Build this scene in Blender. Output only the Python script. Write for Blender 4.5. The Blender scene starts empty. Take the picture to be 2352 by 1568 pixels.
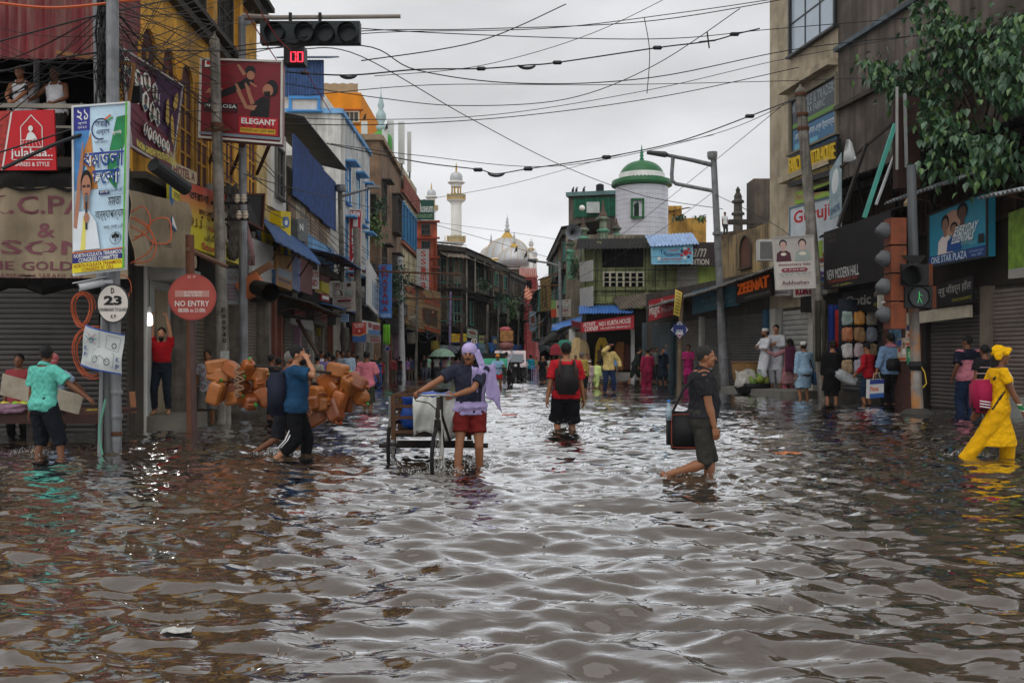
import bpy,bmesh,math,random
import numpy as np
from mathutils import Vector as V,Matrix,noise as mnoise
R=math.radians
random.seed(7);np.random.seed(7)
S=bpy.context.scene
COL=S.collection
# ---------------------------------------------------------------- camera, sky, sun, exposure
FOC=2221.0;HOR=812.0;CX=1176.0;CH=1.38 # lens and eye height in the units of the survey (2352 px wide frame)
cd=bpy.data.cameras.new('camera');cam=bpy.data.objects.new('camera',cd);COL.objects.link(cam)
cd.sensor_width=36;cd.lens=36*FOC/2352;cd.shift_y=(HOR-784)/2352
cd.clip_start=.05;cd.clip_end=3000
cam.location=(0,0,CH);cam.rotation_euler=(R(90),0,0)
S.camera=cam
w=bpy.data.worlds.new('World');S.world=w;w.use_nodes=True
nt=w.node_tree;nt.nodes.clear()
def wn(t,**k):
    n=nt.nodes.new(t)
    for a,b in k.items():setattr(n,a,b)
    return n
SUN_EL,SUN_AZ=58,200
sky=wn('ShaderNodeTexSky',sky_type='NISHITA',sun_disc=False,sun_elevation=R(SUN_EL),sun_rotation=R(SUN_AZ),air_density=1.6,dust_density=6.0,altitude=20)
hsv=wn('ShaderNodeHueSaturation');hsv.inputs['Saturation'].default_value=.07
nt.links.new(sky.outputs[0],hsv.inputs['Color'])
tc=wn('ShaderNodeTexCoord');mp=wn('ShaderNodeMapping');mp.inputs['Scale'].default_value=(1.2,1.2,3.2)
nz=wn('ShaderNodeTexNoise');nz.inputs['Scale'].default_value=2.0;nz.inputs['Detail'].default_value=5;nz.inputs['Roughness'].default_value=.5
nt.links.new(tc.outputs['Generated'],mp.inputs[0]);nt.links.new(mp.outputs[0],nz.inputs[0])
rp=wn('ShaderNodeMapRange');rp.inputs[1].default_value=.34;rp.inputs[2].default_value=.66;rp.inputs[3].default_value=8.0;rp.inputs[4].default_value=4.9
nt.links.new(nz.outputs[0],rp.inputs[0])
cb=wn('ShaderNodeCombineColor')
for i,k in enumerate((.985,1.0,1.03)):
    m=wn('ShaderNodeMath',operation='MULTIPLY');m.inputs[1].default_value=k
    nt.links.new(rp.outputs[0],m.inputs[0]);nt.links.new(m.outputs[0],cb.inputs[i])
mx=wn('ShaderNodeMix',data_type='RGBA');mx.inputs[0].default_value=.82 # thick cloud layer over the clear sky
nt.links.new(hsv.outputs[0],mx.inputs[6]);nt.links.new(cb.outputs[0],mx.inputs[7])
bg=wn('ShaderNodeBackground');bg.inputs[1].default_value=.137
wo=wn('ShaderNodeOutputWorld')
nt.links.new(mx.outputs[2],bg.inputs[0]);nt.links.new(bg.outputs[0],wo.inputs[0])
sl=bpy.data.lights.new('sun','SUN');sun=bpy.data.objects.new('sun',sl);COL.objects.link(sun)
sl.energy=.95;sl.angle=R(70);sl.color=(1,.97,.93)
sun.rotation_euler=(R(90-SUN_EL),0,R(180-SUN_AZ))
S.view_settings.view_transform='Standard';S.view_settings.look='None'
S.view_settings.exposure=0.0;S.view_settings.gamma=1.0;S.view_settings.use_curve_mapping=False
S.render.engine='CYCLES';S.cycles.use_denoising=True;S.cycles.max_bounces=6
S.cycles.diffuse_bounces=3;S.cycles.glossy_bounces=3;S.cycles.transparent_max_bounces=6
S.cycles.sample_clamp_indirect=6

# ---------------------------------------------------------------- survey helpers
def W(x,y,d):
    "point seen at frame position x,y standing d metres down the street"
    return V(((x-CX)/FOC*d,d,CH+(HOR-y)/FOC*d))
def DW(y):
    "distance of a point on the water surface seen at height y"
    return FOC*CH/(y-HOR)
def XX(x,d):return(x-CX)/FOC*d
def ZZ(y,d):return CH+(HOR-y)/FOC*d
def HX(h):
    h=h.lstrip('#');v=[int(h[i:i+2],16)/255 for i in(0,2,4)]
    return tuple((c/12.92 if c<=.04045 else((c+.055)/1.055)**2.4)for c in v)

# ---------------------------------------------------------------- materials
_M={}
def M(col,rough=.75,var=.22,sc=1.6,bump=.0,bsc=25.,streak=0.,scol=(.025,.022,.018),metal=0.,spec=.3,emit=0.,blot=0.,bcol=None,alpha=1.,sss=0.,chk=None):
    "procedural material: base colour with blotches, run-off streaks, wear and fine relief"
    if isinstance(col,str):col=HX(col)
    key=(col,rough,var,sc,bump,bsc,streak,scol,metal,spec,emit,blot,bcol,alpha,chk)
    if key in _M:return _M[key]
    m=bpy.data.materials.new('mat');m.use_nodes=True;T=m.node_tree;N=T.nodes;L=T.links
    b=N['Principled BSDF']
    b.inputs['Roughness'].default_value=rough;b.inputs['Metallic'].default_value=metal
    b.inputs['Specular IOR Level'].default_value=spec
    if alpha<1:b.inputs['Alpha'].default_value=alpha
    g=N.new('ShaderNodeNewGeometry')
    def noise(s,det=5,sx=(1,1,1)):
        n=N.new('ShaderNodeTexNoise');n.inputs['Scale'].default_value=s;n.inputs['Detail'].default_value=det;n.inputs['Roughness'].default_value=.62
        if sx!=(1,1,1):
            p=N.new('ShaderNodeMapping');p.inputs['Scale'].default_value=sx;L.new(g.outputs[0],p.inputs[0]);L.new(p.outputs[0],n.inputs[0])
        
        else:L.new(g.outputs[0],n.inputs[0])
        return n.outputs[0]
    
    def rng(i,a,bb,c,d):
        r=N.new('ShaderNodeMapRange');L.new(i,r.inputs[0])
        for k,v in enumerate((a,bb,c,d)):r.inputs[k+1].default_value=v
        return r.outputs[0]
    
    def mix(f,a,bb,mode='MIX'):
        x=N.new('ShaderNodeMix');x.data_type='RGBA';x.blend_type=mode
        for i,v in((0,f),(6,a),(7,bb)):
            if hasattr(v,'links')or hasattr(v,'is_linked'):L.new(v,x.inputs[i])
            elif i==0:x.inputs[0].default_value=v
            else:x.inputs[i].default_value=(*v,1)
        
        return x.outputs[2]
    
    c=col
    if chk: # woven or printed checks (second colour, cell size)
        k=N.new('ShaderNodeTexChecker');k.inputs['Scale'].default_value=chk[1];k.inputs[1].default_value=(*col,1);k.inputs[2].default_value=(*HX(chk[0]),1)
        L.new(g.outputs[0],k.inputs[0]);c=k.outputs[0]
    
    if var:
        f=rng(noise(sc),.3,.7,0,1)
        c=mix(f,tuple(x*(1-var)for x in col),tuple(min(1,x*(1+var*.55))for x in col))if not chk else mix(f,c,tuple(x*(1-var)for x in col))
    
    if blot:
        c=mix(rng(noise(sc*.55,7),.5,.62,0,blot),c,bcol or tuple(x*.35 for x in col))
    
    if streak:
        c=mix(rng(noise(sc*1.4,6,(2.2,2.2,.13)),.45,.72,0,streak),c,scol)
        c=mix(rng(noise(sc*.35,4),.5,.75,0,streak*.8),c,scol)
    
    if hasattr(c,'links')or hasattr(c,'is_linked'):L.new(c,b.inputs['Base Color'])
    else:b.inputs['Base Color'].default_value=(*c,1)
    if emit:
        b.inputs['Emission Color'].default_value=(*col,1);b.inputs['Emission Strength'].default_value=emit
    
    if bump:
        u=N.new('ShaderNodeBump');u.inputs['Strength'].default_value=min(1,bump);u.inputs['Distance'].default_value=.02*max(1,bump)
        L.new(noise(bsc,4),u.inputs['Height']);L.new(u.outputs[0],b.inputs['Normal'])
    
    _M[key]=m
    return m
def P(col,**k):return M(col,**dict(dict(rough=.5,var=.10,sc=3.),**k)) # print / paint
def CL(col,**k):return M(col,**dict(dict(rough=.9,var=.22,sc=7.,bump=.7,bsc=16.,spec=.15),**k)) # cloth
def PL(col,s=.6,**k):return M(col,**dict(dict(rough=.9,var=.4,sc=1.0,streak=s,bump=.4,bsc=9.,blot=.6),**k)) # weathered plaster
def MT(col,**k):return M(col,**dict(dict(rough=.5,var=.3,sc=5.,metal=.0,spec=.5,blot=.3),**k)) # painted metal
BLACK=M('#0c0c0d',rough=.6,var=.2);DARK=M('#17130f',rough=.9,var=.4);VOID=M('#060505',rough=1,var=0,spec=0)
RUST=M('#5a3a28',rough=.85,var=.5,sc=6,bump=.4);WOOD=M('#4d3320',rough=.8,var=.45,sc=5,bump=.3);GREYM=MT('#7d7f80')
GLASS=M('#141a1d',rough=.12,var=.25,spec=.6)

# ---------------------------------------------------------------- objects
def root_loc(o):
    while o.parent:o=o.parent
    return o.location
def thing(name,label,cat,loc,group=None):
    o=bpy.data.objects.new(name,None);COL.objects.link(o);o.location=loc;o.empty_display_size=.1
    o['label']=label;o['category']=cat
    if group:o['group']=group
    return o
def tag(o,label,cat,group=None,kind=None):
    if label:o['label']=label
    if cat:o['category']=cat
    if group:o['group']=group
    if kind:o['kind']=kind
    return o
class MB:
    "collects shapes in world coordinates; build() links them as one mesh"
    def __init__(s):s.v=[];s.f=[];s.m=[];s.cm=0;s.sm=False
    def add(s,vs,fs):
        n=len(s.v);s.v+=[tuple(p)for p in vs];s.f+=[tuple(i+n for i in f)for f in fs];s.m+=[s.cm]*len(fs);return s
    
    def obox(s,c,a,b,d):
        c,a,b,d=V(c),V(a),V(b),V(d)
        s.add([c+a*i+b*j+d*k for k in(-1,1)for j in(-1,1)for i in(-1,1)],[(0,2,3,1),(4,5,7,6),(0,1,5,4),(2,6,7,3),(0,4,6,2),(1,3,7,5)]);return s
    
    def box(s,c,z,rz=0):
        q=Matrix.Rotation(rz,3,'Z');return s.obox(c,q@V((z[0]/2,0,0)),q@V((0,z[1]/2,0)),V((0,0,z[2]/2)))
    
    def bar(s,p0,p1,wd,th=None,up=V((0,0,1))):
        p0,p1=V(p0),V(p1);a=(p1-p0);l=a.length
        if l<1e-6:return s
        a/=l;b=a.cross(V(up))
        if b.length<.01:b=a.cross(V((0,1,0)))
        b.normalize();d=a.cross(b);return s.obox((p0+p1)/2,a*l/2,b*wd/2,d*(th or wd)/2)
    
    def tube(s,pts,r,n=6,cap=True):
        pts=[V(p)for p in pts];rr=r if hasattr(r,'__len__')else[r]*len(pts);vs=[];k=len(pts);pb=None
        for i,p in enumerate(pts):
            t=(pts[min(i+1,k-1)]-pts[max(i-1,0)])
            if t.length<1e-9:t=V((0,0,1))
            t.normalize()
            if pb is None:
                b=t.cross(V((0,0,1)))
                if b.length<.05:b=t.cross(V((0,1,0)))
            
            else:b=pb-t*pb.dot(t)
            b.normalize();pb=b;c=t.cross(b)
            vs+=[p+(b*math.cos(2*math.pi*j/n)+c*math.sin(2*math.pi*j/n))*rr[i]for j in range(n)]
        
        fs=[(i*n+j,i*n+(j+1)%n,(i+1)*n+(j+1)%n,(i+1)*n+j)for i in range(k-1)for j in range(n)]
        if cap:fs+=[tuple(range(n-1,-1,-1)),tuple((k-1)*n+j for j in range(n))]
        return s.add(vs,fs)
    
    def cyl(s,p0,p1,r0,r1=None,n=12):return s.tube([p0,p1],[r0,r0 if r1 is None else r1],n)
    def lathe(s,prof,c,n=20,sx=1,sy=1):
        c=V(c);vs=[];k=len(prof)
        for r,z in prof:vs+=[c+V((r*sx*math.cos(2*math.pi*j/n),r*sy*math.sin(2*math.pi*j/n),z))for j in range(n)]
        fs=[(i*n+j,i*n+(j+1)%n,(i+1)*n+(j+1)%n,(i+1)*n+j)for i in range(k-1)for j in range(n)]
        fs+=[tuple(range(n-1,-1,-1)),tuple((k-1)*n+j for j in range(n))]
        return s.add(vs,fs)
    
    def prism(s,pts,vec):
        pts=[V(p)for p in pts];vec=V(vec);n=len(pts)
        s.add(pts+[p+vec for p in pts],[tuple(range(n)),tuple(range(2*n-1,n-1,-1))]+[(i,i+n,(i+1)%n+n,(i+1)%n)for i in range(n)]);return s
    
    def ell(s,c,r,n=12,q=None):
        c=V(c);m=n//2;vs=[]
        for i in range(m+1):
            a=math.pi*i/m
            for j in range(n):
                p=V((r[0]*math.sin(a)*math.cos(2*math.pi*j/n),r[1]*math.sin(a)*math.sin(2*math.pi*j/n),r[2]*math.cos(a)))
                vs.append(c+(q@p if q else p))
                
        return s.add(vs,[(i*n+j,(i+1)*n+j,(i+1)*n+(j+1)%n,i*n+(j+1)%n)for i in range(m)for j in range(n)])
    
    def sheet(s,rows,th=0.):
        "grid of points, rows of equal length; th gives thickness along the mean normal"
        a=len(rows);b=len(rows[0]);vs=[V(p)for r in rows for p in r]
        fs=[(i*b+j,i*b+j+1,(i+1)*b+j+1,(i+1)*b+j)for i in range(a-1)for j in range(b-1)]
        if th:
            nn=(vs[b-1]-vs[0]).cross(vs[(a-1)*b]-vs[0]).normalized()*th
            k=a*b;ring=list(range(b))+[i*b+b-1 for i in range(1,a)]+[(a-1)*b+j for j in range(b-2,-1,-1)]+[i*b for i in range(a-2,0,-1)]
            fs2=[tuple(reversed([q+k for q in f]))for f in fs];n=len(ring)
            fs=fs+fs2+[(ring[(i+1)%n],ring[i],ring[i]+k,ring[(i+1)%n]+k)for i in range(n)]
            vs=vs+[p-nn for p in vs]
        
        return s.add(vs,fs)
    
    def corr(s,p,u,v,n,amp,th=.004,wob=0):
        "corrugated sheet: n waves across u, running along v"
        p,u,v=V(p),V(u),V(v);nn=u.cross(v).normalized();k=n*4
        rows=[[p+u*(j/k)+v*(i/3)+nn*(amp*math.sin(j*math.pi/2)+wob*math.sin(j*.37+i*2.1))for j in range(k+1)]for i in range(4)]
        return s.sheet(rows,th)
    
    def build(s,name,mat,parent=None,smooth=False):
        me=bpy.data.meshes.new(name);off=root_loc(parent)if parent else V((0,0,0))
        me.from_pydata([(p[0]-off[0],p[1]-off[1],p[2]-off[2])for p in s.v],[],s.f)
        for x in(mat if isinstance(mat,(list,tuple))else[mat]):me.materials.append(x)
        if any(s.m):me.polygons.foreach_set('material_index',s.m)
        if smooth:me.polygons.foreach_set('use_smooth',[True]*len(me.polygons))
        o=bpy.data.objects.new(name,me);COL.objects.link(o)
        if parent:o.parent=parent
        return o
def inst(name,me,parent,loc,rz=0,scale=None):
    o=bpy.data.objects.new(name,me);COL.objects.link(o);o.parent=parent;o.location=V(loc)-root_loc(parent);o.rotation_euler=(0,0,rz)
    if scale:o.scale=scale
    return o
def lathe_at(c,prof,n=20):return MB().lathe(prof,c,n)

class Fac:
    "a facade line on the ground from a to b; u runs along it, o stands out towards the street, z is height above the water"
    def __init__(s,a,b,side=None):
        s.a,s.b=V((*a,0)),V((*b,0));s.t=(s.b-s.a).normalized();s.L=(s.b-s.a).length
        s.n=V((s.t.y,-s.t.x,0))
        if(s.n.dot(-s.a)<0)if side is None else side:s.n=-s.n
        s.rz=math.atan2(s.t.y,s.t.x)
    
    def P(s,u,z,o=0):p=s.a+s.t*u+s.n*o;return V((p.x,p.y,z))
    def px(s,x,y,o=0):
        r=V(((x-CX)/FOC,1,(HOR-y)/FOC));a=s.a+s.n*o;k=a.dot(s.n)/r.dot(s.n);p=r*k
        return(p-a).dot(s.t),p.z+CH
    
    def box(s,mb,u0,u1,z0,z1,o0,o1):
        mb.obox(s.P((u0+u1)/2,(z0+z1)/2,(o0+o1)/2),s.t*(u1-u0)/2,s.n*(o1-o0)/2,V((0,0,(z1-z0)/2)));return mb

# ---------------------------------------------------------------- lettering and printed panels
_T={}
def text_mesh(body,bold):
    k=(body,bold)
    if k not in _T:
        cu=bpy.data.curves.new('t','FONT');cu.body=body;cu.offset=bold*.6;cu.resolution_u=2;cu.align_x='CENTER'
        o=bpy.data.objects.new('t',cu);me=bpy.data.meshes.new_from_object(o)
        vs=np.zeros(len(me.vertices)*3);me.vertices.foreach_get('co',vs);vs=vs.reshape(-1,3)[:,:2]
        fs=[tuple(p.vertices)for p in me.polygons]
        bpy.data.objects.remove(o);bpy.data.curves.remove(cu);bpy.data.meshes.remove(me)
        if len(vs):lo=vs.min(0);vs=(vs-lo)/np.maximum(vs.max(0)-lo,1e-6)
        _T[k]=(vs,fs)
    
    return _T[k]
class Panel:
    "flat or slightly bent board with printed shapes and lettering; s runs left to right, t top to bottom, both 0..1"
    def __init__(p,TL,TR,BR,BL,face,th=.03,name='signboard',label=None,cat='sign',group=None,back=None,warp=None,grid=(1,1),parent=None,frame=None,fw=.04):
        p.c=[V(TL),V(TR),V(BR),V(BL)];p.n=(p.c[1]-p.c[0]).cross(p.c[3]-p.c[0]).normalized()
        ctr=sum(p.c,V())/4
        if p.n.dot(V((0,0,CH))-ctr)<0:p.n=-p.n
        p.warp=warp;p.lay=0;p.o=parent or thing(name,label,cat,(ctr.x,ctr.y,min(q.z for q in p.c)),group)
        if warp and grid==(1,1):grid=(10,10)
        gx,gy=grid;mb=MB()
        rows=[[p.pt(i/gx,j/gy)for i in range(gx+1)]for j in range(gy+1)]
        mb.sheet(rows)
        back_rows=[[q-p.n*th for q in r]for r in rows];k=len(mb.v);mb.sheet([r[::-1]for r in back_rows])
        ring=lambda rw:rw[0]+[r[-1]for r in rw[1:]]+rw[-1][-2::-1]+[r[0]for r in rw[-2:0:-1]]
        a,b=ring(rows),ring(back_rows);mb.sheet([a+[a[0]],b+[b[0]]])
        p.board=mb.build('board',face,p.o,smooth=bool(warp))
        p.sh=MB();p.mats=[]
        if frame:
            m2=MB()
            for a,b in((0,1),(1,2),(2,3),(3,0)):
                d=(p.c[b]-p.c[a]).normalized();m2.bar(p.c[a]-d*fw/2+p.n*(.012 if a%2 else .014),p.c[b]+d*fw/2+p.n*(.012 if a%2 else .014),fw,fw,up=p.n)
            
            m2.build('frame',frame,p.o)
        
    def pt(p,s,t,off=0):
        a=p.c[0].lerp(p.c[1],s);b=p.c[3].lerp(p.c[2],s);q=a.lerp(b,t)
        if p.warp:q=q+p.n*p.warp(s,t)
        return q+p.n*off
    
    def _m(p,mat):
        if mat not in p.mats:p.mats.append(mat)
        return p.mats.index(mat)
    
    def poly(p,pts,mat):
        p.lay+=1;p.sh.cm=p._m(mat);o=.003+.0012*p.lay
        p.sh.add([p.pt(s,t,o)for s,t in pts],[tuple(range(len(pts)))]);return p
    
    def rect(p,s0,t0,s1,t1,mat):
        n=8 if p.warp else 1;p.lay+=1;p.sh.cm=p._m(mat);o=.003+.0012*p.lay
        p.sh.sheet([[p.pt(s0+(s1-s0)*i/n,t0+(t1-t0)*j/n,o)for i in range(n+1)]for j in range(n+1)]);return p
    
    def oval(p,s,t,rs,rt,mat,n=18):return p.poly([(s+rs*math.cos(2*math.pi*i/n),t+rt*math.sin(2*math.pi*i/n))for i in range(n)],mat)
    def ring(p,s,t,rs,rt,wd,mat,n=24,f=(0,1)):
        p.lay+=1;p.sh.cm=p._m(mat);o=.003+.0012*p.lay;vs=[];m=n
        for i in range(n+1):
            a=2*math.pi*(f[0]+(f[1]-f[0])*i/n)
            vs+=[p.pt(s+rs*k*math.cos(a),t+rt*k*math.sin(a),o)for k in(1,1-wd)]
        
        p.sh.add(vs,[(2*i,2*i+1,2*i+3,2*i+2)for i in range(n)]);return p
    
    def line(p,pts,wd,mat):
        "wd as a share of the panel's width"
        ar=(p.c[1]-p.c[0]).length/max(.01,(p.c[3]-p.c[0]).length)
        for(s0,t0),(s1,t1)in zip(pts,pts[1:]):
            dx,dy=s1-s0,(t1-t0)/ar;l=math.hypot(dx,dy)or 1;nx,ny=-dy/l*wd/2,dx/l*wd/2*ar
            p.poly([(s0+nx,t0+ny),(s1+nx,t1+ny),(s1-nx,t1-ny),(s0-nx,t0-ny)],mat)
        
        return p
    
    def text(p,body,s0,t0,s1,t1,mat,bold=.0,sl=0.,raised=0.):
        vs,fs=text_mesh(body,bold);p.lay+=1;o=.004+.0012*p.lay+raised
        mb=MB();mb.add([p.pt(s0+(s1-s0)*(x+sl*y),t1+(t0-t1)*y,o)for x,y in vs],fs)
        if raised:
            n=len(vs);mb.v+=[tuple(V(q)-p.n*raised)for q in mb.v];ed={}
            for f in fs:
                for a,b in zip(f,f[1:]+f[:1]):ed[(a,b)]=1
            
            sd=[(a,b,b+n,a+n)for a,b in ed if(b,a)not in ed];mb.f+=sd;mb.m+=[0]*len(sd)
        
        mb.build('lettering',mat,p.o);return p
    
    def done(p):
        if p.sh.f:p.sh.build('print',p.mats,p.o)
        return p
def figure(p,s,t,w,h,top,skin,hair,lean=0):
    "printed half-length person: shoulders, neck, head and hair inside the box s..s+w, t..t+h"
    p.poly([(s,t+h),(s+.06*w,t+.62*h),(s+.3*w,t+.5*h),(s+.7*w,t+.5*h),(s+.94*w,t+.62*h),(s+w,t+h)],top)
    p.rect(s+.4*w+lean*w,t+.36*h,s+.6*w+lean*w,t+.53*h,skin)
    p.oval(s+(.5+lean)*w,t+.19*h,.25*w,.2*h,hair);p.oval(s+(.5+lean)*w,t+.25*h,.19*w,.17*h,skin)

def slat_curtain(parent,F,u0,u1,z0,z1,pitch,mat,o=0.,each=True,name='slat',bow=.02):
    "roller shutter: separate bowed slats, one mesh shared"
    n=max(1,int(round((z1-z0)/pitch)));pt=(z1-z0)/n;L=u1-u0
    prof=[(0,0),(bow*.6,.06),(bow,.35),(bow,.6),(bow*.5,.88),(0,.93)]
    def one(mb,base,zb):
        vs=[]
        for uu in(u0,u1):vs+=[(F.P(uu,zb+q*pt,o+a)-base)for a,q in prof]
        k=len(prof);mb.add(vs,[(i,i+1,k+i+1,k+i)for i in range(k-1)])
    
    if each:
        base=F.P(u0,z0,0);mb=MB();one(mb,base,z0);src=mb.build(name,mat);me=src.data;bpy.data.objects.remove(src)
        for i in range(n):inst(name,me,parent,base+V((0,0,i*pt)))
    
    else:
        mb=MB()
        for i in range(n):one(mb,V((0,0,0)),z0+i*pt)
        mb.build('shutter_curtain',mat,parent)

def window(bld,F,u0,u1,z0,z1,frame,pane=None,o=0.,bars=(1,1),shade=None,sill=True,fw=.07,depth=.09,shut=None,arch=False):
    "window part with pane and frame; shut = louvred shutters instead of glass"
    pane=pane or GLASS;mb=MB();d=depth
    F.box(mb,u0-fw,u0,z0,z1,o,o+d);F.box(mb,u1,u1+fw,z0,z1,o,o+d)
    if not arch:F.box(mb,u0-fw,u1+fw,z1,z1+fw,o,o+d+.01)
    else:
        c=(u0+u1)/2;r=(u1-u0)/2;n=8;pts=[]
        for i in range(n):
            a,b=math.pi*i/n,math.pi*(i+1)/n
            mb.prism([F.P(c+r*math.cos(a),z1+r*1.05*math.sin(a),o),F.P(c+(r+fw)*math.cos(a),z1+(r+fw)*1.05*math.sin(a),o),
                      F.P(c+(r+fw)*math.cos(b),z1+(r+fw)*1.05*math.sin(b),o),F.P(c+r*math.cos(b),z1+r*1.05*math.sin(b),o)],F.n*(d+.02))
        
    if sill:F.box(mb,u0-fw*1.6,u1+fw*1.6,z0-.07,z0,o,o+d+.06)
    wob=mb.build('window',frame,bld)
    pb=MB()
    if arch:
        c=(u0+u1)/2;r=(u1-u0)/2
        pb.prism([F.P(u0,z0,o+.012),F.P(u1,z0,o+.012)]+[F.P(c+r*math.cos(math.pi*i/8),z1+r*1.05*math.sin(math.pi*i/8),o+.012)for i in range(9)],F.n*.012)
    
    else:F.box(pb,u0,u1,z0,z1,o+.008,o+.022)
    pb.build('pane',pane if not shut else DARK,wob)
    if shut:
        k=2;wd=(u1-u0)/k
        for i in range(k):
            sb=MB();a=u0+i*wd+.02;b=a+wd-.04
            F.box(sb,a,b,z0+.02,z1-.02,o+.024,o+.05)
            nl=max(3,int((z1-z0)/.16))
            for j in range(nl):zz=z0+.08+(z1-z0-.16)*j/nl;F.box(sb,a+.05,b-.05,zz,zz+.05,o+.05,o+.068)
            sb.build('shutter_leaf',shut,wob)
        
    elif bars!=(0,0):
        gb=MB()
        for i in range(1,bars[0]+1):uu=u0+(u1-u0)*i/(bars[0]+1);F.box(gb,uu-.022,uu+.022,z0,z1,o+.022,o+.05)
        for j in range(1,bars[1]+1):zz=z0+(z1-z0)*j/(bars[1]+1);F.box(gb,u0,u1,zz-.02,zz+.02,o+.022,o+.047)
        gb.build('glazing_bar',frame,wob)
    
    if shade:
        h=MB();F.box(h,u0-.2,u1+.2,z1+fw+(.5*(u1-u0)if arch else 0)+.06,z1+fw+(.5*(u1-u0)if arch else 0)+.13,o,o+.5);h.build('sunshade',shade,bld)
    
    return wob
def block(name,label,cat,pts,z0,z1,mat,group=None,cornice=None):
    "building body from a footprint polygon"
    c=V((sum(p[0]for p in pts)/len(pts),sum(p[1]for p in pts)/len(pts),z0))
    b=thing(name,label,cat,c,group);mb=MB();mb.prism([(p[0],p[1],z0)for p in pts],(0,0,z1-z0));mb.build('wall',mat,b)
    return b
# ================================================================ flood water, road bed, pavements
WADERS=[] # (X, Y, strength) of everything that stirs the water, filled from a fixed list
def stir(x,y,s=1.):d=DW(y);WADERS.append((XX(x,d),d,s))
for a in((1067,1062,1.2),(1105,1055,1.),(1005,1085,.8),(900,1052,.6),(1290,990,1.6),(1308,992,1.2),(1565,1092,1.2),(1605,1095,.9),(650,1043,1.2),(675,1040,.8),
          (75,1040,.9),(150,1035,.9),(830,943,.7),(1400,902,.5),(2230,1048,1.),(2305,1055,1.),(447,1008,.4),(262,1036,.5),(1490,893,.4),(1145,888,.5),(640,1003,.6),(2225,945,.4)):stir(*a)
def build_water():
    rs=np.random.RandomState(3)
    rows=[2.2]
    while rows[-1]<150:rows.append(rows[-1]*1.0052+.001)
    rows=np.array(rows+[220,420,900]);na=460
    an=np.tan(np.linspace(-R(40),R(40),na))
    Y=np.repeat(rows[:,None],na,1);X=an[None,:]*Y
    Z=np.zeros_like(X)
    k=0
    for lam,amp,cnt in((3.4,.008,5),(1.6,.008,8),(.8,.0075,12),(.42,.0062,16),(.24,.0042,20),(.15,.0022,18)):
        for i in range(cnt):
            l=lam*(1+.5*(rs.rand()-.5));th=rs.normal(R(84),R(25));ph=rs.rand()*6.28
            kx,ky=math.cos(th)*6.28/l,math.sin(th)*6.28/l
            wob=1.1*np.sin(X*.35*(1+.3*rs.rand())/l+rs.rand()*6)+.8*np.sin(Y*.23/l+rs.rand()*6)
            fade=np.clip(1.35-Y*.0042/l,0,1)
            s=np.sin(kx*X+ky*Y+ph+wob)
            Z+=amp*(.6+.8*rs.rand())/math.sqrt(cnt)*1.5*fade*(s+.28*s*s*np.sign(s))
        
    calm=.55+.45*np.sin(X*.31+1.3*np.sin(Y*.21))*np.sin(Y*.17+.9*np.sin(X*.13+2));calm=.62+.5*calm
    Z*=calm*np.clip(.55+8./Y,.5,1.15)
    for x,y,s in WADERS: # rings and chop around legs and wheels
        r=np.hypot(X-x,(Y-y));e=np.exp(-(r/(.75*s+.25))**2)
        Z+=s*e*(.011*np.sin(r*17-1+.8*np.sin(X*7+Y*3))+.008*np.sin(X*19+Y*9+x+1.5*np.sin(Y*6))*np.sin(Y*23-X*5+1.3*np.sin(X*8)))+.012*s*np.exp(-(r/.28)**2)
    
    n,m=X.shape;vs=np.stack([X,Y,Z],-1).reshape(-1,3)
    idx=np.arange(n*m).reshape(n,m);q=np.stack([idx[:-1,:-1],idx[:-1,1:],idx[1:,1:],idx[1:,:-1]],-1).reshape(-1,4)
    me=bpy.data.meshes.new('water');me.vertices.add(len(vs));me.vertices.foreach_set('co',vs.ravel())
    me.loops.add(q.size);me.loops.foreach_set('vertex_index',q.ravel());me.polygons.add(len(q))
    me.polygons.foreach_set('loop_start',np.arange(0,q.size,4));me.polygons.foreach_set('loop_total',np.full(len(q),4))
    me.update();me.polygons.foreach_set('use_smooth',[True]*len(q))
    o=bpy.data.objects.new('water',me);COL.objects.link(o);o['kind']='structure'
    m=bpy.data.materials.new('flood_water');m.use_nodes=True;T=m.node_tree;N=T.nodes;L=T.links;b=N['Principled BSDF']
    g=N.new('ShaderNodeNewGeometry');N.remove(b)
    n1=N.new('ShaderNodeTexNoise');n1.inputs['Scale'].default_value=.5;n1.inputs['Detail'].default_value=5;L.new(g.outputs[0],n1.inputs[0])
    cr=N.new('ShaderNodeMix');cr.data_type='RGBA';cr.inputs[6].default_value=(.042,.028,.017,1);cr.inputs[7].default_value=(.068,.047,.03,1);L.new(n1.outputs[0],cr.inputs[0])
    p=N.new('ShaderNodeMapping');p.inputs['Scale'].default_value=(.62,1.35,1);L.new(g.outputs[0],p.inputs[0])
    n2=N.new('ShaderNodeTexNoise');n2.inputs['Scale'].default_value=6.5;n2.inputs['Detail'].default_value=2.5;n2.inputs['Distortion'].default_value=.6;L.new(p.outputs[0],n2.inputs[0])
    bu=N.new('ShaderNodeBump');bu.inputs['Strength'].default_value=.4;bu.inputs['Distance'].default_value=.03;L.new(n2.outputs[0],bu.inputs['Height'])
    df=N.new('ShaderNodeBsdfDiffuse');gl=N.new('ShaderNodeBsdfGlossy');gl.inputs['Roughness'].default_value=.04;gl.inputs['Color'].default_value=(.96,.97,.98,1);L.new(cr.outputs[2],df.inputs['Color']) # silty body under a reflecting skin
    fr=N.new('ShaderNodeFresnel');fr.inputs['IOR'].default_value=1.36;mu=N.new('ShaderNodeMath');mu.operation='MULTIPLY';mu.inputs[1].default_value=2.9;mu.use_clamp=True;L.new(fr.outputs[0],mu.inputs[0])
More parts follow.
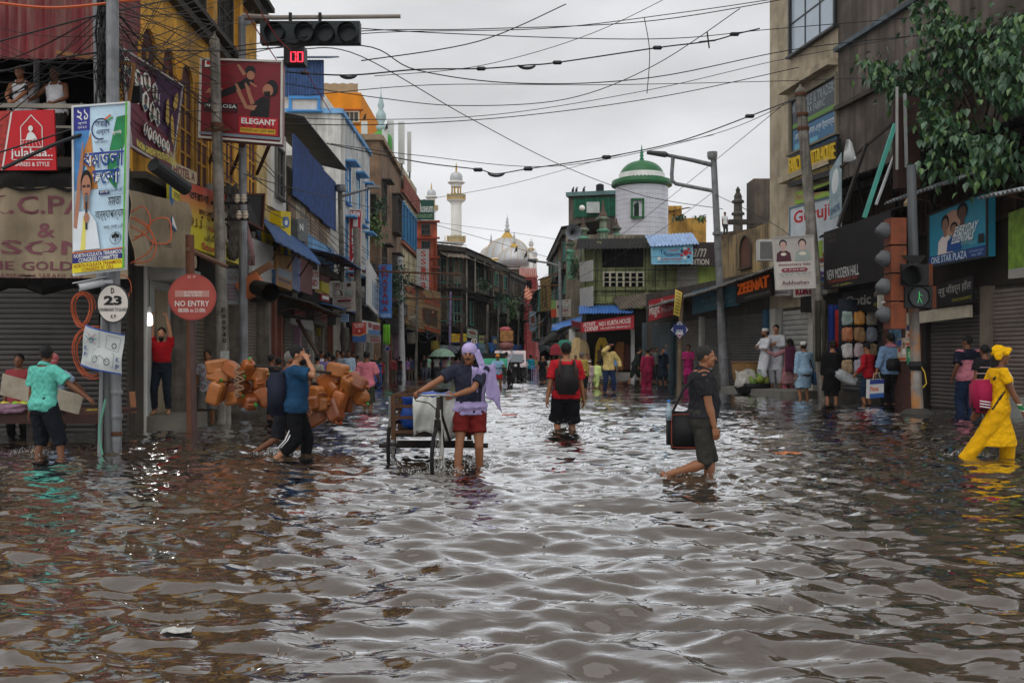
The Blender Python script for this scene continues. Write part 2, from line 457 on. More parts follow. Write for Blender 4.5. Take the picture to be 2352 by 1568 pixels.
    for n_ in(df,gl,fr):L.new(bu.outputs[0],n_.inputs['Normal'])
    ms=N.new('ShaderNodeMixShader');L.new(mu.outputs[0],ms.inputs[0]);L.new(df.outputs[0],ms.inputs[1]);L.new(gl.outputs[0],ms.inputs[2]);L.new(ms.outputs[0],N['Material Output'].inputs['Surface'])
    me.materials.append(m)
    o2=MB().sheet([[(-70,-8,-.06),(70,-8,-.06)],[(-70,900,-.06),(70,900,-.06)]]).build('water',m);o2['kind']='structure' # still water beyond the rippled field
    return o
build_water()
mb=MB();mb.sheet([[(-60,-6,-.22),(60,-6,-.22)],[(-60,900,-.22),(60,900,-.22)]]);o=mb.build('road',M('#33302d',rough=.9));o['kind']='structure'
for nm,pts in(('pavement',[(-6.2,15.2),(-6.1,46),(-6.2,68),(-40,68),(-40,15.2)]),('pavement',[(8.9,6),(8.7,36),(8.2,43),(6.2,51),(3.3,53),(40,53),(40,6)])):
    mb=MB();mb.prism([(x,y,-.44)for x,y in pts],(0,0,.36));o=mb.build(nm,M('#3b3833',rough=.9));o['kind']='structure'
# ================================================================ buildings along the west side of the street
def sign(TL,TR,BR,BL,face,label,**k):return Panel(W(*TL),W(*TR),W(*BR),W(*BL),face,label=label,**k)
def awning(name,label,p,u,v,n,mat,amp=.03,group=None,props=True,cat='awning'):
    "sloping sheet on brackets; p wall corner, u along the wall, v out and down"
    p,u,v=V(p),V(u),V(v);t=thing(name,label,cat,p,group)
    MB().corr(p,u,v,n,amp,.006,.01).build('sheet',mat,t)
    if props:
        mb=MB();k=max(2,int(u.length/1.6))
        for i in range(k):
            a=p+u*((i+.5)/k);mb.bar(a-V((0,0,.05)),a+v*.97-V((0,0,.05)),.04);mb.bar(a+V((0,0,v.z-.25)),a+v*.8-V((0,0,.06)),.03)
        
        mb.build('bracket',RUST,t)
    
    return t
def tarp(name,label,rows,mat,th=.006,group=None,cat='tarpaulin'):
    mb=MB();mb.sheet(rows,th);o=mb.build(name,mat,None,True);c=V(rows[-1][0])
    for v in o.data.vertices:v.co-=c
    o.location=c;return tag(o,label,cat,group)
YEL=PL('#e0a840',.55,scol=(.05,.04,.028),blot=.5,bcol=(.16,.11,.06));CREAM=PL('#e6c98a',.25);SHUT=MT('#55504a',rough=.55,blot=.5,bcol=(.06,.04,.03),sc=2.)
SHUTD=MT('#38332f',rough=.55,blot=.5,sc=2.);CONC=PL('#8d8880',.7);DKCON=PL('#4b453e',.85);REDB=PL('#7a3f34',.4);BLUEP=MT('#46669a',rough=.65,streak=.5);BLUES=MT('#2f4f8c',rough=.6,streak=.5)
LBLUE=PL('#7fb2e0',.35);WHT=PL('#d9dad8',.5,blot=.25);BEIGE=PL('#c9b394',.35);BROWN=PL('#8a6f58',.6);PINKO=PL('#c9684a',.4);SHUTTER_GREEN=M('#47665a',rough=.7,var=.35,streak=.3);GRNP=SHUTTER_GREEN
REDSH=MT('#74242a',rough=.6,streak=.55,scol=(.28,.22,.17),sc=3.)
# ---- ochre corner house
F0=Fac((-12.5,17.2),(-6.75,17.2));F1=Fac((-6.75,17.2),(-7.0,26.5))
b=thing('corner_house','ochre corner house with arched shutters and open gallery over shuttered shops','building',(-9,20,0))
mb=MB();mb.prism([(-14,17.2,-.45),(-6.75,17.2,-.45),(-7.0,26.5,-.45),(-14,26.5,-.45)],(0,0,4.95));mb.build('wall',DKCON,b)
mb=MB();mb.prism([(-14,18.9,4.5),(-7.15,18.9,4.5),(-7.15,17.2,4.5),(-6.75,17.2,4.5),(-7.0,26.5,4.5),(-14,26.5,4.5)],(0,0,10));mb.build('wall',YEL,b)
MB().box((-10.6,17.3,4.52),(7.6,2.9,.16)).build('gallery_floor',DKCON,b)
MB().box((-10.6,17.4,8.6),(7.0,3.1,.2)).build('gallery_ceiling',DARK,b)
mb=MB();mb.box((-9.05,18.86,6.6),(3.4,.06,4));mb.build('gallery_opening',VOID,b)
MB().cyl((-8.36,17.0,4.6),(-8.36,17.0,8.5),.05,n=8).build('drain_pipe',GREYM,b)
MB().tube([W(232,85,16.2),W(240,268,16.2)],.045).build('post',M('#3f6b52',rough=.6),b)
mb=MB()
zr=ZZ(237,15.95)
mb.bar((-12.5,15.95,zr),(-7.0,15.95,zr-.06),.07);mb.bar((-12.5,15.95,zr-.35),(-7.0,15.95,zr-.4),.04)
mb.build('railing',M('#8a8478',rough=.5,var=.3),b)
for i in range(9):MB().bar((-11.9+i*.6,15.95,4.6),(-11.9+i*.6,15.95,zr),.035).build('baluster',M('#6d685f',rough=.5,var=.3),b)
mb=MB();mb.corr((-13,15.9,8.2),(6.3,0,0),(0,0,-1.98),42,.035,.005,.008);mb.corr((-6.68,15.95,8.2),(-.05,1.5,0),(0,0,-1.6),10,.035,.005);mb.build('sheet_screen',REDSH,b)
for i in range(8):
    u=.25+i*1.13;z1=6.95
    if i in(6,):continue
    window(b,F1,u,u+.78,5.05,z1,YEL,M('#5c2c25',rough=.8,var=.3,streak=.4),arch=True,bars=(1,3),fw=.09,sill=False,depth=.07)
for z,h,o in((8.35,.16,.18),(8.6,.1,.3),(4.5,.12,.25),(10.4,.25,.35),(10.7,.12,.5)):
    mb=MB();F1.box(mb,-.02,F1.L,z,z+h,-.05,o);mb.build('cornice',DKCON,b)
for i in range(4):
    mb=MB();F1.box(mb,2.35*i+.0,2.35*i+.3,8.7,13,-.05,.12);mb.build('pilaster',YEL,b)
for i in range(3):window(b,F1,.7+i*2.3,1.9+i*2.3,8.9,10.2,DKCON,DARK,bars=(1,1))
# the verandah of the hotel below the arches
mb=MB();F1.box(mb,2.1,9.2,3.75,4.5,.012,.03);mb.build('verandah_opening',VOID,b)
mb=MB();F1.box(mb,2.0,9.3,3.55,3.7,0,.5);mb.build('verandah_floor',CONC,b)
for i in range(6):p=F1.P(2.2+i*1.25,0,.38);MB().cyl((p.x,p.y,3.7),(p.x,p.y,5.0),.09,.08,10).build('column',M('#8b8a86',rough=.7),b)
# ground floor shop fronts
for u0,u1,z0,zt,o in((-5.6,-.55,.0,3.1,.02),(-.48,-.05,.0,2.9,.02)):
    s=MB();F0.box(s,F0.L+u0-.06,F0.L+u0,-.4,zt+.2,0,.14);F0.box(s,F0.L+u1,F0.L+u1+.06,-.4,zt+.2,0,.14);q=s.build('shutter_frame',DKCON,b)
    slat_curtain(q,F0,F0.L+u0,F0.L+u1,z0-.3,zt,.092,SHUTD,o)
q=MB();F1.box(q,.0,.42,-.4,3.4,.0,.05);q=q.build('pier',DKCON,b)
mb=MB();F1.box(mb,.42,.5,-.4,3.4,0,.09);mb.build('door_jamb',M('#cfcdc6',rough=.6,var=.2),b)
mb=MB();F1.box(mb,.58,2.0,-.4,3.0,.004,.02);mb.build('doorway',M('#9fa19d',rough=.8,var=.25),b)
mb=MB();F1.box(mb,1.1,1.75,.24,2.6,.02,.05);mb.build('door',M('#8d7f68',rough=.7,var=.3),b)
mb=MB();F1.box(mb,.45,2.0,-.42,.235,.02,.75);mb.build('door_step',M('#6f6a61',rough=.5,var=.4,bump=.5,bsc=14),b)
mb=MB();F1.box(mb,.5,2.05,2.75,3.0,.02,.6);mb.build('door_canopy',M('#8d8a85',rough=.8),b)
for u in(2.05,4.05,6.1,8.9):
    mb=MB();F1.box(mb,u,u+.32,-.42,3.5,0,.42);mb.build('pier',M('#756c62',rough=.9,var=.5,sc=3,streak=.5),b)
for u0,u1 in((2.4,4.0),(4.42,6.05),(6.5,8.8)):slat_curtain(b,F1,u0,u1,-.1,2.75,.085,M('#6f6353',rough=.5,var=.35,sc=2.5,spec=.5),.1)
mb=MB();F1.box(mb,2.3,9.2,2.8,3.5,.05,.5);mb.build('fascia',DARK,b)
lamp=thing('bulb_lamp','lit white bulb lamp hanging in the doorway of the ochre house','lamp',W(343,735,17.9))
p=W(343,735,17.9);MB().lathe([(.02,.14),(.05,.1),(.06,.06),(.065,-.06),(.05,-.1),(.0,-.11)],p,14).build('bulb',M((1.,.98,.92),emit=1.8,var=0),lamp,True)
MB().lathe([(.015,.26),(.03,.24),(.05,.14),(.0,.14)],p,12).build('holder',M('#b8b8b4',var=.1),lamp);MB().cyl(p+V((0,0,.26)),p+V((0,0,.95)),.006).build('flex',BLACK,lamp)
ld=bpy.data.lights.new('bulb_light','POINT');ld.energy=2.5;ld.shadow_soft_size=.07;lo=bpy.data.objects.new('bulb_light',ld);COL.objects.link(lo);lo.parent=lamp;lo.location=(0,-.12,-.05)
# ---- canvas fronts of the umbrella shop
CANV=M('#8f8069',rough=.95,var=.3,sc=1.2,bump=.5,bsc=5,streak=.3);FADE=M('#74494f',rough=.95,var=.35,sc=2.)
wp=lambda s,t:.05*math.sin(s*9+t*2)*t+.03*math.sin(s*23+3)
c=sign((-60,430,15.55),(292,430,15.55),(292,640,15.55),(-60,636,15.55),CANV,'large faded beige canvas front of umbrella shop above the fruit stall',name='canvas_sign',warp=wp,grid=(24,10),th=.02)
for tx,x0,x1,y0,y1 in(('K.C.PAL',-26,236,460,518),('&',84,128,545,590),('SONS',5,262,598,642),('THE GOLDEN',-50,225,662,690),(', RABINDRA SARANI, KOL',-20,200,700,717)):
    f=lambda x:(x+60)/352
    t0,t1=(y0-440)*.755/210+.02,(y1-440)*.755/210+.02
    if tx[0]=='K':tx='K.C.PAL'
    c.text(tx,f(x0),t0,f(x1),t1,FADE,.03 if len(tx)<12 else .0)
c.done()
c=sign((293,436,15.5),(430,466,18.1),(434,616,18.1),(293,610,15.5),CANV,'sagging beige canvas wrapped round the corner with black Bengali words',name='canvas_sign',warp=lambda s,t:.10*math.sin(s*7+1)*(.3+t)+.04*math.sin(t*9),grid=(14,10),th=.02)
c.text('েফাল্ডিং ছাতা',.36,.62,.72,.74,BLACK,.015).done()
tarp('torn_awning','black sagging awning cloth between shop canvas and red balcony sign',[[W(-60+i*36,392+5*math.sin(i*1.7),16.0)for i in range(11)],[W(-60+i*36,436+7*math.sin(i*2.3),15.5)for i in range(11)]],M('#15120f',rough=.9,var=.3))
tarp('torn_awning','black awning cloth hanging over shutter beneath the faded canvas',[[W(-60+i*40,632,15.6)for i in range(10)],[W(-60+i*40,668+10*math.sin(i*1.9),15.9)for i in range(10)]],M('#100e0c',rough=.9,var=.3))
# ---- cream and blue house with sheet-metal upper floor
F2=Fac((-7.0,26.5),(-7.2,37.6))
b=block('cream_house','cream house with pale blue band and blue corrugated upper floor','building',[(-13,26.5),(-7.0,26.5),(-7.2,37.6),(-13,37.6)],-.45,7.3,CREAM)
mb=MB();F2.box(mb,3.2,11.1,4.5,5.4,0,.28);mb.build('balcony_wall',LBLUE,b)
for i in range(9):
    mb=MB();F2.box(mb,3.5+i*.82,4.2+i*.82,5.42,6.25,.1,.2);mb.build('panel',M(random.choice(['#a58d78','#c9bba6','#8d7560','#b5a594']),rough=.8,var=.35,streak=.4),b)
mb=MB()
for i in range(3):mb.corr(F2.P(3.2+i*2.65,8.15-.06*i,.32),F2.t*2.63,V((0,0,-1.9)),14,.03)
mb.build('sheet_wall',BLUES,b)
MB().corr(F2.P(2.8,8.55,.75),F2.t*8.6,-F2.n*1.6+V((0,0,.35)),40,.03).build('roof_sheet',M('#3b4048',rough=.7,var=.4),b)
mb=MB();F2.box(mb,1.2,3.2,5.6,8.0,.0,.12);mb.build('wall_panel',M('#d8d5cf',rough=.9,var=.2),b)
window(b,F2,1.7,2.6,6.0,7.4,M('#6b6a66'),DARK,o=.12)
mb=MB();F2.box(mb,-.02,11.1,4.2,4.45,0,.5);mb.build('ledge',DKCON,b)
bt=block('blue_shed','blue sheet metal shed on the roof above the cream house','building',[(XX(652,39.3),39.3),(XX(742,39.3),39.3),(XX(742,39.3),43),(XX(652,39.3),43)],11.1,12.0,M('#ddd9d0',rough=.9,var=.2))
p0,p1=W(648,270,39.1),W(744,268,39.1);p0.z=11.75;p1.z=11.75
MB().corr(p0,p1-p0,(0,0,1.5),14,.035).build('sheet_wall',BLUEP,bt)
MB().corr(p0+V((-.2,-.3,1.5)),p1-p0+V((.45,0,0)),(0,2.5,.8),24,.03).build('roof_sheet',M('#46566a',rough=.6,var=.3),bt)
Fs=Fac((p0.x,p0.y),(p1.x,p1.y));window(bt,Fs,.4,Fs.L-.25,11.2,11.65,M('#4b8fd0'),M('#c9cac8',rough=.9),bars=(0,0),fw=.12)
# ---- tall white house with stained gable
b=block('white_house','tall stained white house with blue trim beside the guest house sign','building',[(-10.2,39.2),(-6.95,39.2),(-7.0,47.6),(-10.2,47.6)],-.45,11.1,WHT)
Fg=Fac((-10.2,39.2),(-6.95,39.2));F3=Fac((-6.95,39.2),(-7.0,47.6))
mb=MB();Fg.box(mb,-.05,3.3,11.1,11.3,-.1,.1);F3.box(mb,-.1,8.4,11.1,11.28,-.1,.12);mb.build('parapet',LBLUE,b)
mb=MB();Fg.box(mb,.3,2.3,8.2,9.4,0,.05);mb.build('damp_patch',M('#5c5a55',rough=1,var=.6,sc=3),b)
window(b,Fg,.95,2.5,4.0,5.9,M('#8a8a84'),DARK,bars=(1,1),shade=M('#a7a49c',rough=.9))
for fl,z in enumerate((3.1,5.4,7.7)):
    for i in range(3):window(b,F3,.9+i*2.6,2.0+i*2.6,z,z+1.5,M('#3f86c4'),M('#c9d3d6',rough=.4),bars=(1,2),shade=M('#5b9bd2',rough=.6),shut=M('#b9cfd6',rough=.7)if(i+fl)%3==0 else None)
for i in range(3):mb=MB();F3.box(mb,i*2.8+.3,i*2.8+.42,0,11,0,.12);mb.build('drain_pipe',M('#c9c9c4'),b)
# ---- orange house
dO=57.
b=block('orange_house','bright orange house rising above the white house, bamboo screen on roof','building',[(XX(742,dO),dO),(XX(829,dO),dO),(XX(829,dO),dO+9),(XX(742,dO),dO+9)],0,ZZ(213,dO),M('#e08a1c',rough=.9,var=.12,streak=.12))
Fo=Fac((XX(742,dO),dO),(XX(829,dO),dO))
for y0,y1 in((252,255),(316,322)):mb=MB();Fo.box(mb,-.1,Fo.L+.15,ZZ(y1,dO),ZZ(y0,dO),0,.16);mb.build('ledge',M('#a8481f',rough=.9),b)
for x0,x1 in((750,778),(784,823)):
    u0,z1=Fo.px(x0,259);u1,z0=Fo.px(x1,280);window(b,Fo,u0,u1,z0,z1,M('#c9b592'),GLASS,bars=(3,0),fw=.08)
mb=MB();u0,z1=Fo.px(745,194)
for i in range(26):mb.box(Fo.P(.05+i*.078,0,-.1)+V((0,0,z1-.28)),(.07,.03,.72+.05*math.sin(i)))
mb.build('bamboo_screen',M('#a58a66',rough=.9,var=.35),b)
# ---- brown house with phone masts
F5a=Fac((XX(826,50),50),(XX(872,50),50));F5=Fac((XX(872,50),50),(XX(920,60),60));F5b=Fac((XX(920,60),60),(XX(957,69.5),69.5))
b=block('brown_house','old brown plaster house carrying phone masts on its roof','building',[(-9.5,50),(XX(872,50),50),(XX(920,60),60),(-9.5,60)],-.45,12.4,BROWN)
mb=MB();F5a.box(mb,-.2,F5a.L+.1,12.4,12.7,-.2,.15);F5.box(mb,-.1,F5.L,12.4,12.65,-.2,.2);mb.build('parapet',PL('#a68f74',.5),b)
for z in(5.0,8.4):
    window(b,F5,1.0,2.4,z,z+2.0,M('#4a4640'),DARK,bars=(4,3),shade=M('#55504a',rough=.9));window(b,F5,5.6,7.6,z,z+2.0,M('#4a4640'),DARK,bars=(5,3),shade=M('#55504a',rough=.9),depth=.35)
window(b,F5a,.25,.85,7.6,9.6,M('#57504a'),DARK);window(b,F5a,.2,.8,4.2,6.0,M('#57504a'),DARK,shut=M('#3d4a44'))
mb=MB();F5.box(mb,.3,4.5,4.0,4.15,0,.9);mb.build('balcony_floor',DKCON,b);mb=MB()
for i in range(16):mb.bar(F5.P(.4+i*.27,4.15,.85),F5.P(.4+i*.27,5.1,.85),.03)
mb.bar(F5.P(.3,5.1,.85),F5.P(4.5,5.1,.85),.05);mb.build('balcony_railing',M('#8b8b86',rough=.7),b)
b=block('striped_house','cream weathered house with row of blue window frames','building',[(XX(920,60)-4,60.02),(XX(920,60),60.02),(XX(957,69.5),69.5),(XX(957,69.5)-4,69.5)],-.45,13.2,PL('#cdc0a0',.75))
for i in range(5):window(b,F5b,.6+i*1.75,1.75+i*1.75,8.6,10.8,M('#2f7fb4',rough=.6),DARK,bars=(1,0),fw=.16)
for z in(5.8,8.2,11.4):mb=MB();F5b.box(mb,0,F5b.L,z,z+.2,0,.2);mb.build('string_course',M('#9a5f4d',rough=.9,var=.4),b)
for i in range(8):mb=MB();F5b.box(mb,.4+i*1.2,1.3+i*1.2,6.2,8.0,0,.08);mb.build('wall_panel',PL('#d8cba8',.6),b)
mb=MB();F5b.box(mb,.3,9.6,4.6,5.6,0,1.0);mb.build('enclosed_balcony',M('#5d6166',rough=.8,var=.5),b);MB().corr(F5b.P(0,6.0,0),F5b.t*10,F5b.n*1.3+V((0,0,-.5)),30,.03).build('roof_sheet',DKCON,b)
mb=MB();F5b.box(mb,0,9.8,11.6,12.5,.18,.22);mb.build('balcony_railing',M('#8d4a3d',rough=.9,var=.5),b)
# masts
AM=thing('phone_mast','cluster of pale phone mast antennas on brown house roof','antenna',(-7.4,55,12.4))
for i,(x,y0,y1,wd)in enumerate(((837,279,344,14),(862,308,363,13),(884,298,362,13),(897,278,388,15),(922,281,376,14),(940,303,396,9))):
    d=54+i*1.1;p,q=W(x,y0,d),W(x,y1,d);wz=wd/FOC*d
    MB().box((p+q)/2,(wz,wz*.5,p.z-q.z)).build('antenna',M('#c9cbc6',rough=.5,var=.1),AM)
    MB().cyl(V((p.x,p.y+.25,12.2)),V((p.x,p.y+.25,p.z-.1)),.06).build('mast_pole',GREYM,AM)
tk=W(875,345,57);tank=thing('water_tank','bright green water tank with spired lid between the phone masts','tank',tk)
MB().lathe([(.62,0),(.66,.05),(.66,1.0),(.6,1.25),(.2,1.5),(0,1.55)],tk-V((0,0,.4)),18).build('tank_body',M('#3f9a34',rough=.5,var=.2),tank,True)
MB().lathe([(.2,0),(.32,.25),(.16,.45),(.3,.75),(.3,1.0),(.12,1.3),(.2,1.5),(.03,2.2),(.01,2.8)],tk+V((0,0,1.1)),14).build('spire',M('#a9bfc0',rough=.5,var=.2),tank,True)
# ---- salmon pink house with roof sign
d6=71.;F6=Fac((XX(956,d6),d6),(XX(1004,d6),d6))
b=block('salmon_house','salmon pink narrow house below the green museum sign','building',[(XX(956,d6),d6),(XX(1004,d6),d6),(XX(1004,d6)-1,d6+9),(XX(956,d6)-1,d6+9)],-.45,ZZ(507,d6),PINKO)
for y in(507,545,589,612):mb=MB();F6.box(mb,-.05,F6.L+.2,ZZ(y+4,d6),ZZ(y,d6),0,.22);mb.build('string_course',PL('#a8503a',.4),b)
for y0,y1 in((516,538),(556,584),(596,610)):window(b,F6,.45,F6.L-.55,ZZ(y1,d6),ZZ(y0,d6),M('#5a5a58'),GLASS,bars=(3,1))
for i in range(2):p=F6.P(F6.L-.12,0,.1);MB().cyl((p.x,p.y,3),(p.x,p.y,ZZ(545,d6)),.1).build('column',PINKO,b)
c=sign((955,459,d6-.2),(997,459,d6-.2),(997,505,d6-.2),(955,505,d6-.2),P('#1c4b40'),'dark green roof sign with white Museum lettering',th=.1)
c.text('Museum',.1,.18,.95,.62,P('#d9dcd6'),.02).text('museum.com',.05,.72,.9,.9,P('#8fae8a')).done()
c=sign((957,572,66),(987,572,66.2),(988,688,66.2),(957,690,66),P('#a9aaa8'),'tall grey sign with red letters down it beside salmon house',th=.12)
for i,ch in enumerate('SSimai'):c.text(ch,.3,.03+i*.155,.72,.15+i*.155,P('#a8352a'),.03)
c.rect(.93,0,1,1,P('#b0392c'));c.done()
# ================================================================ far end of the street and the great mosque
def old_house(name,label,a,b,z1,mat,seed,floors=3,fl0=2.6,depth=8,wcol='#4f8f82',roof='#4a4642',group=None):
    "decayed street house: bays of louvred windows, sheet shades, balconies, ledges and drain pipes"
    rs=random.Random(seed);F=Fac(a,b);q=-F.n*depth
    B=block(name,label,'building',[a,b,(b[0]+q.x,b[1]+q.y),(a[0]+q.x,a[1]+q.y)],-.45,z1,mat,group)
    fh=(z1-fl0)/floors;nb=max(2,int(F.L/1.7));bw=F.L/nb
    for f in range(floors):
        z=fl0+f*fh
        mb=MB();F.box(mb,-.02,F.L+.02,z-.12,z,0,.22+.1*rs.random());mb.build('ledge',DKCON,B)
        k=rs.random()
        if k<.55:
            mb=MB();F.box(mb,.3,F.L-.3,z,z+.08,0,.95);mb.build('balcony_floor',DKCON,B)
            for i in range(int((F.L-.6)/.3)):MB().bar(F.P(.35+i*.3,z+.08,.9),F.P(.35+i*.3,z+.95,.9),.05).build('baluster',M(rs.choice(['#5d5650','#6a8f84','#73675c']),rough=.8),B)if F.L<9 and i<16 else None
            mb=MB();mb.bar(F.P(.3,z+.97,.9),F.P(F.L-.3,z+.97,.9),.07);mb.build('balcony_rail',M('#5d5650',rough=.8),B)
            for i in range(0,nb+1,2):MB().bar(F.P(.3+(F.L-.6)*i/nb,z,.88),F.P(.3+(F.L-.6)*i/nb,z+fh*.9,.88),.1).build('post',M(rs.choice(['#8d857a','#4f8f82','#5a5046']),rough=.8),B)
            if rs.random()<.8:MB().corr(F.P(.1,z+fh*.95,0),F.t*(F.L-.2),F.n*1.25+V((0,0,-.45)),int(F.L*2.2),.035).build('roof_sheet',M(rs.choice(['#5d574f','#4a4845','#6b6258']),rough=.85,var=.45),B)
        
        for i in range(nb):
            u=bw*i+bw*.25;r=rs.random()
            if r<.5:window(B,F,u,u+bw*.5,z+.5,z+fh*.78,M(wcol,rough=.8,var=.3),DARK,bars=(1,2),shut=M(rs.choice([wcol,'#58483a','#7a9488','#8a7a68']),rough=.8,var=.35)if rs.random()<.6 else None,shade=DKCON if rs.random()<.4 and k>=.55 else None)
            elif r<.88:window(B,F,u,u+bw*.5,z+.1,z+fh*.8,M('#4a423a',rough=.8),DARK,bars=(2,1),sill=False)
        
    mb=MB();F.box(mb,-.05,F.L+.05,z1,z1+.35,-.3,.25);mb.build('parapet',DKCON,B)
    for i in range(2):u=F.L*(.08+.84*i);MB().tube([F.P(u,2.2,.12),F.P(u,z1,.12)],.06).build('drain_pipe',M('#5d5a55'),B)
    MB().corr(F.P(-.2,z1+.5,.3),F.t*(F.L+.4),-F.n*(depth*.5)+V((0,0,.5)),int(F.L*2),.04).build('roof_sheet',M(roof,rough=.9,var=.4),B)
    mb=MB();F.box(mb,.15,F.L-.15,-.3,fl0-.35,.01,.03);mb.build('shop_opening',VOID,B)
    return B,F
GRB=PL('#5b5048',.85);DBR=PL('#4e443b',.85);TAN=PL('#8a7558',.8)
q=lambda x,d:(XX(x,d),d)
B,F=old_house('old_house','grey brown house with arched window at the bend of street',q(1004,73),q(1064,74.5),9.2,GRB,3,2,3.4,6)
window(B,F,.55,1.35,6.2,7.6,M('#6a5d50'),M('#3d322a',var=.4),arch=True,bars=(1,2),o=.02)
old_house('old_house','long dark house with green shutters and sloping sheet roof',q(1064,74.5),q(1122,83),9.0,DBR,11,2,3.2,7,'#5aa392')
old_house('old_house','brown house with hanging cloth and green balcony posts',q(1122,83),q(1165,90),8.9,TAN,5,3,2.8,7)
old_house('old_house','narrow overgrown house next to the red mosque gate',q(1165,90),q(1203,99),8.6,DBR,8,3,2.6,7,'#6a5d50')
b=block('rooftop_house','weathered plaster roof room behind the grey brown house','building',[q(1006,84),q(1046,84),q(1046,90),q(1006,90)],6,ZZ(576,84),PL('#a08d70',.7));window(b,Fac(q(1006,84),q(1046,84)),.5,1.1,8.2,9.4,M('#4a443c'),DARK)
b=block('rooftop_house','dark roof house with ridge below the silver domes','building',[q(1062,92),q(1128,92),q(1128,99),q(1062,99)],6,ZZ(604,92),DBR);MB().corr((XX(1058,91),91.5,ZZ(606,91.5)),(XX(1132,91)-XX(1058,91),0,0),(0,4,.4),16,.05).build('roof_sheet',M('#3a3735',rough=.9),b)
b=block('rooftop_house','brown roof house under the front dome','building',[q(1128,97),q(1193,97),q(1193,104),q(1128,104)],6,ZZ(618,97),PL('#6d5f50',.8));window(b,Fac(q(1128,97),q(1193,97)),.5,1.5,8.4,9.3,M('#4a443c'),DARK)
MB().corr((XX(1124,96.5),96.5,ZZ(612,96.5)),(XX(1196,96.5)-XX(1124,96.5),0,0),(0,4,.25),16,.05).build('roof_sheet',M('#4a4643',rough=.9),b)
# ---- mosque: domes, minarets, red sandstone gate
D=160.;pxm=D/FOC
SILV=M('#b0b1b2',rough=.4,var=.08,sc=.5,spec=.5,metal=.25);GOLD=M('#b8923c',rough=.5,var=.2);IVORY=M('#e0ddd6',rough=.7,var=.12,sc=.4);SAND=PL('#8f3433',.35,sc=.5)
mq=thing('mosque','great mosque with silver ribbed domes, white minaret and red sandstone gate','mosque',W(1165,800,D))
def dome(x,yb,yt,r,d,n=24,nr=14):
    c=W(x,yb,d);k=d/FOC;R_=r*k;H=(yb-yt)*k
    prof=[(R_*.9,-.25*H),(R_*.96,0)]+[(R_*math.cos(a)**.85,H*(.06+.94*math.sin(a)))for a in[R(j*90/12)for j in range(0,12)]]+[(0.01,H)]
    o=MB().lathe(prof,c,40).build('dome',SILV,mq,True)
    for i in range(nr):
        a=2*math.pi*i/nr;mb=MB();pts=[c+V((p[0]*1.005*math.cos(a),p[0]*1.005*math.sin(a),p[1]))for p in prof[1:-1]]
        mb.tube(pts,R_*.013,4);mb.build('rib',GOLD,o)
    
    t=c+V((0,0,H));g=R_*.3
    MB().lathe([(g*1.05,-.1*R_),(g,-.04*R_),(g*.8,.06*R_),(g*.45,.2*R_),(.05*R_,.3*R_)],t,20).build('lotus_cap',GOLD,o)
    MB().lathe([(.1*R_,.26*R_),(.13*R_,.34*R_),(.05*R_,.44*R_),(.1*R_,.52*R_),(.04*R_,.6*R_),(.075*R_,.67*R_),(.03*R_,.75*R_),(.05*R_,.81*R_),(.02*R_,.87*R_),(.005*R_,1.02*R_)],t,12).build('finial',SILV,o,True)
dome(1165,600,546,53,D+6);dome(1181,602,568,37,D-4);dome(1128,606,566,30,D+14)
MB().lathe([(57*pxm,-3),(57*pxm,.4),(54*pxm,.7)],W(1168,606,D),40).build('drum',IVORY,mq);MB().lathe([(58*pxm,0),(59*pxm,.2),(58*pxm,.35)],W(1168,603,D),40).build('drum_band',GOLD,mq)
def minaret(x,sc,y0,d,low=True,base=640):
    k=d/FOC*sc;f=lambda y:(y0-y)*k # heights below the finial tip
    c=W(x,y0,d);zz=lambda y:(374-y)*k
    A=lambda name,mat,prof,n=16,sm=False:MB().lathe([(r*k,zz(y))for r,y in prof],c,n).build(name,mat,mq,sm)
    A('minaret_shaft',IVORY,[(12.5,base),(12.2,470)])
    A('minaret_dome',SILV,[(14,417),(14.5,412),(14.2,405),(11.5,399),(6,396),(2,395)],18,True);A('finial',GOLD,[(3.6,396),(1.6,392),(2.4,388),(1.2,384),(1.8,381),(.7,377),(.3,373)],8)
    A('eave',IVORY,[(13,424),(19.5,421),(20,418.5),(14,416)],18);A('lantern_head',IVORY,[(12.5,430),(13,423)],12)
    for i in range(8):
        a=2*math.pi*(i+.5)/8;p=c+V((10.5*k*math.cos(a),10.5*k*math.sin(a),0));MB().cyl(p+V((0,0,zz(446))),p+V((0,0,zz(429))),1.7*k,1.4*k,6).build('lantern_column',GOLD,mq)
    
    for y in((447,0),(543,1))[:2 if low else 1]:
        y=y[0];A('gallery',IVORY,[(12,y+24),(14,y+19),(21,y+14),(21.5,y+11),(12,y+11)],16)
        o=A('gallery_railing',M('#a39a7c',rough=.8,var=.3),[(20.5,y+12),(20.8,y+.5),(20.2,y+.5),(20,y+12)],16);A('gallery_band',GOLD,[(21.2,y+13),(21.8,y+11.5),(21.2,y+10)],16)
        for i in range(12):
            a=2*math.pi*i/12;p=c+V((21*k*math.cos(a),21*k*math.sin(a),0));MB().cyl(p+V((0,0,zz(y+12))),p+V((0,0,zz(y-2))),.8*k,n=5).build('railing_post',GOLD,mq)
minaret(1048,1.,374,D,True);minaret(991,.72,420,D+10,False,660);minaret(1220,.34,546,D-6,False,600);minaret(1229,.34,570,D-3,False,560);minaret(1022,.5,541,D-8,False,470)
gd=128.;Fm=Fac(q(1192,gd),q(1232,gd+1));g=mq
mb=MB();mb.prism([(*q(1192,gd),0),(*q(1232,gd+1),0),(XX(1236,gd+30),gd+30,0),(XX(1190,gd+30),gd+30,0)],(0,0,ZZ(616,gd)));mb.build('gate_tower',SAND,g)
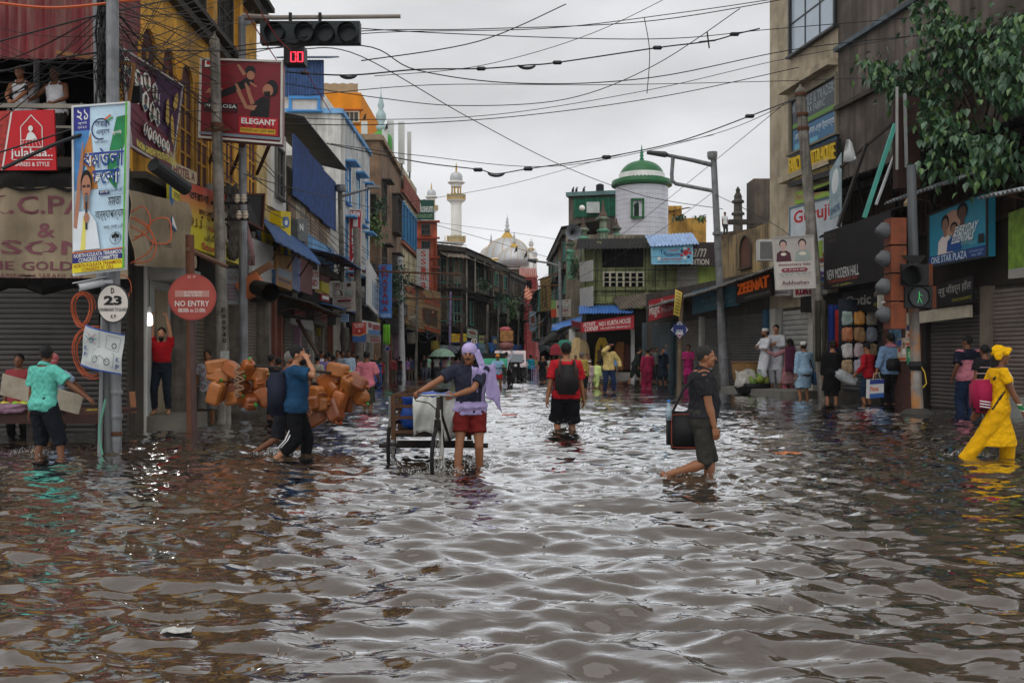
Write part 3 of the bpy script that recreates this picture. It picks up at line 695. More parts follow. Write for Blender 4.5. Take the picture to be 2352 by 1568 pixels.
for y0,y1,o in((632,636,.25),(664,668,.3),(700,703,.2),(740,744,.25)):mb=MB();Fm.box(mb,-.1,Fm.L+.15,ZZ(y1,gd),ZZ(y0,gd),-.1,o);mb.build('gate_band',PL('#b06a58',.3),g)
for i in range(9):u=i*Fm.L/9+.06;mb=MB();Fm.box(mb,u,u+.17,ZZ(632,gd),ZZ(614,gd),.02,.08);mb.build('merlon',M('#c99a90',rough=.8),g)
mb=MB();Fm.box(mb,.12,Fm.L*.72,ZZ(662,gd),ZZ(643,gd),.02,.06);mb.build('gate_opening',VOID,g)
for i in range(3):
    for j in range(3):u=.2+i*.75;mb=MB();Fm.box(mb,u,u+.42,ZZ(735-j*22,gd),ZZ(722-j*22,gd),.02,.06);mb.build('gate_niche',M('#5a2022',rough=.9),g)
Fm2=Fac(q(1216,gd-4),q(1243,gd+10));mb=MB();mb.prism([(*q(1210,gd-3),0),(*q(1230,gd-1),0),(*q(1243,gd+12),0),(*q(1216,gd+12),0)],(0,0,ZZ(690,gd)));mb.build('gate_wing',SAND,g)
for i in range(6):p=W(1209+i*5,668+i*4.6,gd-3.4+i*2);MB().lathe([(.22,-.9),(.25,-.4),(.12,-.2),(.2,0),(.15,.3),(.02,.75)],p,8).build('pinnacle',M('#c9866c',rough=.8),g)
for j in range(5):
    mb=MB();mb.box(W(1222,705+j*22,gd-3.2),(.9,.3,.7));mb.build('gate_niche',M('#6d2a2a',rough=.9),g)
# ---- houses on the right beyond the corner
b,F=old_house('old_house','dark leaning house above the tall brown letter sign',q(1300,62),q(1262,84),9.0,PL('#8a8070',.7),21,3,2.7,6,'#4f7f76')
old_house('old_house','distant grey house at the narrow end of the street',q(1262,84),q(1240,108),7.4,PL('#7b766c',.7),22,2,2.7,6)
b=block('end_house','hazy grey house closing the end of the street','building',[q(1196,150),q(1262,150),q(1262,158),q(1196,158)],-.4,8.5,PL('#8a857c',.4))
for i in range(4):window(b,Fac(q(1196,150),q(1262,150)),.6+i*1.1,1.2+i*1.1,4.8,6.4,M('#6a655c'),DARK)
# ---- far shop awnings (blue and grey plastic sheets)
for i,(x0,x1,d0,d1,y0,y1,cl)in enumerate(((1010,1060,70,71,792,806,'#5f6a70'),(1062,1100,71,74,782,812,'#2b5fa6'),(1090,1124,75,80,788,815,'#6e8ea0'),(1118,1140,80,84,786,808,'#2f78c9'),(1136,1172,84,88,792,816,'#5d6468'),(1160,1200,86,92,790,818,'#2d66b8'),(1236,1268,84,74,792,806,'#4d5357'),(1262,1300,74,60,786,800,'#3a3f3c'))):
    a,e=W(x0,y0,d0+1.5),W(x1,y0+2,d1+1.5);lab=['grey plastic awning beneath the arched window','long blue tarpaulin awning under green shuttered house','pale blue sheet awning next to long tarpaulin','small bright blue awning near head porter','dull grey awning over the far stalls','sagging blue awning beside the red gate','grey awning at narrow end of street','dark awning under the tall brown letter sign'][i]
    tarp('stall_awning',lab,[[a.lerp(e,k/6)+V((0,-j*1.0,-j*(y1-y0)/FOC*d0/2-.1*math.sin(k*1.7+i)*j))for k in range(7)]for j in range(3)],M(cl,rough=.55,var=.3,sc=1.5),cat='awning')
# ================================================================ east side of the street
FR=Fac((12.6,13.4),(6.8,49.6))
def fsign(F,o,x0,x1,yT0,yB0,yT1,yB1,face,label,**k):
    c=[F.P(*F.px(x,y,o),o)for x,y in((x0,yT0),(x1,yT1),(x1,yB1),(x0,yB0))]
    return Panel(*c,face,label=label,**k)
U=lambda x,o=0:FR.px(x,800,o)[0]
def rblock(name,label,x0,x1,z0,z1,mat,dep=7,o=0,cat='building'):
    u0,u1=sorted((U(x0),U(x1)));q=-FR.n*dep;a,b=FR.P(u0,0,o),FR.P(u1,0,o)
    return block(name,label,cat,[(a.x,a.y),(b.x,b.y),((b+q).x,(b+q).y),((a+q).x,(a+q).y)],z0,z1,mat)
# ---- beige modern block
BG=PL('#b5a78f',.3,blot=.2)
b=rblock('beige_block','beige modern block with strip windows and dupatta shop signs',1768,1925,2.9,15,BG)
def frw(b,x0,x1,yT,yB,frame,pane,**k):
    xm=(x0+x1)/2;u0,u1=sorted((U(x0),U(x1)));z1=FR.px(xm,yT)[1];z0=FR.px(xm,yB)[1];return window(b,FR,u0,u1,z0,z1,frame,pane,**k)
frw(b,1820,1921,-60,95,M('#2b2d2e',rough=.4),M('#a9b7c4',rough=.15,var=.1,spec=.6),bars=(2,1),fw=.1,depth=.12)
frw(b,1820,1923,205,330,M('#77705f'),M('#1c2327',rough=.15,spec=.6),bars=(0,0),fw=.12,depth=.1)
for yy in(175,392):mb=MB();z=FR.px(1870,yy)[1];u0,u1=sorted((U(1808),U(1925)));FR.box(mb,u0,u1,z-.1,z+.1,0,.35);mb.build('ledge',BG,b)
c=fsign(FR,.06,1821,1922,240,300,178,250,P('#26323a',rough=.3),'dark glass window poster with fabric traders lettering',th=.02);c.text('M. TEXTILE & TRADERS',.0,.05,.98,.38,P('#8d989c'),.01).text('SITRA FABRIC',.25,.42,.75,.68,P('#9aa5a8'),.0).rect(0,.8,1,.95,P('#5f8a3a'));c.done()
c=fsign(FR,.06,1821,1922,302,356,252,320,P('#1f5f86',rough=.3),'blue window poster with white Bengali lettering',th=.02);c.text('এম. টেক্সটাইলস এণ্ড ট্রেডার্স',.05,.12,.95,.5,P('#c9d6dc'),.01).rect(.05,.6,.6,.95,P('#5f9fb5'));c.done()
c=fsign(FR,.3,1813,1922,358,430,318,398,P('#232426'),'charcoal sign with raised yellow FANCY DUPATTA HOUSE letters',th=.15)
c.text('FANCY DUPATTA HOUSE',.02,.1,.98,.58,P('#d8b52a'),.02,raised=.05).text('151, RABINDRA SARANI, 2ND FLOOR, KOLKATA - 700 073',.05,.72,.97,.86,P('#b79c3c'));c.done()
c=fsign(FR,.12,1826,1920,442,470,412,446,P('#8fae3f'),'lime green sign with pink shop name below charcoal sign',th=.06);c.text('Fancy Dupatta House',.03,.2,.97,.85,P('#b04a74'),.01);c.done()
# ---- stained concrete block and dark house front behind the tree
b=rblock('concrete_block','tall dark stained concrete block above the fig tree',1925,2560,6.2,15,PL('#6e645c',.95,blot=.7,sc=.9,scol=(.035,.03,.025)),dep=7)
u0,u1=sorted((U(1925),U(2560)))
for z in(8.8,10.6):mb=MB();FR.box(mb,u0,u1,z,z+.13,0,.16);mb.build('ledge',PL('#5d6a72',.6)if z>10 else DKCON,b)
b=rblock('dark_house','dark wooden house front with struts behind the fig tree',1925,2560,2.9,6.2,M('#2a211b',rough=.9,var=.5,streak=.4),dep=6.6)
for i in range(9):u=u0+(u1-u0)*(i+.3)/9;window(b,FR,u,u+.9,4.5,6.0,M('#3a2d24',rough=.9),DARK,bars=(0,0),shut=M('#33261d',rough=.9,var=.5))
for i in range(7):u=u0+(u1-u0)*(i+.6)/7;MB().bar(FR.P(u,4.4,.05),FR.P(u-.7,6.3,1.0),.06).build('strut',DARK,b)
MB().corr(FR.P(u0+.1,6.45,-.1),FR.t*(u1-u0-.2),FR.n*1.2+V((0,0,-.2)),60,.03).build('sunshade_sheet',M('#1d1a18',rough=.9),b)
MB().bar(W(2060,200,23),W(2060,390,23),.05).build('pipe',M('#9a9a98'),b);MB().box(W(2082,330,23.5),(.55,.3,2.2)).build('panel',M('#32201c',rough=.9),b)
MB().bar(W(2078,215,23.2),W(2082,385,23.2),.06).build('pipe',M('#8d8f90'),b)
# ---- ground floor row of shops
b=rblock('shop_row','low row of shuttered shops along the east pavement',1484,2560,-.45,2.95,DKCON,dep=5)
SH=[(1500,1545,.1,'#3a4a50'),(1556,1612,.1,'#55504a'),(1622,1664,.1,'#4d4d4a'),(1672,1762,.06,'#4a4947'),(1802,1868,.3,'#9a9a96'),(1940,2035,.3,'#4a4a4a'),(2142,2268,.02,'#433d3a'),(2284,2400,.1,'#6b605a')]
for x0,x1,zb,cl in SH:
    ua,ub=sorted((U(x0),U(x1)));slat_curtain(b,FR,ua,ub,zb,2.85,.1 if cl!='#9a9a96' else .17,MT(cl,rough=.5,sc=2.),.03,bow=.03)
for x,cl in((1484,'#4a5a60'),(1550,'#22383f'),(1616,'#9a9a92'),(1667,'#20404e'),(1766,'#1f4f68'),(1785,'#b5b2aa'),(1872,'#a8a59d'),(2130,'#1a1513'),(2275,'#6b6055')):
    u=U(x);mb=MB();FR.box(mb,u-.17,u+.17,-.4,2.95,0,.16);mb.build('pier',M(cl,rough=.8,var=.35,streak=.3),b)
mb=MB();ua,ub=sorted((U(1772),U(1800)));FR.box(mb,ua,ub,.2,2.95,0,.08);mb.build('tiled_pier',M('#8f8f8b',rough=.6,var=.15),b)
for x0,x1,h,o in((1745,1895,.21,1.5),(2268,2420,.42,.3)):ua,ub=sorted((U(x0),U(x1)));mb=MB();FR.box(mb,ua,ub,-.42,h,.02,o);mb.build('door_step',M('#6d6a63' if h<.3 else '#8d8f8b',rough=.7,var=.35,bump=.4),b)
ua,ub=sorted((U(1872),U(2130)));mb=MB();FR.box(mb,ua,ub,2.7,3.2,0,.5);mb.build('fascia',DARK,b)
rblock('shop_upper_floor','dim upper wall behind the signs of the east shop row',1484,1768,2.95,4.4,DKCON,dep=5)
# posters on the pier beside the cloth stall
for i,(x0,x1,y0,y1,cl,lab)in enumerate(((2042,2070,735,800,'#4a6a80','torn blue poster on pier beside hanging cloth'),(2080,2110,745,795,'#c9b9a4','cream event poster with small portraits on the pier'),(2083,2110,800,838,'#2f8a5c','green poster with curly script on the pier'),(2060,2082,778,830,'#b9a894','cream poster half hidden behind blue shirted man'),(2092,2112,846,880,'#8fa3a8','peeling pale poster low on the pier'))):
    c=fsign(FR,.2,x0,x1,y0,y1,y0-3,y1-1,P(cl,var=.5,sc=6),lab,name='poster',cat='poster',th=.01)
    if i in(1,3):c.rect(.1,.08,.5,.3,P('#2c4a8a')).oval(.3,.5,.12,.1,P('#a33a2c'));figure(c,.55,.2,.4,.5,P('#d8d4cc'),P('#8a5a44'),BLACK);c.rect(.05,.85,.95,.95,P('#b5502c'));c.done()
    if i==2:c.text('জলসা',.1,.2,.9,.6,P('#b9d8a8'),.02);c.done()
mb=MB();ua,ub=sorted((U(2040),U(2130)));FR.box(mb,ua,ub,-.3,2.6,.05,.17);mb.build('pier',M('#4a2f2a',rough=.9,var=.5),b)
# ---- sheet roofs over the pavement
def raw(x0,x1,y0,y1,o,back,rise,n,mat,label,amp=.035):
    a=FR.P(*FR.px(x0,y0,o),o);e=FR.P(*FR.px(x1,y1,o),o);return awning('sheet_awning',label,a-FR.n*back+V((0,0,rise)),e-a,FR.n*back-V((0,0,rise)),n,mat,amp)
raw(1486,1636,708,665,1.3,1.5,.55,30,M('#5b5a57',rough=.8,var=.5,streak=.3),'grey corrugated awning over the dark shops by diamond sign')
raw(1637,1782,664,612,1.3,1.5,.5,28,M('#62605c',rough=.75,var=.5,streak=.3),'grey corrugated awning with blue edge above orange letter shop')
raw(1880,2035,545,488,1.1,1.4,.45,26,M('#2a2826',rough=.8,var=.4),'black corrugated awning above the black hall sign')
raw(2030,2210,468,408,1.25,1.4,.5,22,M('#8a8d90',rough=.55,var=.4),'pale corrugated awning above the blue essentials billboard')
raw(2245,2420,455,420,1.3,1.4,.3,16,M('#85888b',rough=.55,var=.4),'pale torn corrugated awning at the far right edge')
# ---- shop signs under the awnings
c=fsign(FR,.55,1490,1550,690,738,676,722,P('#9a2028'),'red slanted signboard with broken white letters under grey awning',th=.1)
c.text('Magic',.03,.2,.45,.9,P('#c9bdb4'),.03).text('Power',.5,.08,.97,.38,P('#c9bdb4'),.02).text('House',.52,.45,.97,.75,P('#c9bdb4'),.02);c.done()
c=fsign(FR,.5,1590,1695,668,722,645,700,P('#2b5f72'),'faded teal signboard left of orange letter sign',th=.08);c.text('WHOLE SELLER ALL KINDS',.2,.45,.9,.62,P('#6f8f98')).text('RABINDRA SARANI KOLKATA - 700 073',.3,.7,.92,.85,P('#6f8f98'));c.done()
c=fsign(FR,.6,1690,1772,652,697,625,678,P('#26201d'),'black signboard with glowing orange ZEENAT letters',th=.1);c.text('ZEENAT',.08,.08,.94,.6,M('#e0641a',rough=.5,emit=.12),.03,raised=.05).text('151, RABINDRA SARANI, KOLKATA-700073',.25,.76,.96,.9,P('#9a9a94'));c.done()
c=fsign(FR,.45,1776,1815,628,680,620,678,P('#b5b4b0'),'grey and white shop sign next to orange letter sign',th=.08);c.rect(0,0,1,.45,P('#32405f')).text('RABINDRA SARANI KOLKATA-73',.08,.8,.95,.92,BLACK).text('SILK',.3,.1,.95,.4,P('#8d93a5'),.03);c.done()
c=fsign(FR,.5,1822,1900,655,683,645,678,P('#c9c4bc'),'white sign with crimson KURTA letters',th=.06);c.text('KURTA',.1,.12,.72,.85,P('#9c2338'),.04,raised=.03);c.done()
# NEW MODERN HALL
c=fsign(FR,1.12,1892,2046,534,665,484,640,P('#191516',rough=.45),'large black hall sign with white lettering beneath black awning',th=.12)
c.text('PH : 9831710222',.03,.06,.2,.12,P('#5c4a46')).text('9883838006',.08,.16,.2,.21,P('#5c4a46')).text('NEW MODERN HALL',.06,.68,.56,.85,P('#c9c9c6')).text('153, RABINDRA SARANI KOLKATA - 700 007',.08,.86,.54,.92,P('#a04a3c'),.01).text('e - mail : option@live.in',.16,.94,.46,.99,P('#a8a04a'));c.done()
c=fsign(FR,.6,1935,2045,672,722,655,712,P('#151315',rough=.45),'black optician sign with big grey letters below hall sign',th=.1);c.text('Optic',.08,.2,.62,.8,P('#8d8a86'),.04).text('নিউ মর্ডান হল',.68,.1,.99,.5,P('#b5b2a8'),.01).text('NEW MODERN HALL',.68,.62,.99,.78,P('#a09a34'));c.done()
# Guruji
G=P('#c4ccd2',var=.15)
c=fsign(FR,.95,1815,1930,478,655,446,642,G,'tall white drinks banner with red Guruji lettering and bottles',name='banner',th=.05,frame=M('#5f7f92'))
c.text('Guruji',.08,.06,.82,.27,P('#b8242c'),.035).text('®',.84,.06,.9,.1,BLACK)
c.rect(.33,.34,.4,.42,P('#8a6a44')).poly([(.3,.6),(.3,.5),(.335,.42),(.395,.42),(.44,.5),(.44,.6)],P('#38181f'));c.rect(.58,.5,.68,.7,P('#8fae4a')).poly([(.76,.74),(.76,.6),(.8,.5),(.82,.44),(.9,.44),(.93,.5),(.97,.6),(.97,.74)],P('#c4401f')).oval(.87,.62,.06,.035,P('#d9c9a0')).oval(.66,.74,.08,.03,P('#7a3320')).oval(.73,.68,.05,.04,P('#8a2430'))
c.rect(.55,.8,.95,.815,P('#c99a2c')).oval(.62,.9,.09,.03,P('#5a3a78')).oval(.9,.88,.09,.05,P('#b5bcc0'));c.rect(.0,.94,1,1.0,P('#2c3470'));c.done()
c=fsign(FR,.9,1868,1934,636,668,620,656,P('#2a3068'),'navy banner strip with yellow name under drinks banner',name='banner',th=.03);c.text('বেয়াস কমিটি শাখা',.05,.08,.95,.32,P('#8d93b5')).text('ED KHAN (GUDDU)',.03,.5,.98,.8,P('#c9b23c'),.02).text('TMC Ward 42',.05,.84,.6,.97,P('#9aa0bd'));c.done()
c=fsign(FR,1.3,1905,1932,395,505,350,490,P('#8fa3a8',var=.4,sc=4),'torn leaning poster strip with SHOK lettering above drinks banner',name='banner',th=.02);c.text('SHOK',.1,.8,.95,.93,P('#2c3a6a'),.02);c.oval(.5,.35,.3,.22,P('#c9cfd0'));c.done()
# One Star Plaza
c=fsign(FR,.5,2134,2268,495,612,440,588,P('#2f86a0',rough=.4),'blue billboard of three people reading ONE STAR PLAZA',name='billboard',cat='billboard',th=.2,frame=M('#33302e'))
c.oval(.42,.3,.18,.22,P('#b58a74'));figure(c,.16,.12,.28,.75,P('#d9cfc9'),P('#8d6a58'),BLACK);figure(c,.42,.02,.36,.72,P('#5b8a96'),P('#5a3f34'),BLACK);figure(c,.33,.3,.26,.5,P('#1c4a8a'),P('#8d6a58'),BLACK)
c.rect(0,.82,1,1,P('#1d3f78')).text('ONE STAR PLAZA',.05,.84,.68,.97,P('#b9c9d8'),.03).text('153, Rabindra Sarani',.72,.86,.95,.9,P('#9ab0c4')).text('Kolkata - 700007',.76,.92,.93,.96,P('#9ab0c4'))
c.text('EVERYDAY',.46,.40,.84,.54,P('#e0e6e8'),.03,sl=.1).text('ESSENTIALS',.42,.54,.78,.68,P('#e0e6e8'),.03,sl=.1).text('ead',.72,.68,.84,.77,P('#6fb5c4')).rect(.87,.63,.96,.77,P('#1c2226'));c.done()
c=fsign(FR,.45,2150,2235,655,705,632,690,P('#121011'),'black sign with silver Hindi lettering under blue billboard',th=.06);c.text('न्यू मॉडर्न हॉल',.06,.12,.95,.62,P('#8d8a86'),.01).text('GSTIN NO 19AAPN1009P1ZZ',.45,.78,.96,.9,P('#9a8f2c'));c.done()
c=fsign(FR,.35,2062,2225,722,748,700,728,P('#a89f8d',var=.3),'dusty cream shutter box below the Hindi sign',th=.1);c.done()
c=fsign(FR,.6,2316,2420,490,640,450,632,P('#6a8a2c',var=.5,sc=5),'lime green peeling hoarding at the far right edge',name='hoarding',cat='billboard',th=.1);c.poly([(0,.86),(1,.84),(1,1),(0,1)],P('#8d8a84'));c.done()
# leaning poles, planks and scrap behind the awnings
for i,(a,e,cl,wd,lab)in enumerate((((2056,285,23.5),(1985,500,23.5),'#4a9a8c',.09,'teal painted plank leaning over the black awning'),((2075,300,24),(2012,470,23.6),'#b9bcbf',.05,'pale metal tube leaning behind teal plank'),((1990,330,24.5),(1925,520,24.2),'#231f1c',.07,'black bent frame bar over drinks banner'),((1930,385,25),(2060,275,24),'#2b2522',.06,'dark slanting roof bar below the dark house'),((2100,440,23),(2080,470,22),'#8d7a5c',.08,'short broken timber lying on pale awning'))):
    o=MB().bar(W(*a),W(*e),wd).build('leaning_bar',M(cl,rough=.6,var=.3));tag(o,lab,'bar')
tarp('plastic_bag','crumpled white plastic sheet hanging from roof bar',[[W(1944,322,24),W(1950,320,24.05),W(1957,328,24)],[W(1938,350,24),W(1950,345,23.9),W(1966,362,24)],[W(1936,372,24),W(1952,372,23.9),W(1968,366,24)]],M('#b8bab9',rough=.5,var=.3))
# ---- lime corner house with the kurta shop
d2=54.;Fk=Fac((4.05,54.4),(10.6,53.4));LIME=PL('#8f9566',.8,sc=1.6);LIMEB=PL('#86984a',.5)
b=block('lime_house','lime green corner house with lattice balcony above the kurta shop','building',[(4.05,54.4),(10.6,53.4),(10.8,61),(4.4,61)],3.9,7.4,LIME)
mb=MB();mb.prism([(4.2,54.6,-.45),(10.6,53.6,-.45),(10.8,61,-.45),(4.4,61,-.45)],(0,0,4.34));mb.build('wall',DARK,b)
def fk(x0,x1,y0,y1):(u0,z1),(u1,z0)=Fk.px(x0,y0),Fk.px(x1,y1);return u0,u1,z0,z1
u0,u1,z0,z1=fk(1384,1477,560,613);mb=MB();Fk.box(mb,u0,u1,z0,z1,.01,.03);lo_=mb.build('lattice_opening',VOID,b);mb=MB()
for i in range(16):
    for s in(-1,1):a=u0+(u1-u0)*i/15;mb.bar(Fk.P(a,z0,.05),Fk.P(min(u1,max(u0,a+s*.55)),z1,.05),.02)
mb.build('lattice',M('#2a2a28'),lo_)
for i in range(6):
    x=1388+i*15.5;u0,u1,z0,z1=fk(x,x+11,627,658);window(b,Fk,u0,u1,z0,z1,M('#cfc9b2',rough=.8),VOID,bars=(0,2),fw=.07,sill=False)
for x in(1372,1480,1530):u0,u1,z0,z1=fk(x,x+9,555,690);mb=MB();Fk.box(mb,u0,u1,z0,z1,0,.14);mb.build('pilaster',LIME,b)
for y in(662,692):u0,u1,z0,z1=fk(1336,1536,y,y+4);mb=MB();Fk.box(mb,u0,u1,z0,z1,0,.2);mb.build('ledge',LIME,b)
for k in range(9):u,z=Fk.px(1345+k*23,600,.5);MB().bar(Fk.P(u,4.2,.5),Fk.P(u,7.4,.5),.03).build('scaffold_pole',BLACK,b)
for z in(4.6,5.4,6.0):MB().bar(Fk.P(.2,z,.52),Fk.P(6.2,z,.52),.03).build('scaffold_pole',BLACK,b)
MB().corr(Fk.P(-.4,7.9,-.6),Fk.t*5.2,Fk.n*1.6+V((0,0,-.75)),24,.04).build('roof_sheet',M('#22201e',rough=.9,var=.4),b)
u0,u1,z0,z1=fk(1556,1600,615,692);slat_curtain(b,Fk,u0,u1,z0,z1,.1,MT('#8a8681'),.05)
u0,u1,z0,z1=fk(1605,1690,605,680);mb=MB();Fk.box(mb,u0,u1,z0,z1,.02,.1);mb.build('wall_panel',LIMEB,b)
c=sign((1497,566,52.4),(1590,563,52.4),(1590,605,52.4),(1498,606,52.4),P('#6fb0cc'),'pale blue Taj INTERNATIONAL cap shop sign on lime house',th=.5,frame=M('#8fb9c9'),fw=.06)
c.text('Taj',.2,.2,.36,.58,P('#1d3f7a'),.04).text('INTERNATIONAL',.37,.4,.72,.62,P('#1d3f7a'),.03).text('ﻞﻨﺸﻴﻧﺮﺘﻧﺍ',.38,.14,.66,.34,P('#b02a2c'),.02).text('ALL KINDS OF CAP SUPPLIERS',.22,.68,.74,.82,P('#b02a2c'),.02).text('191, RABINDRA SARANI, 1st Floor, KOLKATA - 700073',.1,.87,.88,.95,BLACK).oval(.84,.4,.07,.16,P('#b02a2c'))
for i in range(7):a=i*.9;c.oval(.84+.11*math.cos(a),.42+.27*math.sin(a),.035,.08,P(['#b02a2c','#1d2f5a','#d8d8d8'][i%3]))
c.oval(.17,.7,.04,.1,P('#d8d8d8'));c.done()
MB().corr(W(1494,566,52.2),W(1606,560,52.2)-W(1494,566,52.2),V((-.15,1.2,.75)),14,.04).build('sheet_awning',MT('#8fa9cc',rough=.4));tag(bpy.data.objects['sheet_awning.005']if 'sheet_awning.005' in bpy.data.objects else bpy.data.objects[-1],'small pale blue sheet awning over the cap shop sign','awning')
c=sign((1536,557,53),(1686,556,52.4),(1686,610,52.4),(1536,612,53),P('#2b201e'),'dark brown sign reading THE TRADITION, wholesaler of mens kurta',th=.15)
c.text('sanam',.1,.25,.55,.62,P('#9a938c'),.02,sl=.1).text('THE TRADITION',.02,.7,.62,.95,P('#bdb5a8'),.03).text('WHOLESALER AND',.7,.1,.98,.3,P('#cfcac2'),.03).text('DISTRIBUTERS',.72,.4,.94,.58,P('#cfcac2'),.03).text('OF MENS KURTA',.71,.68,.96,.88,P('#cfcac2'),.03);c.done()
for(y0,y1),lab in(((597,648),'upper blank white board on the lime house corner'),((657,706),'lower blank white board on the lime house corner')):
    c=sign((1331,y0+6,54.5),(1361,y0,52.8),(1361,y1-3,52.8),(1332,y1,54.5),P('#a9a8a4',var=.2),lab,th=.04);c.rect(.3,.62,.8,.66,P('#8d8f98'));c.done()
c=sign((1334,741,51.5),(1456,723,51.0),(1456,755,51.0),(1336,763,51.5),P('#a3202c'),'red SETHI CORNER NO1 KURTA HOUSE sign under blue roof',th=.3)
c.text("SETHI'S",.03,.08,.26,.46,P('#d8d2cc'),.03,sl=.1).text('CORNER',.05,.5,.31,.92,P('#d8d2cc'),.03,sl=.1).text('NO1 KURTA HOUSE',.34,.18,.94,.56,P('#d8d2cc'),.03).text('149B, RABINDRA SARANI KOL-73',.36,.68,.93,.9,P('#d8d2cc'),.0);c.done()
c=sign((1312,736,53.5),(1333,741,51.5),(1335,763,51.5),(1313,760,53.5),P('#7a2a2e'),'shaded red end panel of the kurta house sign',th=.1);c.done()  # shade of the turned end is put into a darker red
awning('sheet_awning','bright blue sheet roof above the red kurta house sign',W(1330,702,54),W(1450,700,53.4)-W(1330,702,54),V((-.2,-2.6,-.55)),20,MT('#3f73b8',rough=.45,var=.35),.04)
awning('sheet_awning','brown corrugated roof between blue roof and red slanted sign',W(1405,684,54),W(1490,672,52)-W(1405,684,54),V((.2,-2.3,-.75)),12,M('#6b6257',rough=.8,var=.5),.05)
tarp('stall_awning','ragged dark tarpaulin over the hanging cloth stall',[[W(1240+i*13,776-i*5+3*math.sin(i*2),58-i*.7)for i in range(8)],[W(1238+i*13,796-i*6+4*math.sin(i*3),56.5-i*.7)for i in range(8)]],M('#2b2927',rough=.8,var=.4),cat='awning')
tarp('stall_awning','blue tarpaulin strip below the anniversary sale sign',[[W(1268+i*14,745-i*4,56)for i in range(6)],[W(1266+i*14,760-i*4+2*math.sin(i*2),54)for i in range(6)]],M('#3a6cb0',rough=.5,var=.3),cat='awning')
# shop interior, glass front and pillars
for x,w_ in((1314,14),(1342,9),(1453,8)):p,q_=W(x,760,52.6),W(x,868,52.6);o=MB().box((p.x,52.6,1.15),(w_/FOC*52.6,.25,3.1)).build('pillar',M('#b9b9b6',rough=.6,var=.15));o.parent=b;o.location=-b.location
mb=MB();mb.box((5.6,54.1,.1),(3.3,2.6,.5));mb.build('door_step',M('#8d8a84',rough=.6),b)
for i,(x,y0,y1,cl,lab)in enumerate(((1325,775,850,'#b59c72','gold brocade sherwani coat hanging on kurta shop front'),(1338,780,840,'#8d7a5a','dark gold coat hanging next to brocade coat'),(1383,775,845,'#c9a83c','yellow sherwani on stand inside the kurta shop'),(1425,785,850,'#8a5a34','brown draped shawls inside the kurta shop'),(1280,790,815,'#8a3038','red cloth bundle on the stall left of kurta shop'),(1297,780,800,'#3a7a68','green cloth piece hanging above red bundle'),(1436,790,850,'#4a2a24','maroon draped shawls near the white pillar'))):
    p=W(x,y0,53.2 if x>1345 else 52.0);hh=(y1-y0)/FOC*52;mb=MB();rows=[]
    for j in range(7):
        t=j/6;wd=(.16+.18*math.sin(min(1,t*3)*1.57))*(1+.25*t);rows.append([p+V((math.cos(a)*wd,math.sin(a)*wd*.45,-hh*t))for a in[k*math.pi/8 for k in range(17)]])
    
    mb.sheet(rows);o=mb.build('hanging_coat' if 'coat' in lab or 'sherwani' in lab else 'hanging_cloth',CL(cl),None,True);tag(o,lab,'clothing')
# ---- white tiled tower with green dome
dt=68.;k=dt/FOC;c0=W(1474,550,dt);Rt=59*k
tw=thing('tiled_tower','white tiled round tower with green dome and spire','tower',c0)
GT=M('#1f5f33',rough=.35,var=.2,sc=2.,bump=.2,bsc=6)
MB().lathe([(Rt-.03,-9),(Rt-.03,0),(Rt-.03,(550-425)*k)],c0,48).build('tower_core',M('#8d8d95',rough=.8),tw)
ht=(550-432)*k;rows_,cols_=11,56;th=2*math.pi/cols_;hh=ht/rows_;mb=MB();w2=Rt*math.tan(th/2)*.965
mb.add([(-w2,-.03,.008),(w2,-.03,.008),(w2,-.03,hh-.008),(-w2,-.03,hh-.008),(-w2,.01,.008),(w2,.01,.008),(w2,.01,hh-.008),(-w2,.01,hh-.008)],[(0,1,2,3),(0,4,5,1),(1,5,6,2),(2,6,7,3),(3,7,4,0)])
src=mb.build('tile',M('#c9cad2',rough=.3,var=.1,sc=.8,streak=.12));tme=src.data;bpy.data.objects.remove(src);rest=MB()
for j in range(rows_):
    for i in range(cols_):
        a=th*i;vis=-math.cos(a)<-.04 or abs(a)<.01
        if math.cos(a)>.04:inst('tile',tme,tw,c0+V((Rt*math.sin(a),-Rt*math.cos(a),hh*j)),a)
        else:
            q3=Matrix.Rotation(a,3,'Z');rest.add([c0+V((Rt*math.sin(a),-Rt*math.cos(a),hh*j))+q3@V(v.co)for v in tme.vertices],[tuple(p.vertices)for p in tme.polygons])
o=rest.build('tile_cladding',tme.materials[0],tw);o['kind']='stuff'
MB().lathe([(Rt+.06,-.55),(Rt+.08,-.1),(Rt+.02,.12)],c0,48).build('green_base',GT,tw)
MB().lathe([(Rt,0),(69*k,.12),(70*k,.25),(68*k,.48),(Rt*.95,.5)],W(1474,432,dt),48).build('eave',GT,tw)
MB().lathe([(52*k,0),(53*k,.2),(52*k,.55)],W(1474,418,dt),40).build('white_band',M('#d8d8d4',rough=.5),tw)
for i in range(40):a=2*math.pi*i/40;p=W(1474,416,dt)+V((53.5*k*math.sin(a),-53.5*k*math.cos(a),0));MB().box(p,(.16,.16,.24),a).build('scallop',GT,tw)
cdm=W(1474,408,dt);MB().lathe([(51*k*math.cos(R(a))**.9,(408-370)*k*1.0*math.sin(R(a)))for a in range(0,90,6)]+[(.05,38*k)],cdm,40).build('dome',GT,tw,True)
MB().lathe([(8*k,-.1),(9*k,.05),(2.5*k,.15),(5.5*k,5*k),(3*k,9*k),(5*k,13*k),(3*k,17*k),(4.4*k,20*k),(1.6*k,24*k),(2*k,26*k),(.6*k,38*k)],W(1474,371,dt),14).build('spire',M('#2f7a5a',rough=.4,var=.2),tw,True)
wp_=W(1464,479,dt-Rt-.02);mb=MB();fw_=25*k;fh_=40*k
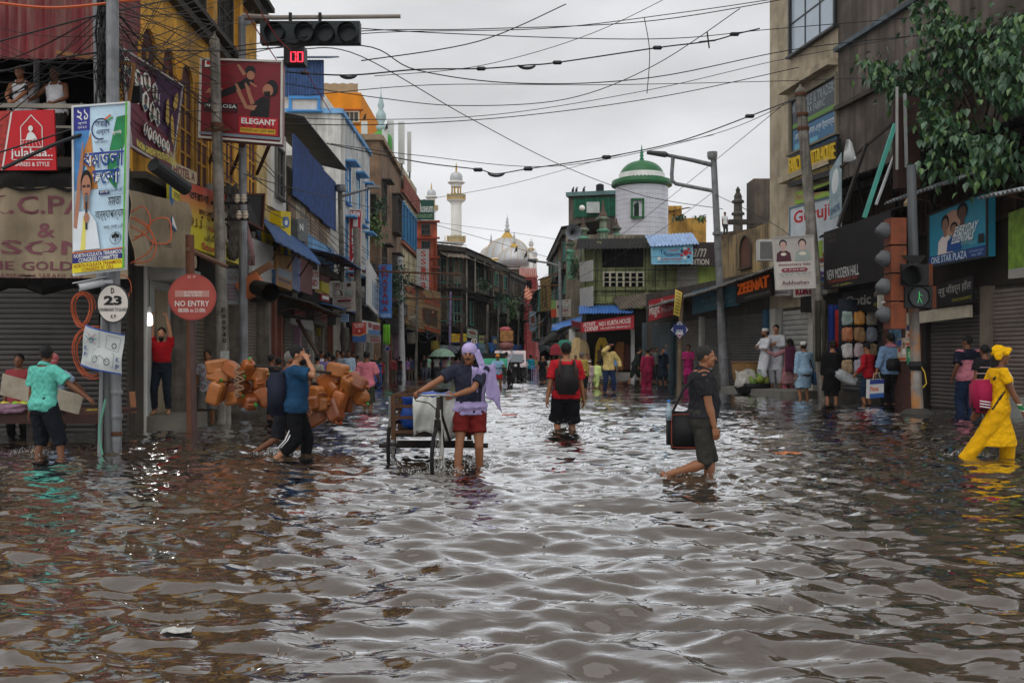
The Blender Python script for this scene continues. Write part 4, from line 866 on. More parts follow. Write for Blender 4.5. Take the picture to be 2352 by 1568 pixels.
for dx,dz,sx,sz in((-fw_/2,0,.14,fh_),(fw_/2,0,.14,fh_),(0,fh_/2,fw_+.14,.13),(0,-fh_/2,fw_+.14,.13)):mb.box(wp_+V((dx,0,dz)),(sx,.3,sz))
wo_=mb.build('window',GT,tw);MB().box(wp_+V((0,.1,0)),(fw_,.06,fh_)).build('window_panel',M('#c9cad0',rough=.5),wo_)
mb=MB();mb.prism([wp_+V((x*fw_,.04,z*fh_))for x,z in((-.28,-.42),(.28,-.42),(.28,.1),(.36,.16),(.2,.28),(.1,.3),(0,.4),(-.1,.3),(-.2,.28),(-.36,.16),(-.28,.1))],(0,.02,0));mb.build('arched_opening',M('#122a20',rough=.8),wo_)
# ---- house with green netting and small old minarets
b=block('netted_house','dark roof house wrapped in green netting beside tiled tower','building',[q(1306,72),q(1425,71),q(1425,80),q(1306,80)],0,ZZ(452,72),PL('#6d6258',.8))
Fn=Fac(q(1306,72),q(1425,71));mb=MB();Fn.box(mb,.4,Fn.L,ZZ(500,72),ZZ(457,72),.05,.09);mb.build('netting',M('#1c5a44',rough=.9,var=.4,sc=4),b)
for i in range(5):MB().bar(Fn.P(.5+i*.85,ZZ(502,72),.12),Fn.P(.5+i*.85,ZZ(452,72),.12),.05).build('netting_post',M('#2f7a5c'),b)
mb=MB();Fn.box(mb,-.15,Fn.L+.1,ZZ(452,72),ZZ(443,72),-2,.3);mb.build('roof_sheet',M('#5d7a7a',rough=.7,var=.3),b)
MB().box(W(1362,477,71.3),(.95,.3,.8)).build('air_conditioner',M('#b9c0bd',rough=.5),b);MB().lathe([(.28,0),(.3,.1),(.3,.55),(.1,.65)],W(1378,442,72.4),14).build('roof_tank',BLACK,b)
b=block('gable_house','low brown gabled house with horn loudspeaker near old minarets','building',[q(1283,66),q(1330,65),q(1330,72),q(1283,72)],0,ZZ(560,66),BROWN)
mb=MB();p0,p1=W(1280,562,65.6),W(1332,528,64.6);mb.obox((p0+p1)/2+V((0,3,0)),(p1-p0)/2,(0,3.3,0),(0,0,.06));mb.build('roof_sheet',M('#4a3f38',rough=.9),b)
mb=MB();mb.prism([(XX(1283,66),65.9,ZZ(560,66)),(XX(1330,66),65.4,ZZ(560,66)),(XX(1330,66),65.4,ZZ(533,66))],(0,5,0));mb.build('gable',BROWN,b)
window(b,Fac(q(1283,65.95),q(1330,64.95)),.3,.8,6.8,8.3,GRNP,DARK)
b=block('red_roof_house','dull red curved roof house behind old minarets','building',[q(1330,67),q(1425,66),q(1425,70),q(1330,70)],0,ZZ(556,66.5),REDB)
MOSS=PL('#7f8a78',.85,sc=2.5,scol=(.02,.02,.016));MINT=PL('#6aa58a',.5,sc=3)
for i,(x,y0,y1,sc,dd)in enumerate(((1340,497,566,1.0,61),(1385,458,556,1.15,62),(1416,500,556,.85,63),(1310,530,596,.8,60))):
    k=dd/FOC;c1=W(x,y1,dd);H=(y1-y0)*k;r=9.5*sc*k
    t=thing('old_minaret',['mossy minaret with white ball lamp at its tip','tallest mossy minaret with pointed tip','short mossy minaret touching the tiled tower','stubby mint green minaret under horn loudspeaker'][i],'minaret',c1,'small old minarets on the side mosque')
    MB().lathe([(r,-1.2),(r,.0),(r*.92,H*.24)],c1,8).build('lower_shaft',MINT if i==3 else MOSS,t)
    for zz,rr in((.0,1.3),(.25,1.35),(.53,1.45)):MB().lathe([(r*.9,H*zz-.12),(r*rr,H*zz),(r*rr,H*zz+.08),(r*.9,H*zz+.16)],c1,8).build('ring_moulding',MINT if zz!=.53 else MOSS,t)
    MB().lathe([(r*.8,H*.27),(r*.78,H*.52)],c1,8).build('upper_shaft',MOSS,t)
    MB().lathe([(r*.9,H*.56),(r*.95,H*.6),(r*.75,H*.68),(r*.35,H*.74),(r*.5,H*.79),(r*.2,H*.84),(r*.28,H*.88),(r*.03,H)],c1,10).build('cap',M('#5a4a40',rough=.9,var=.5),t,True)
p=W(1337,478,60.9);o=MB().ell(p,(.19,.19,.19),14).build('ball_lamp',M('#e0ddd6',rough=.4,var=.05),None,True);o.location=(0,0,0);tag(o,'white ball lamp beside mossy minaret tip','lamp')
hs=thing('horn_speaker','grey horn loudspeaker mounted by gabled house','loudspeaker',W(1317,533,59));p=W(1317,533,59)
MB().tube([p+V((-.05,.9,.05)),p+V((-.02,.5,0)),p+V((0,.2,0)),p],[.12,.14,.3,.5],18,False).build('horn',M('#6f7478',rough=.5,var=.2),hs,True);MB().lathe([(.1,0),(.1,.01)],p+V((0,.45,0)),12).build('driver',BLACK,hs)
# ---- roofs and ruins behind the street lamp
b=block('yellow_roof_house','ochre roof house with plants seen left of the street lamp','building',[q(1528,80),q(1622,79),q(1622,86),q(1528,86)],0,ZZ(503,80),PL('#d0a04c',.55))
mb=MB();mb.box(W(1545,492,82),(1.3,1.5,1.2));mb.build('roof_room',PL('#c2943f',.5),b);MB().corr(W(1530,486,81),W(1588,476,81)-W(1530,486,81),(0,2.5,.3),8,.05).build('roof_sheet',M('#5a4a42',rough=.9),b)
b=block('ruined_house','dark ruined brick house behind the beige block edge','building',[q(1640,62),q(1790,58),q(1790,68),q(1640,68)],0,ZZ(527,60),PL('#6a5848',.9))
mb=MB();mb.box(W(1760,470,66),(2.2,2,3.2));mb.build('roof_room',PL('#5d5248',.8),b);mb=MB();mb.box(W(1745,510,62),(4.,.4,.3));mb.build('ledge',DKCON,b)
b=block('brown_wall_house','peeling tan wall above the corrugated awning','building',[q(1655,46.5),q(1790,39),q(1790,44),q(1655,52)],0,ZZ(530,43),PL('#a58d64',.8,blot=.7,bcol=(.06,.045,.03)))
fw3=Fac(q(1655,46.5),q(1790,39));window(b,fw3,3.0,4.3,5.2,5.9,M('#4a3f34'),M('#5f3a2e'),arch=True,bars=(0,0))
for i,(x,y0,y1)in enumerate(((1695,428,522),(1762,410,500))):
    dd=66;k=dd/FOC;c1=W(x,y1,dd);H=(y1-y0)*k;r=11*k
    t=thing('stone_turret',['dark stone turret with bulbous top near rooftop man','dark stone turret against the beige block'][i],'turret',c1)
    MB().lathe([(r,-1),(r,0),(r*.95,H*.3)],c1,8).build('lower_shaft',PL('#5d574e',.8),t);MB().lathe([(r*1.35,H*.3),(r*1.4,H*.34),(r*.9,H*.38),(r*.85,H*.58),(r*1.3,H*.6),(r*1.3,H*.64),(r*.8,H*.68),(r*.85,H*.76),(r*.4,H*.86),(r*.5,H*.91),(r*.05,H)],c1,10).build('upper_shaft',PL('#57524a',.8),t)
# ================================================================ shop fronts further up the west side
def wshop(F,u0,u1,z1,mat,parent,n='slat',each=True):slat_curtain(parent,F,u0,u1,-.1,z1,.1,mat,.06,each=each)
bb=bpy.data.objects['cream_house'];bw_=bpy.data.objects['white_house'];bn=bpy.data.objects['brown_house'];bs=bpy.data.objects['striped_house']
for B_,F_,segs,cl in((bb,F2,((.5,1.9),(3.2,4.6),(5.2,6.8),(7.2,8.8),(9.2,10.8)),'#544d46'),(bw_,F3,((.4,2.2),(2.7,4.6),(5.2,7.6)),'#57524c'),(bn,F5,((.5,3.),(3.6,6.2),(7.,9.6)),'#4a4540')):
    for i,(a,e)in enumerate(segs):wshop(F_,a,e,2.5,MT(cl,rough=.5,sc=2.),B_,each=B_ is bb or i==0)
    mb=MB();F_.box(mb,0,F_.L,2.5,3.5,0,.35);mb.build('fascia',DARK,B_)
    for i,(a,e)in enumerate(segs):mb=MB();F_.box(mb,e+.05,e+.3,-.4,2.6,0,.25);mb.build('pier',M(['#7d4a3c','#8a6a7c','#a39e94','#6b625a'][i%4],rough=.85,var=.3,streak=.3),B_)
mb=MB();F5b.box(mb,.2,9.8,-.3,3.0,.02,.06);mb.build('shop_opening',VOID,bs);mb=MB();F6.box(mb,.1,1.5,-.3,3.0,.02,.06);mb.build('shop_opening',VOID,bpy.data.objects['salmon_house'])
mb=MB();F2.box(mb,.0,.3,-.4,3.6,0,.5);mb.build('pier',M('#6d3f33',rough=.85,var=.3),bb)
awning('sheet_awning','blue grey corrugated roof beneath the yellow bank sign',W(600,500,25.2),W(700,560,30.5)-W(600,500,25.2),W(574,514,22.6)-W(600,500,25.2)+V((.6,0,-.4)),34,MT('#4a6a9a',rough=.5),.03)
awning('sheet_awning','dark low sheet awning over the grey shop shutters',W(610,668,27),W(704,706,35)-W(610,668,27),V((1.3,-.1,-.35)),26,M('#3f3b37',rough=.8,var=.5),.03)
awning('sheet_awning','slim blue awning left of the anniversary poster',W(704,688,34),W(766,706,42)-W(704,688,34),V((1.2,0,-.3)),22,MT('#3f6aa5',rough=.5),.03)
awning('sheet_awning','dark blue awning fixed below blue corrugated wall',W(690,565,31),W(752,600,38.5)-W(690,565,31),V((1.4,-.2,-.35)),24,MT('#35507a',rough=.5),.03)
# ---- signs of the west side
RED=P('#b01c26');WHITE=P('#dcdcd8');NAVY=P('#1f2a5e');YL=P('#e0c41e');SK=P('#a8745a');SKD=P('#6e4636')
c=sign((-30,256,15.3),(124,252,15.3),(129,391,15.3),(-30,391,15.3),P('#bd1420',rough=.4),'bright red balcony sign with white weaver emblem and lettering',th=.04)
c.poly([(0,0),(.37,0),(.22,1),(0,1)],P('#a3302a',var=.6,sc=14));c.poly([(.36,0),(.385,0),(.235,1),(.21,1)],P('#d9cfc9'))
c.line([(.5,.62),(.5,.28),(.53,.24),(.6,.16),(.66,.08),(.72,.16),(.79,.24),(.82,.28),(.82,.62),(.5,.62)],.012,WHITE)
for i in range(6):c.line([(.55+i*.042,.5),(.51+i*.058,.62)],.005,WHITE)
c.line([(.5,.5),(.82,.5)],.006,WHITE);c.oval(.655,.31,.035,.05,WHITE);c.poly([(.58,.5),(.61,.4),(.65,.36),(.69,.38),(.72,.42),(.75,.49),(.7,.48),(.7,.5)],WHITE)
c.text('julahaa..',.36,.64,.97,.82,WHITE,.02).rect(.38,.825,.97,.835,WHITE).text('SAREES & STYLE',.42,.87,.92,.94,WHITE,.01).text('®',.92,.62,.96,.66,WHITE);c.done()
# political banner on its wooden frame
c=sign((168,246,13.45),(297,236,13.45),(289,618,13.45),(171,632,13.45),P('#b9d3e3',var=.25,sc=2.),'tall blue and white rally banner tied to the pole cluster',name='banner',cat='banner',th=.05,frame=M('#cfd2d2'),fw=.025)
c.poly([(0,0),(.0,.5),(.16,.5),(.3,.12),(.3,0)],P('#4a86bf',var=.4,sc=3));c.rect(.0,.01,.3,.145,P('#2c2f86'));c.poly([(.1,.34),(.32,.16),(.36,.3),(.45,.5),(.33,.5),(.24,.36)],P('#b97a3c',var=.3));c.poly([(.62,.34),(.78,.08),(1,.07),(1,.16),(.84,.34),(.8,.52),(.66,.46)],P('#1f7a48',var=.5,sc=6))
c.text('২১',.07,.02,.27,.085,WHITE,.01).text('জুলাই',.09,.092,.25,.112,WHITE).text('২০২২',.09,.118,.25,.135,WHITE)
c.ring(.5,.145,.17,.065,.12,NAVY,f=(.2,.95)).text('অমর',.4,.1,.62,.135,NAVY,.02).text('একুেশ',.42,.145,.66,.185,NAVY,.02);c.line([(.57,.09),(.68,.065)],.03,P('#d0662c'));c.line([(.62,.1),(.72,.08)],.03,P('#2f8a4a'))
c.text('জুলাই',.7,.16,.88,.19,WHITE,.01).text('শহিদ স্মরেণ',.38,.215,.64,.235,BLACK,.01)
c.text('ধম্র্তলা'.replace('্র্',''),.2,.275,.93,.375,WHITE,.06).text('ধমতলা',.2,.275,.93,.375,P('#1d3f8a'),.02);c.line([(.5,.262),(.55,.285)],.03,P('#1d3f8a'))
c.text('চেলা',.36,.375,.86,.475,WHITE,.06).text('চেলা',.36,.375,.86,.475,P('#1d3f8a'),.02)
c.rect(.48,.515,.68,.54,NAVY).text('প্রধান বক্তা',.5,.518,.66,.536,WHITE).text('জনেনত্রী',.7,.51,.92,.535,NAVY,.005).line([(.48,.508),(.98,.505),(.98,.545),(.7,.548)],.006,P('#5a7a9c'))
c.text('মমতা',.66,.555,.9,.61,BLACK,.015).text('বেন্দ্যাপাধ্যায়',.42,.635,.98,.7,BLACK,.012).text('সময়- েবলা ১২টা',.58,.722,.96,.755,P('#2a2a30'),.008)
c.ring(.81,.808,.11,.037,.08,BLACK).oval(.77,.797,.035,.012,BLACK).oval(.85,.797,.035,.012,BLACK).oval(.81,.787,.03,.011,BLACK).rect(.8,.8,.815,.835,BLACK)
c.poly([(.0,.86),(.03,.7),(.12,.63),(.3,.63),(.44,.7),(.52,.86)],P('#d5dbe0'));c.poly([(.14,.86),(.2,.66),(.26,.66),(.24,.86)],P('#d8cf6a'));c.poly([(.02,.72),(.1,.42),(.17,.3),(.2,.3),(.2,.36),(.16,.46),(.13,.6),(.08,.73)],SK);c.poly([(.15,.32),(.19,.22),(.205,.22),(.2,.33)],SK)
c.oval(.26,.46,.105,.075,BLACK).rect(.21,.52,.31,.62,SK).oval(.26,.485,.085,.07,SK).rect(.19,.475,.25,.49,P('#30241f')).rect(.27,.475,.33,.49,P('#30241f')).oval(.265,.53,.03,.008,P('#7a3a34')).rect(.245,.555,.285,.74,P('#23282c')).oval(.265,.555,.035,.022,P('#5a6268')).oval(.27,.67,.05,.03,SK)
c.rect(0,.868,1,.876,P('#c46a2c'));c.rect(0,.876,1,.935,P('#26286e')).text('NORTH KOLKATA TRINAMOOL',.03,.88,.97,.904,WHITE,.02).text('CONGRESS COMMITTEE',.12,.908,.88,.932,WHITE,.02)
c.rect(0,.936,1,.992,P('#d8c820')).text('NORTH KOLKATA TRINAMOOL',.03,.941,.96,.964,P('#8a2a1c'),.02).text('CONGRESS SC CELL',.18,.967,.8,.989,P('#8a2a1c'),.02);c.rect(.965,0,1,1,P('#5aa83c'));c.done()
# community banner with portraits
c=sign((276,110,14.8),(418,198,18.0),(392,392,17.4),(300,336,15.2),P('#6a2438',var=.2),'maroon and purple greeting banner of hexagon portraits along the wall',name='banner',cat='banner',th=.03,frame=M('#b9b2ac'),fw=.03,warp=lambda s,t:.05*math.sin(s*6)*math.sin(t*5))
c.poly([(.55,0),(1,0),(1,1),(.3,1)],P('#43204a',var=.3))
def hexp(c,s,t,r,ra):
    c.poly([(s,t-ra),(s+r,t-ra*.45),(s+r,t+ra*.45),(s,t+ra),(s-r,t+ra*.45),(s-r,t-ra*.45)],P('#d5d2c6'));c.oval(s,t-ra*.12,r*.45,ra*.42,SKD);c.oval(s,t-ra*.42,r*.42,ra*.2,BLACK);c.poly([(s-r*.7,t+ra*.5),(s,t+ra*.2),(s+r*.7,t+ra*.5),(s,t+ra*.85)],random.choice([P('#2c4a5c'),P('#c9c9c9'),P('#5c2430'),P('#2f4a34')]))
for s,t in((.08,.16),(.2,.24),(.34,.2),(.5,.26),(.66,.3),(.16,.4),(.28,.44),(.42,.5),(.54,.52),(.32,.72),(.4,.75),(.48,.76),(.56,.78),(.64,.8),(.72,.8)):hexp(c,s,t,.062 if t<.6 else .036,.115 if t<.6 else .075)
for s,t,h in((.74,.3,.2),(.88,.18,.1),(.84,.45,.24)):c.poly([(s-.03,t),(s,t-.06),(s+.03,t),(s+.04,t+h),(s,t+h+.06),(s-.04,t+h)],P('#b99a4a'))
c.text('MAHATMA GANDHI YOUTH FOUNDATION',.06,.90,.98,.98,P('#d8d04a'),.03).text('Eid Mubarak',.68,.84,.92,.9,P('#c9b884'),.0).ring(.9,.74,.06,.1,.15,P('#b99a4a'));c.done()
# steel billboard
c=sign((462,136,19.75),(648,142,19.85),(646,330,19.85),(458,315,19.75),P('#7a1c26',rough=.4,var=.12),'dark red billboard of father tossing child reading ELEGANT',name='billboard',cat='billboard',th=.35,frame=M('#c9c4bc'),fw=.04)
BK=P('#141216');c.poly([(.1,.5),(.24,.4),(.44,.3),(.6,.18),(.66,.26),(.56,.34),(.4,.42),(.28,.47),(.1,.56)],BK);c.poly([(.06,.43),(.1,.37),(.28,.36),(.25,.41)],SK);c.poly([(.44,.06),(.47,.05),(.56,.17),(.52,.19)],SK);c.poly([(.61,.26),(.7,.32),(.68,.33),(.6,.28)],SK)
c.oval(.61,.13,.065,.065,BK).oval(.615,.185,.05,.055,SK);c.poly([(.6,.72),(.66,.52),(.76,.44),(.86,.46),(.84,.72)],BK);c.poly([(.46,.33),(.5,.4),(.58,.56),(.7,.55),(.66,.62),(.55,.6),(.44,.38)],SK);c.poly([(.56,.36),(.61,.38),(.67,.53),(.62,.55)],SK);c.poly([(.42,.3),(.44,.28),(.5,.38),(.47,.4)],SK).poly([(.54,.29),(.56,.28),(.62,.37),(.57,.38)],SK)
c.oval(.88,.33,.075,.1,BK).oval(.83,.36,.065,.075,SK).poly([(.78,.38),(.86,.37),(.86,.44),(.79,.44)],BK);c.rect(.05,.015,.145,.1,WHITE).oval(.097,.05,.03,.025,RED)
c.rect(.05,.55,.46,.66,BK).text('BHAROSA',.06,.565,.45,.61,WHITE,.02).text('RIKHTA NAHI, TIKTA HAIN.',.06,.63,.44,.65,RED,.01).rect(.48,.7,.96,.92,P('#b5202a')).text('ELEGANT',.51,.72,.93,.79,WHITE,.05).text('S T E E L',.51,.805,.92,.825,BK,.03).rect(.5,.84,.93,.9,P('#c9a02c')).text("INDIA'S no.1 QST BAR",.51,.85,.92,.885,BK,.02);c.rect(0,.93,1,.965,P('#7d8a92'));c.text('www.elegantsteel.com',.78,.02,.97,.035,P('#a8868a'));c.done()
mb=MB()
for x in(500,560,620):mb.bar(W(x,330,20.2),W(x-30,400,23),.06)
mb.build('prop',RUST,c.o)
c=sign((395,370,17.9),(452,396,19.2),(452,424,19.2),(396,404,17.9),P('#b5a48a',var=.3),'faded cream HOTEL board under the verandah',th=.04);c.text('HOTEL A',.05,.15,.92,.85,P('#6e3430'),.04);c.done()
c=sign((413,414,17.8),(550,456,21.6),(551,608,21.6),(416,560,17.8),P('#c4b428',var=.15),'red to yellow lungi shop billboard reading 911',name='billboard',cat='billboard',th=.25)
for i in range(10):c.poly([(0,i*.07),(1,i*.045),(1,i*.045+.046),(0,i*.07+.071)],P([(.42,.05,.03),(.44,.07,.03),(.45,.10,.035),(.46,.14,.04),(.47,.18,.04),(.48,.22,.04),(.5,.27,.04),(.5,.31,.04),(.5,.35,.04),(.5,.38,.035)][i]))
for t_,s0,t0,s1,t1,m_ in(('তারানা',.12,.12,.42,.24,BLACK),('911',.48,.14,.65,.3,P('#6a4a14')),('লুঙ্গি',.26,.32,.55,.5,P('#3a1414')),('911',.12,.52,.3,.66,P('#6a4a14')),('ﮧﻧﺍﺮﺗ',.4,.54,.66,.68,RED),('ںﺎﯿﮕﻨﻟ',.34,.7,.58,.82,P('#3a1414')),('Stores',.3,.86,.62,.97,RED)):c.text(t_,s0,t0,s1,t1,m_,.03)
c.text('112/4, RABINDRA SARANI',.62,.82,.97,.88,BLACK,.01).text('KOLKATA - 1',.72,.9,.95,.95,BLACK,.01);c.poly([(.68,.3),(.72,.25),(.96,.25),(1,.3),(1,.74),(.94,.8),(.72,.74),(.68,.68)],P('#b9b09c'));c.rect(.73,.32,.98,.68,P('#3a1414')).text('911',.76,.42,.97,.56,P('#8a6a1c'),.03);c.done()
c=sign((394,428,17.3),(413,438,17.8),(414,545,17.8),(395,520,17.3),P('#2c5a8a'),'narrow blue and yellow end panel of lungi billboard',th=.04);c.rect(0,0,1,.28,P('#c9b82c')).text('तराना',.2,.1,.95,.24,BLACK,.01).rect(0,.75,1,.95,WHITE).text('na',.5,.76,.98,.92,RED,.04);c.done()
c=sign((645,484,27.2),(668,487,27.8),(668,645,27.8),(645,640,27.2),P('#d0b818'),'tall yellow bank sign with black Bengali letters',th=.35)
for i,ch in enumerate(('ই','উ','েকা','ব্য')):c.text(ch,.2,.3+i*.19,.75,.42+i*.19,BLACK,.03)
c.poly([(.3,.08),(.7,.08),(.82,.13),(.82,.18),(.7,.23),(.3,.23),(.18,.18),(.18,.13)],P('#1f62a8')).oval(.5,.155,.16,.05,WHITE);c.done()
c=sign((607,505,25.4),(641,525,27.4),(641,590,27.4),(608,578,25.4),P('#d0b818'),'yellow horizontal bank board behind tall bank sign',th=.08);c.text('ইউেকা ব্যাংক',.15,.2,.9,.4,BLACK,.01).text('UCO BANK',.5,.75,.97,.92,P('#1f4a8a'),.02).text('यूको',.1,.55,.4,.72,P('#1f4a8a'),.02);c.done()
c=sign((564,446,22.8),(606,446,23.5),(602,528,23.5),(566,508,22.8),P('#1b1614'),'blank black box sign tilted over the corrugated roof',th=.3,frame=M('#5a2f22'));c.done()
c=sign((683,504,29),(706,502,30),(708,566,30),(684,548,29),P('#55585a'),'dark grey box sign with white N on cream house',th=.3);c.text('N',.2,.2,.55,.5,WHITE,.05);c.done()
tarp('torn_cloth','long torn grey and pink cloth hanging from wires over lungi billboard',[[W(521+24*t+(i-2)*(9+3*t)+6*math.sin(t*7+i),424+t*172+5*math.sin(i*2.1),20.6+.12*math.sin(i*2+t*9))for i in range(6)]for t in[k/9 for k in range(10)]],CL('#6f6a66',chk=('#4d494a',9)),cat='cloth')
tarp('torn_cloth','faded pink strip of torn cloth next to the long grey cloth',[[W(552+18*t+(i-1)*7+4*math.sin(t*6+i),450+t*160,20.7+.1*math.sin(i*3+t*8))for i in range(4)]for t in[k/7 for k in range(8)]],CL('#8a6a68'),cat='cloth')
c=sign((502,616,20.6),(549,618,20.6),(547,699,20.6),(502,699,20.6),P('#8a8c8e',var=.2),'grey translucent price board strapped to concrete pole',th=.02);c.text('FLAT',.55,.05,.95,.16,P('#6a6c70'),.02).text('60%',.5,.18,.95,.32,P('#6a5a50'),.03)
for i in range(5):c.rect(.15,.42+i*.1,.9,.49+i*.1,P('#7d6a70'))
c.done()
c=sign((633,576,26),(671,592,28),(671,668,28),(634,654,26),P('#a5783a',var=.3),'gold brown box sign right of white shop panel',th=.5);c.rect(.1,.45,.95,.7,P('#8a98a8')).rect(.1,.76,.9,.82,P('#4a4a6a'));c.done()
c=sign((658,574,27.4),(690,596,29.4),(689,672,29.4),(660,656,27.4),P('#5a6a96',var=.6,sc=8),'blue printed shop hoarding behind gold box sign',th=.06);c.done()
c=sign((689,590,29.5),(718,612,31.5),(717,678,31.5),(689,668,29.5),P('#6a3a3a',var=.6,sc=8),'maroon saree print hoarding beside blue hoarding',th=.06);c.done()
c=sign((578,546,22.8),(628,566,25.6),(628,654,25.6),(579,640,22.8),P('#aaa9a5',var=.12),'plain pale grey shop panel under corrugated roof',th=.08);c.done()
c=sign((706,602,32),(733,604,33),(733,664,33),(706,662,32),P('#c4c3be'),'white sign with red ARTS letters on the west side',th=.3);c.text('ARTS',.1,.34,.95,.56,P('#a02a30'),.05).text('ND',.25,.65,.85,.9,P('#a02a30'),.05).text('PA',.3,.06,.85,.26,P('#a02a30'),.05);c.done()
c=sign((736,604,34),(758,612,35.5),(758,650,35.5),(736,646,34),P('#5a1f26'),'dark maroon board with blurred lettering right of white arts sign',th=.1);c.rect(.1,.3,.9,.6,P('#8a4a4c'));c.done()
c=sign((738,645,34),(756,652,35),(756,676,35),(738,668,34),P('#b5a52c'),'small yellow board under the maroon board',th=.08);c.done()
c=sign((738,674,34),(757,678,35),(757,694,35),(738,690,34),P('#8a2a2c'),'small red and white board under yellow board',th=.08);c.rect(.1,.25,.9,.7,WHITE);c.done()
c=sign((676,706,29.5),(702,716,31.5),(702,730,31.5),(676,724,29.5),P('#3a2a28'),'narrow board with red shop letters under dark awning',th=.2);c.text('A.S.ARSHADALLI',.04,.2,.96,.8,P('#a8343a'),.04);c.done()
c=sign((668,692,30.4),(720,712,33),(719,760,33),(669,742,30.4),P('#a5a39e',var=.2),'blank white fascia board above shutters near bamboo pole',th=.12);c.done()
c=sign((722,706,33),(752,714,35),(752,752,35),(722,742,33),P('#4a4644',var=.3),'dark boxed fascia with red lettering patch near anniversary poster',th=.3);c.rect(.5,.2,.95,.7,P('#8a3a3c'));c.done()
# anniversary poster (portrait sheet on a pole)
def anniv(c,full=True):
    c.rect(.04,.03,.96,.46,P('#a8a29c'));figure(c,.06,.05,.38,.42,P('#4a1f2c'),P('#b5938a'),P('#1d1a1c'));figure(c,.52,.05,.4,.42,P('#8f9a94'),P('#c0a298'),P('#1d1a1c'));c.oval(.25,.33,.07,.03,P('#d0c8b8')).oval(.72,.33,.09,.035,P('#d0c8b8'))
    c.text('Anniversary Sale',.1,.5,.9,.575,P('#6e2a3a'),.012);c.poly([(.16,.635),(.22,.6),(.78,.6),(.84,.635),(.78,.672),(.22,.672)],P('#7a2636'))
    c.text('18 - 23 April, 2022',.24,.617,.76,.657,WHITE,.005)
    for s in(.1,.53):c.line([(s,.69),(s+.39,.69),(s+.39,.82),(s,.82),(s,.69)],.006,P('#8a7a7c'))
    c.text('Flat 50% off',.14,.705,.45,.745,P('#4a7a78'),.01).text('Flat 100% off',.56,.705,.89,.745,P('#4a7a78'),.01).text('On Making Charges of Gold',.13,.765,.46,.79,P('#5a3a40')).text('On Making Charges of Diamond',.56,.765,.89,.79,P('#5a3a40')).text('Aabhushan',.16,.84,.84,.92,P('#5a2a34'),.02).text('*Satyanarayan Park A.C Market *Emami Shoppers City',.08,.95,.92,.97,P('#5a3a40'));c.done()
anniv(sign((763,649,36),(816,646,36),(817,714,36),(765,716,36),P('#b5aaa0',var=.15),'wrinkled anniversary sale poster on the west side pole',name='poster',cat='poster',th=.02,warp=lambda s,t:.05*math.sin(s*5+t*4)))
anniv(sign((1277,690,57),(1311,687,57),(1311,726,57),(1278,728,57),P('#b5aaa0',var=.15),'far anniversary sale poster above blue tarpaulin strip',name='poster',cat='poster',th=.04))
c=sign((1266,690,57.4),(1278,690,57),(1278,728,57),(1266,730,57.4),P('#7a9a5a'),'green and red end strip of far anniversary poster',name='poster',cat='poster',th=.04);c.rect(0,.5,1,1,P('#b0442c'));c.done()
c=sign((1774,546,26.4),(1868,541,26.2),(1873,661,26.2),(1782,665,26.4),P('#bdb6ae',rough=.35,var=.1),'large anniversary sale light box on the tilted east pole',name='light_box',cat='sign',th=.22,frame=M('#a8a5a0'),fw=.03);anniv(c)
c=sign((783,721,36.4),(801,721,36.4),(801,739,36.4),(783,739,36.4),P('#a8c0d8'),'small blue and white notice under the west anniversary poster',name='poster',cat='poster',th=.02)
for i in range(4):c.rect(.1,.1+i*.22,.9,.22+i*.22,P('#3a5a94'))
c.done()
c=sign((809,741,37.5),(841,740,37.5),(841,785,37.5),(810,786,37.5),P('#b5453c'),'red perfume board with blue foot reading AL KISWA',th=.04);c.text('AL KISWA',.14,.05,.86,.16,WHITE,.02).text('FRAGRANCE',.2,.18,.8,.25,WHITE,.02).oval(.5,.45,.32,.14,P('#a02c2c')).oval(.5,.43,.08,.07,P('#d8a088')).poly([(0,.62),(.5,.68),(1,.55),(1,1),(0,1)],P('#3a5f96')).poly([(0,.6),(.5,.66),(1,.53),(1,.58),(.5,.71),(0,.65)],P('#c9963c'));c.done()
c=sign((803,482,40.5),(831,482,40.5),(827,636,40.5),(801,636,40.5),P('#b01f2c'),'tall red NEW INDIA GUEST HOUSE sign',th=.15,frame=M('#c9b9b4'),fw=.05)
for i,ch in enumerate('INDIA'):c.text(ch,.22 if ch!='I' else .3,.14+i*.132,.78 if ch!='I' else .7,.25+i*.132,WHITE,.05)
c.text('NEW',.1,.02,.9,.11,WHITE,.05).text('GUEST',.08,.82,.92,.88,WHITE,.04).text('HOUSE',.08,.9,.92,.96,WHITE,.04);c.done()
c=sign((870,608,46),(899,607,46),(899,730,46),(871,730,46),P('#3f72b5'),'tall blue KHAZANA COLLECTION sign with dark red letters',th=.25)
for i,ch in enumerate('KHAZANA'):c.text(ch,.25,.02+i*.127,.72,.115+i*.127,P('#7a2030'),.05,raised=.04)
c.text('COLLECTION',.06,.93,.94,.98,P('#c9d4e0'),.02);c.done()
c=sign((846,596,41),(870,640,46),(870,728,46),(846,700,41),P('#c9cac8',var=.15),'white shop hoarding with blue panels left of blue tall sign',th=.1)
for i in range(4):c.rect(.35+i*.15,.3,.44+i*.15,.9,P('#5a7a9c'))
c.done()
c=sign((832,735,39),(873,742,44.5),(873,770,44.5),(833,765,39),P('#b5b2ac',var=.2),'white and blue shop fascia with red letter blocks below hoarding',th=.2);c.rect(.3,.1,.5,.5,P('#7a3038')).rect(.55,.2,.98,.6,P('#8a3a40')).rect(.3,.65,1,1,P('#4a6fa0'));c.done()
c=sign((846,768,40),(875,770,44),(875,787,44),(846,786,40),P('#8a8480',var=.2),'small KHAZANA fascia with dark red letters',th=.1);c.text('KHAZANA',.12,.1,.9,.5,P('#4a1a24'),.02).rect(.15,.6,.9,.85,P('#8a2a34'));c.done()
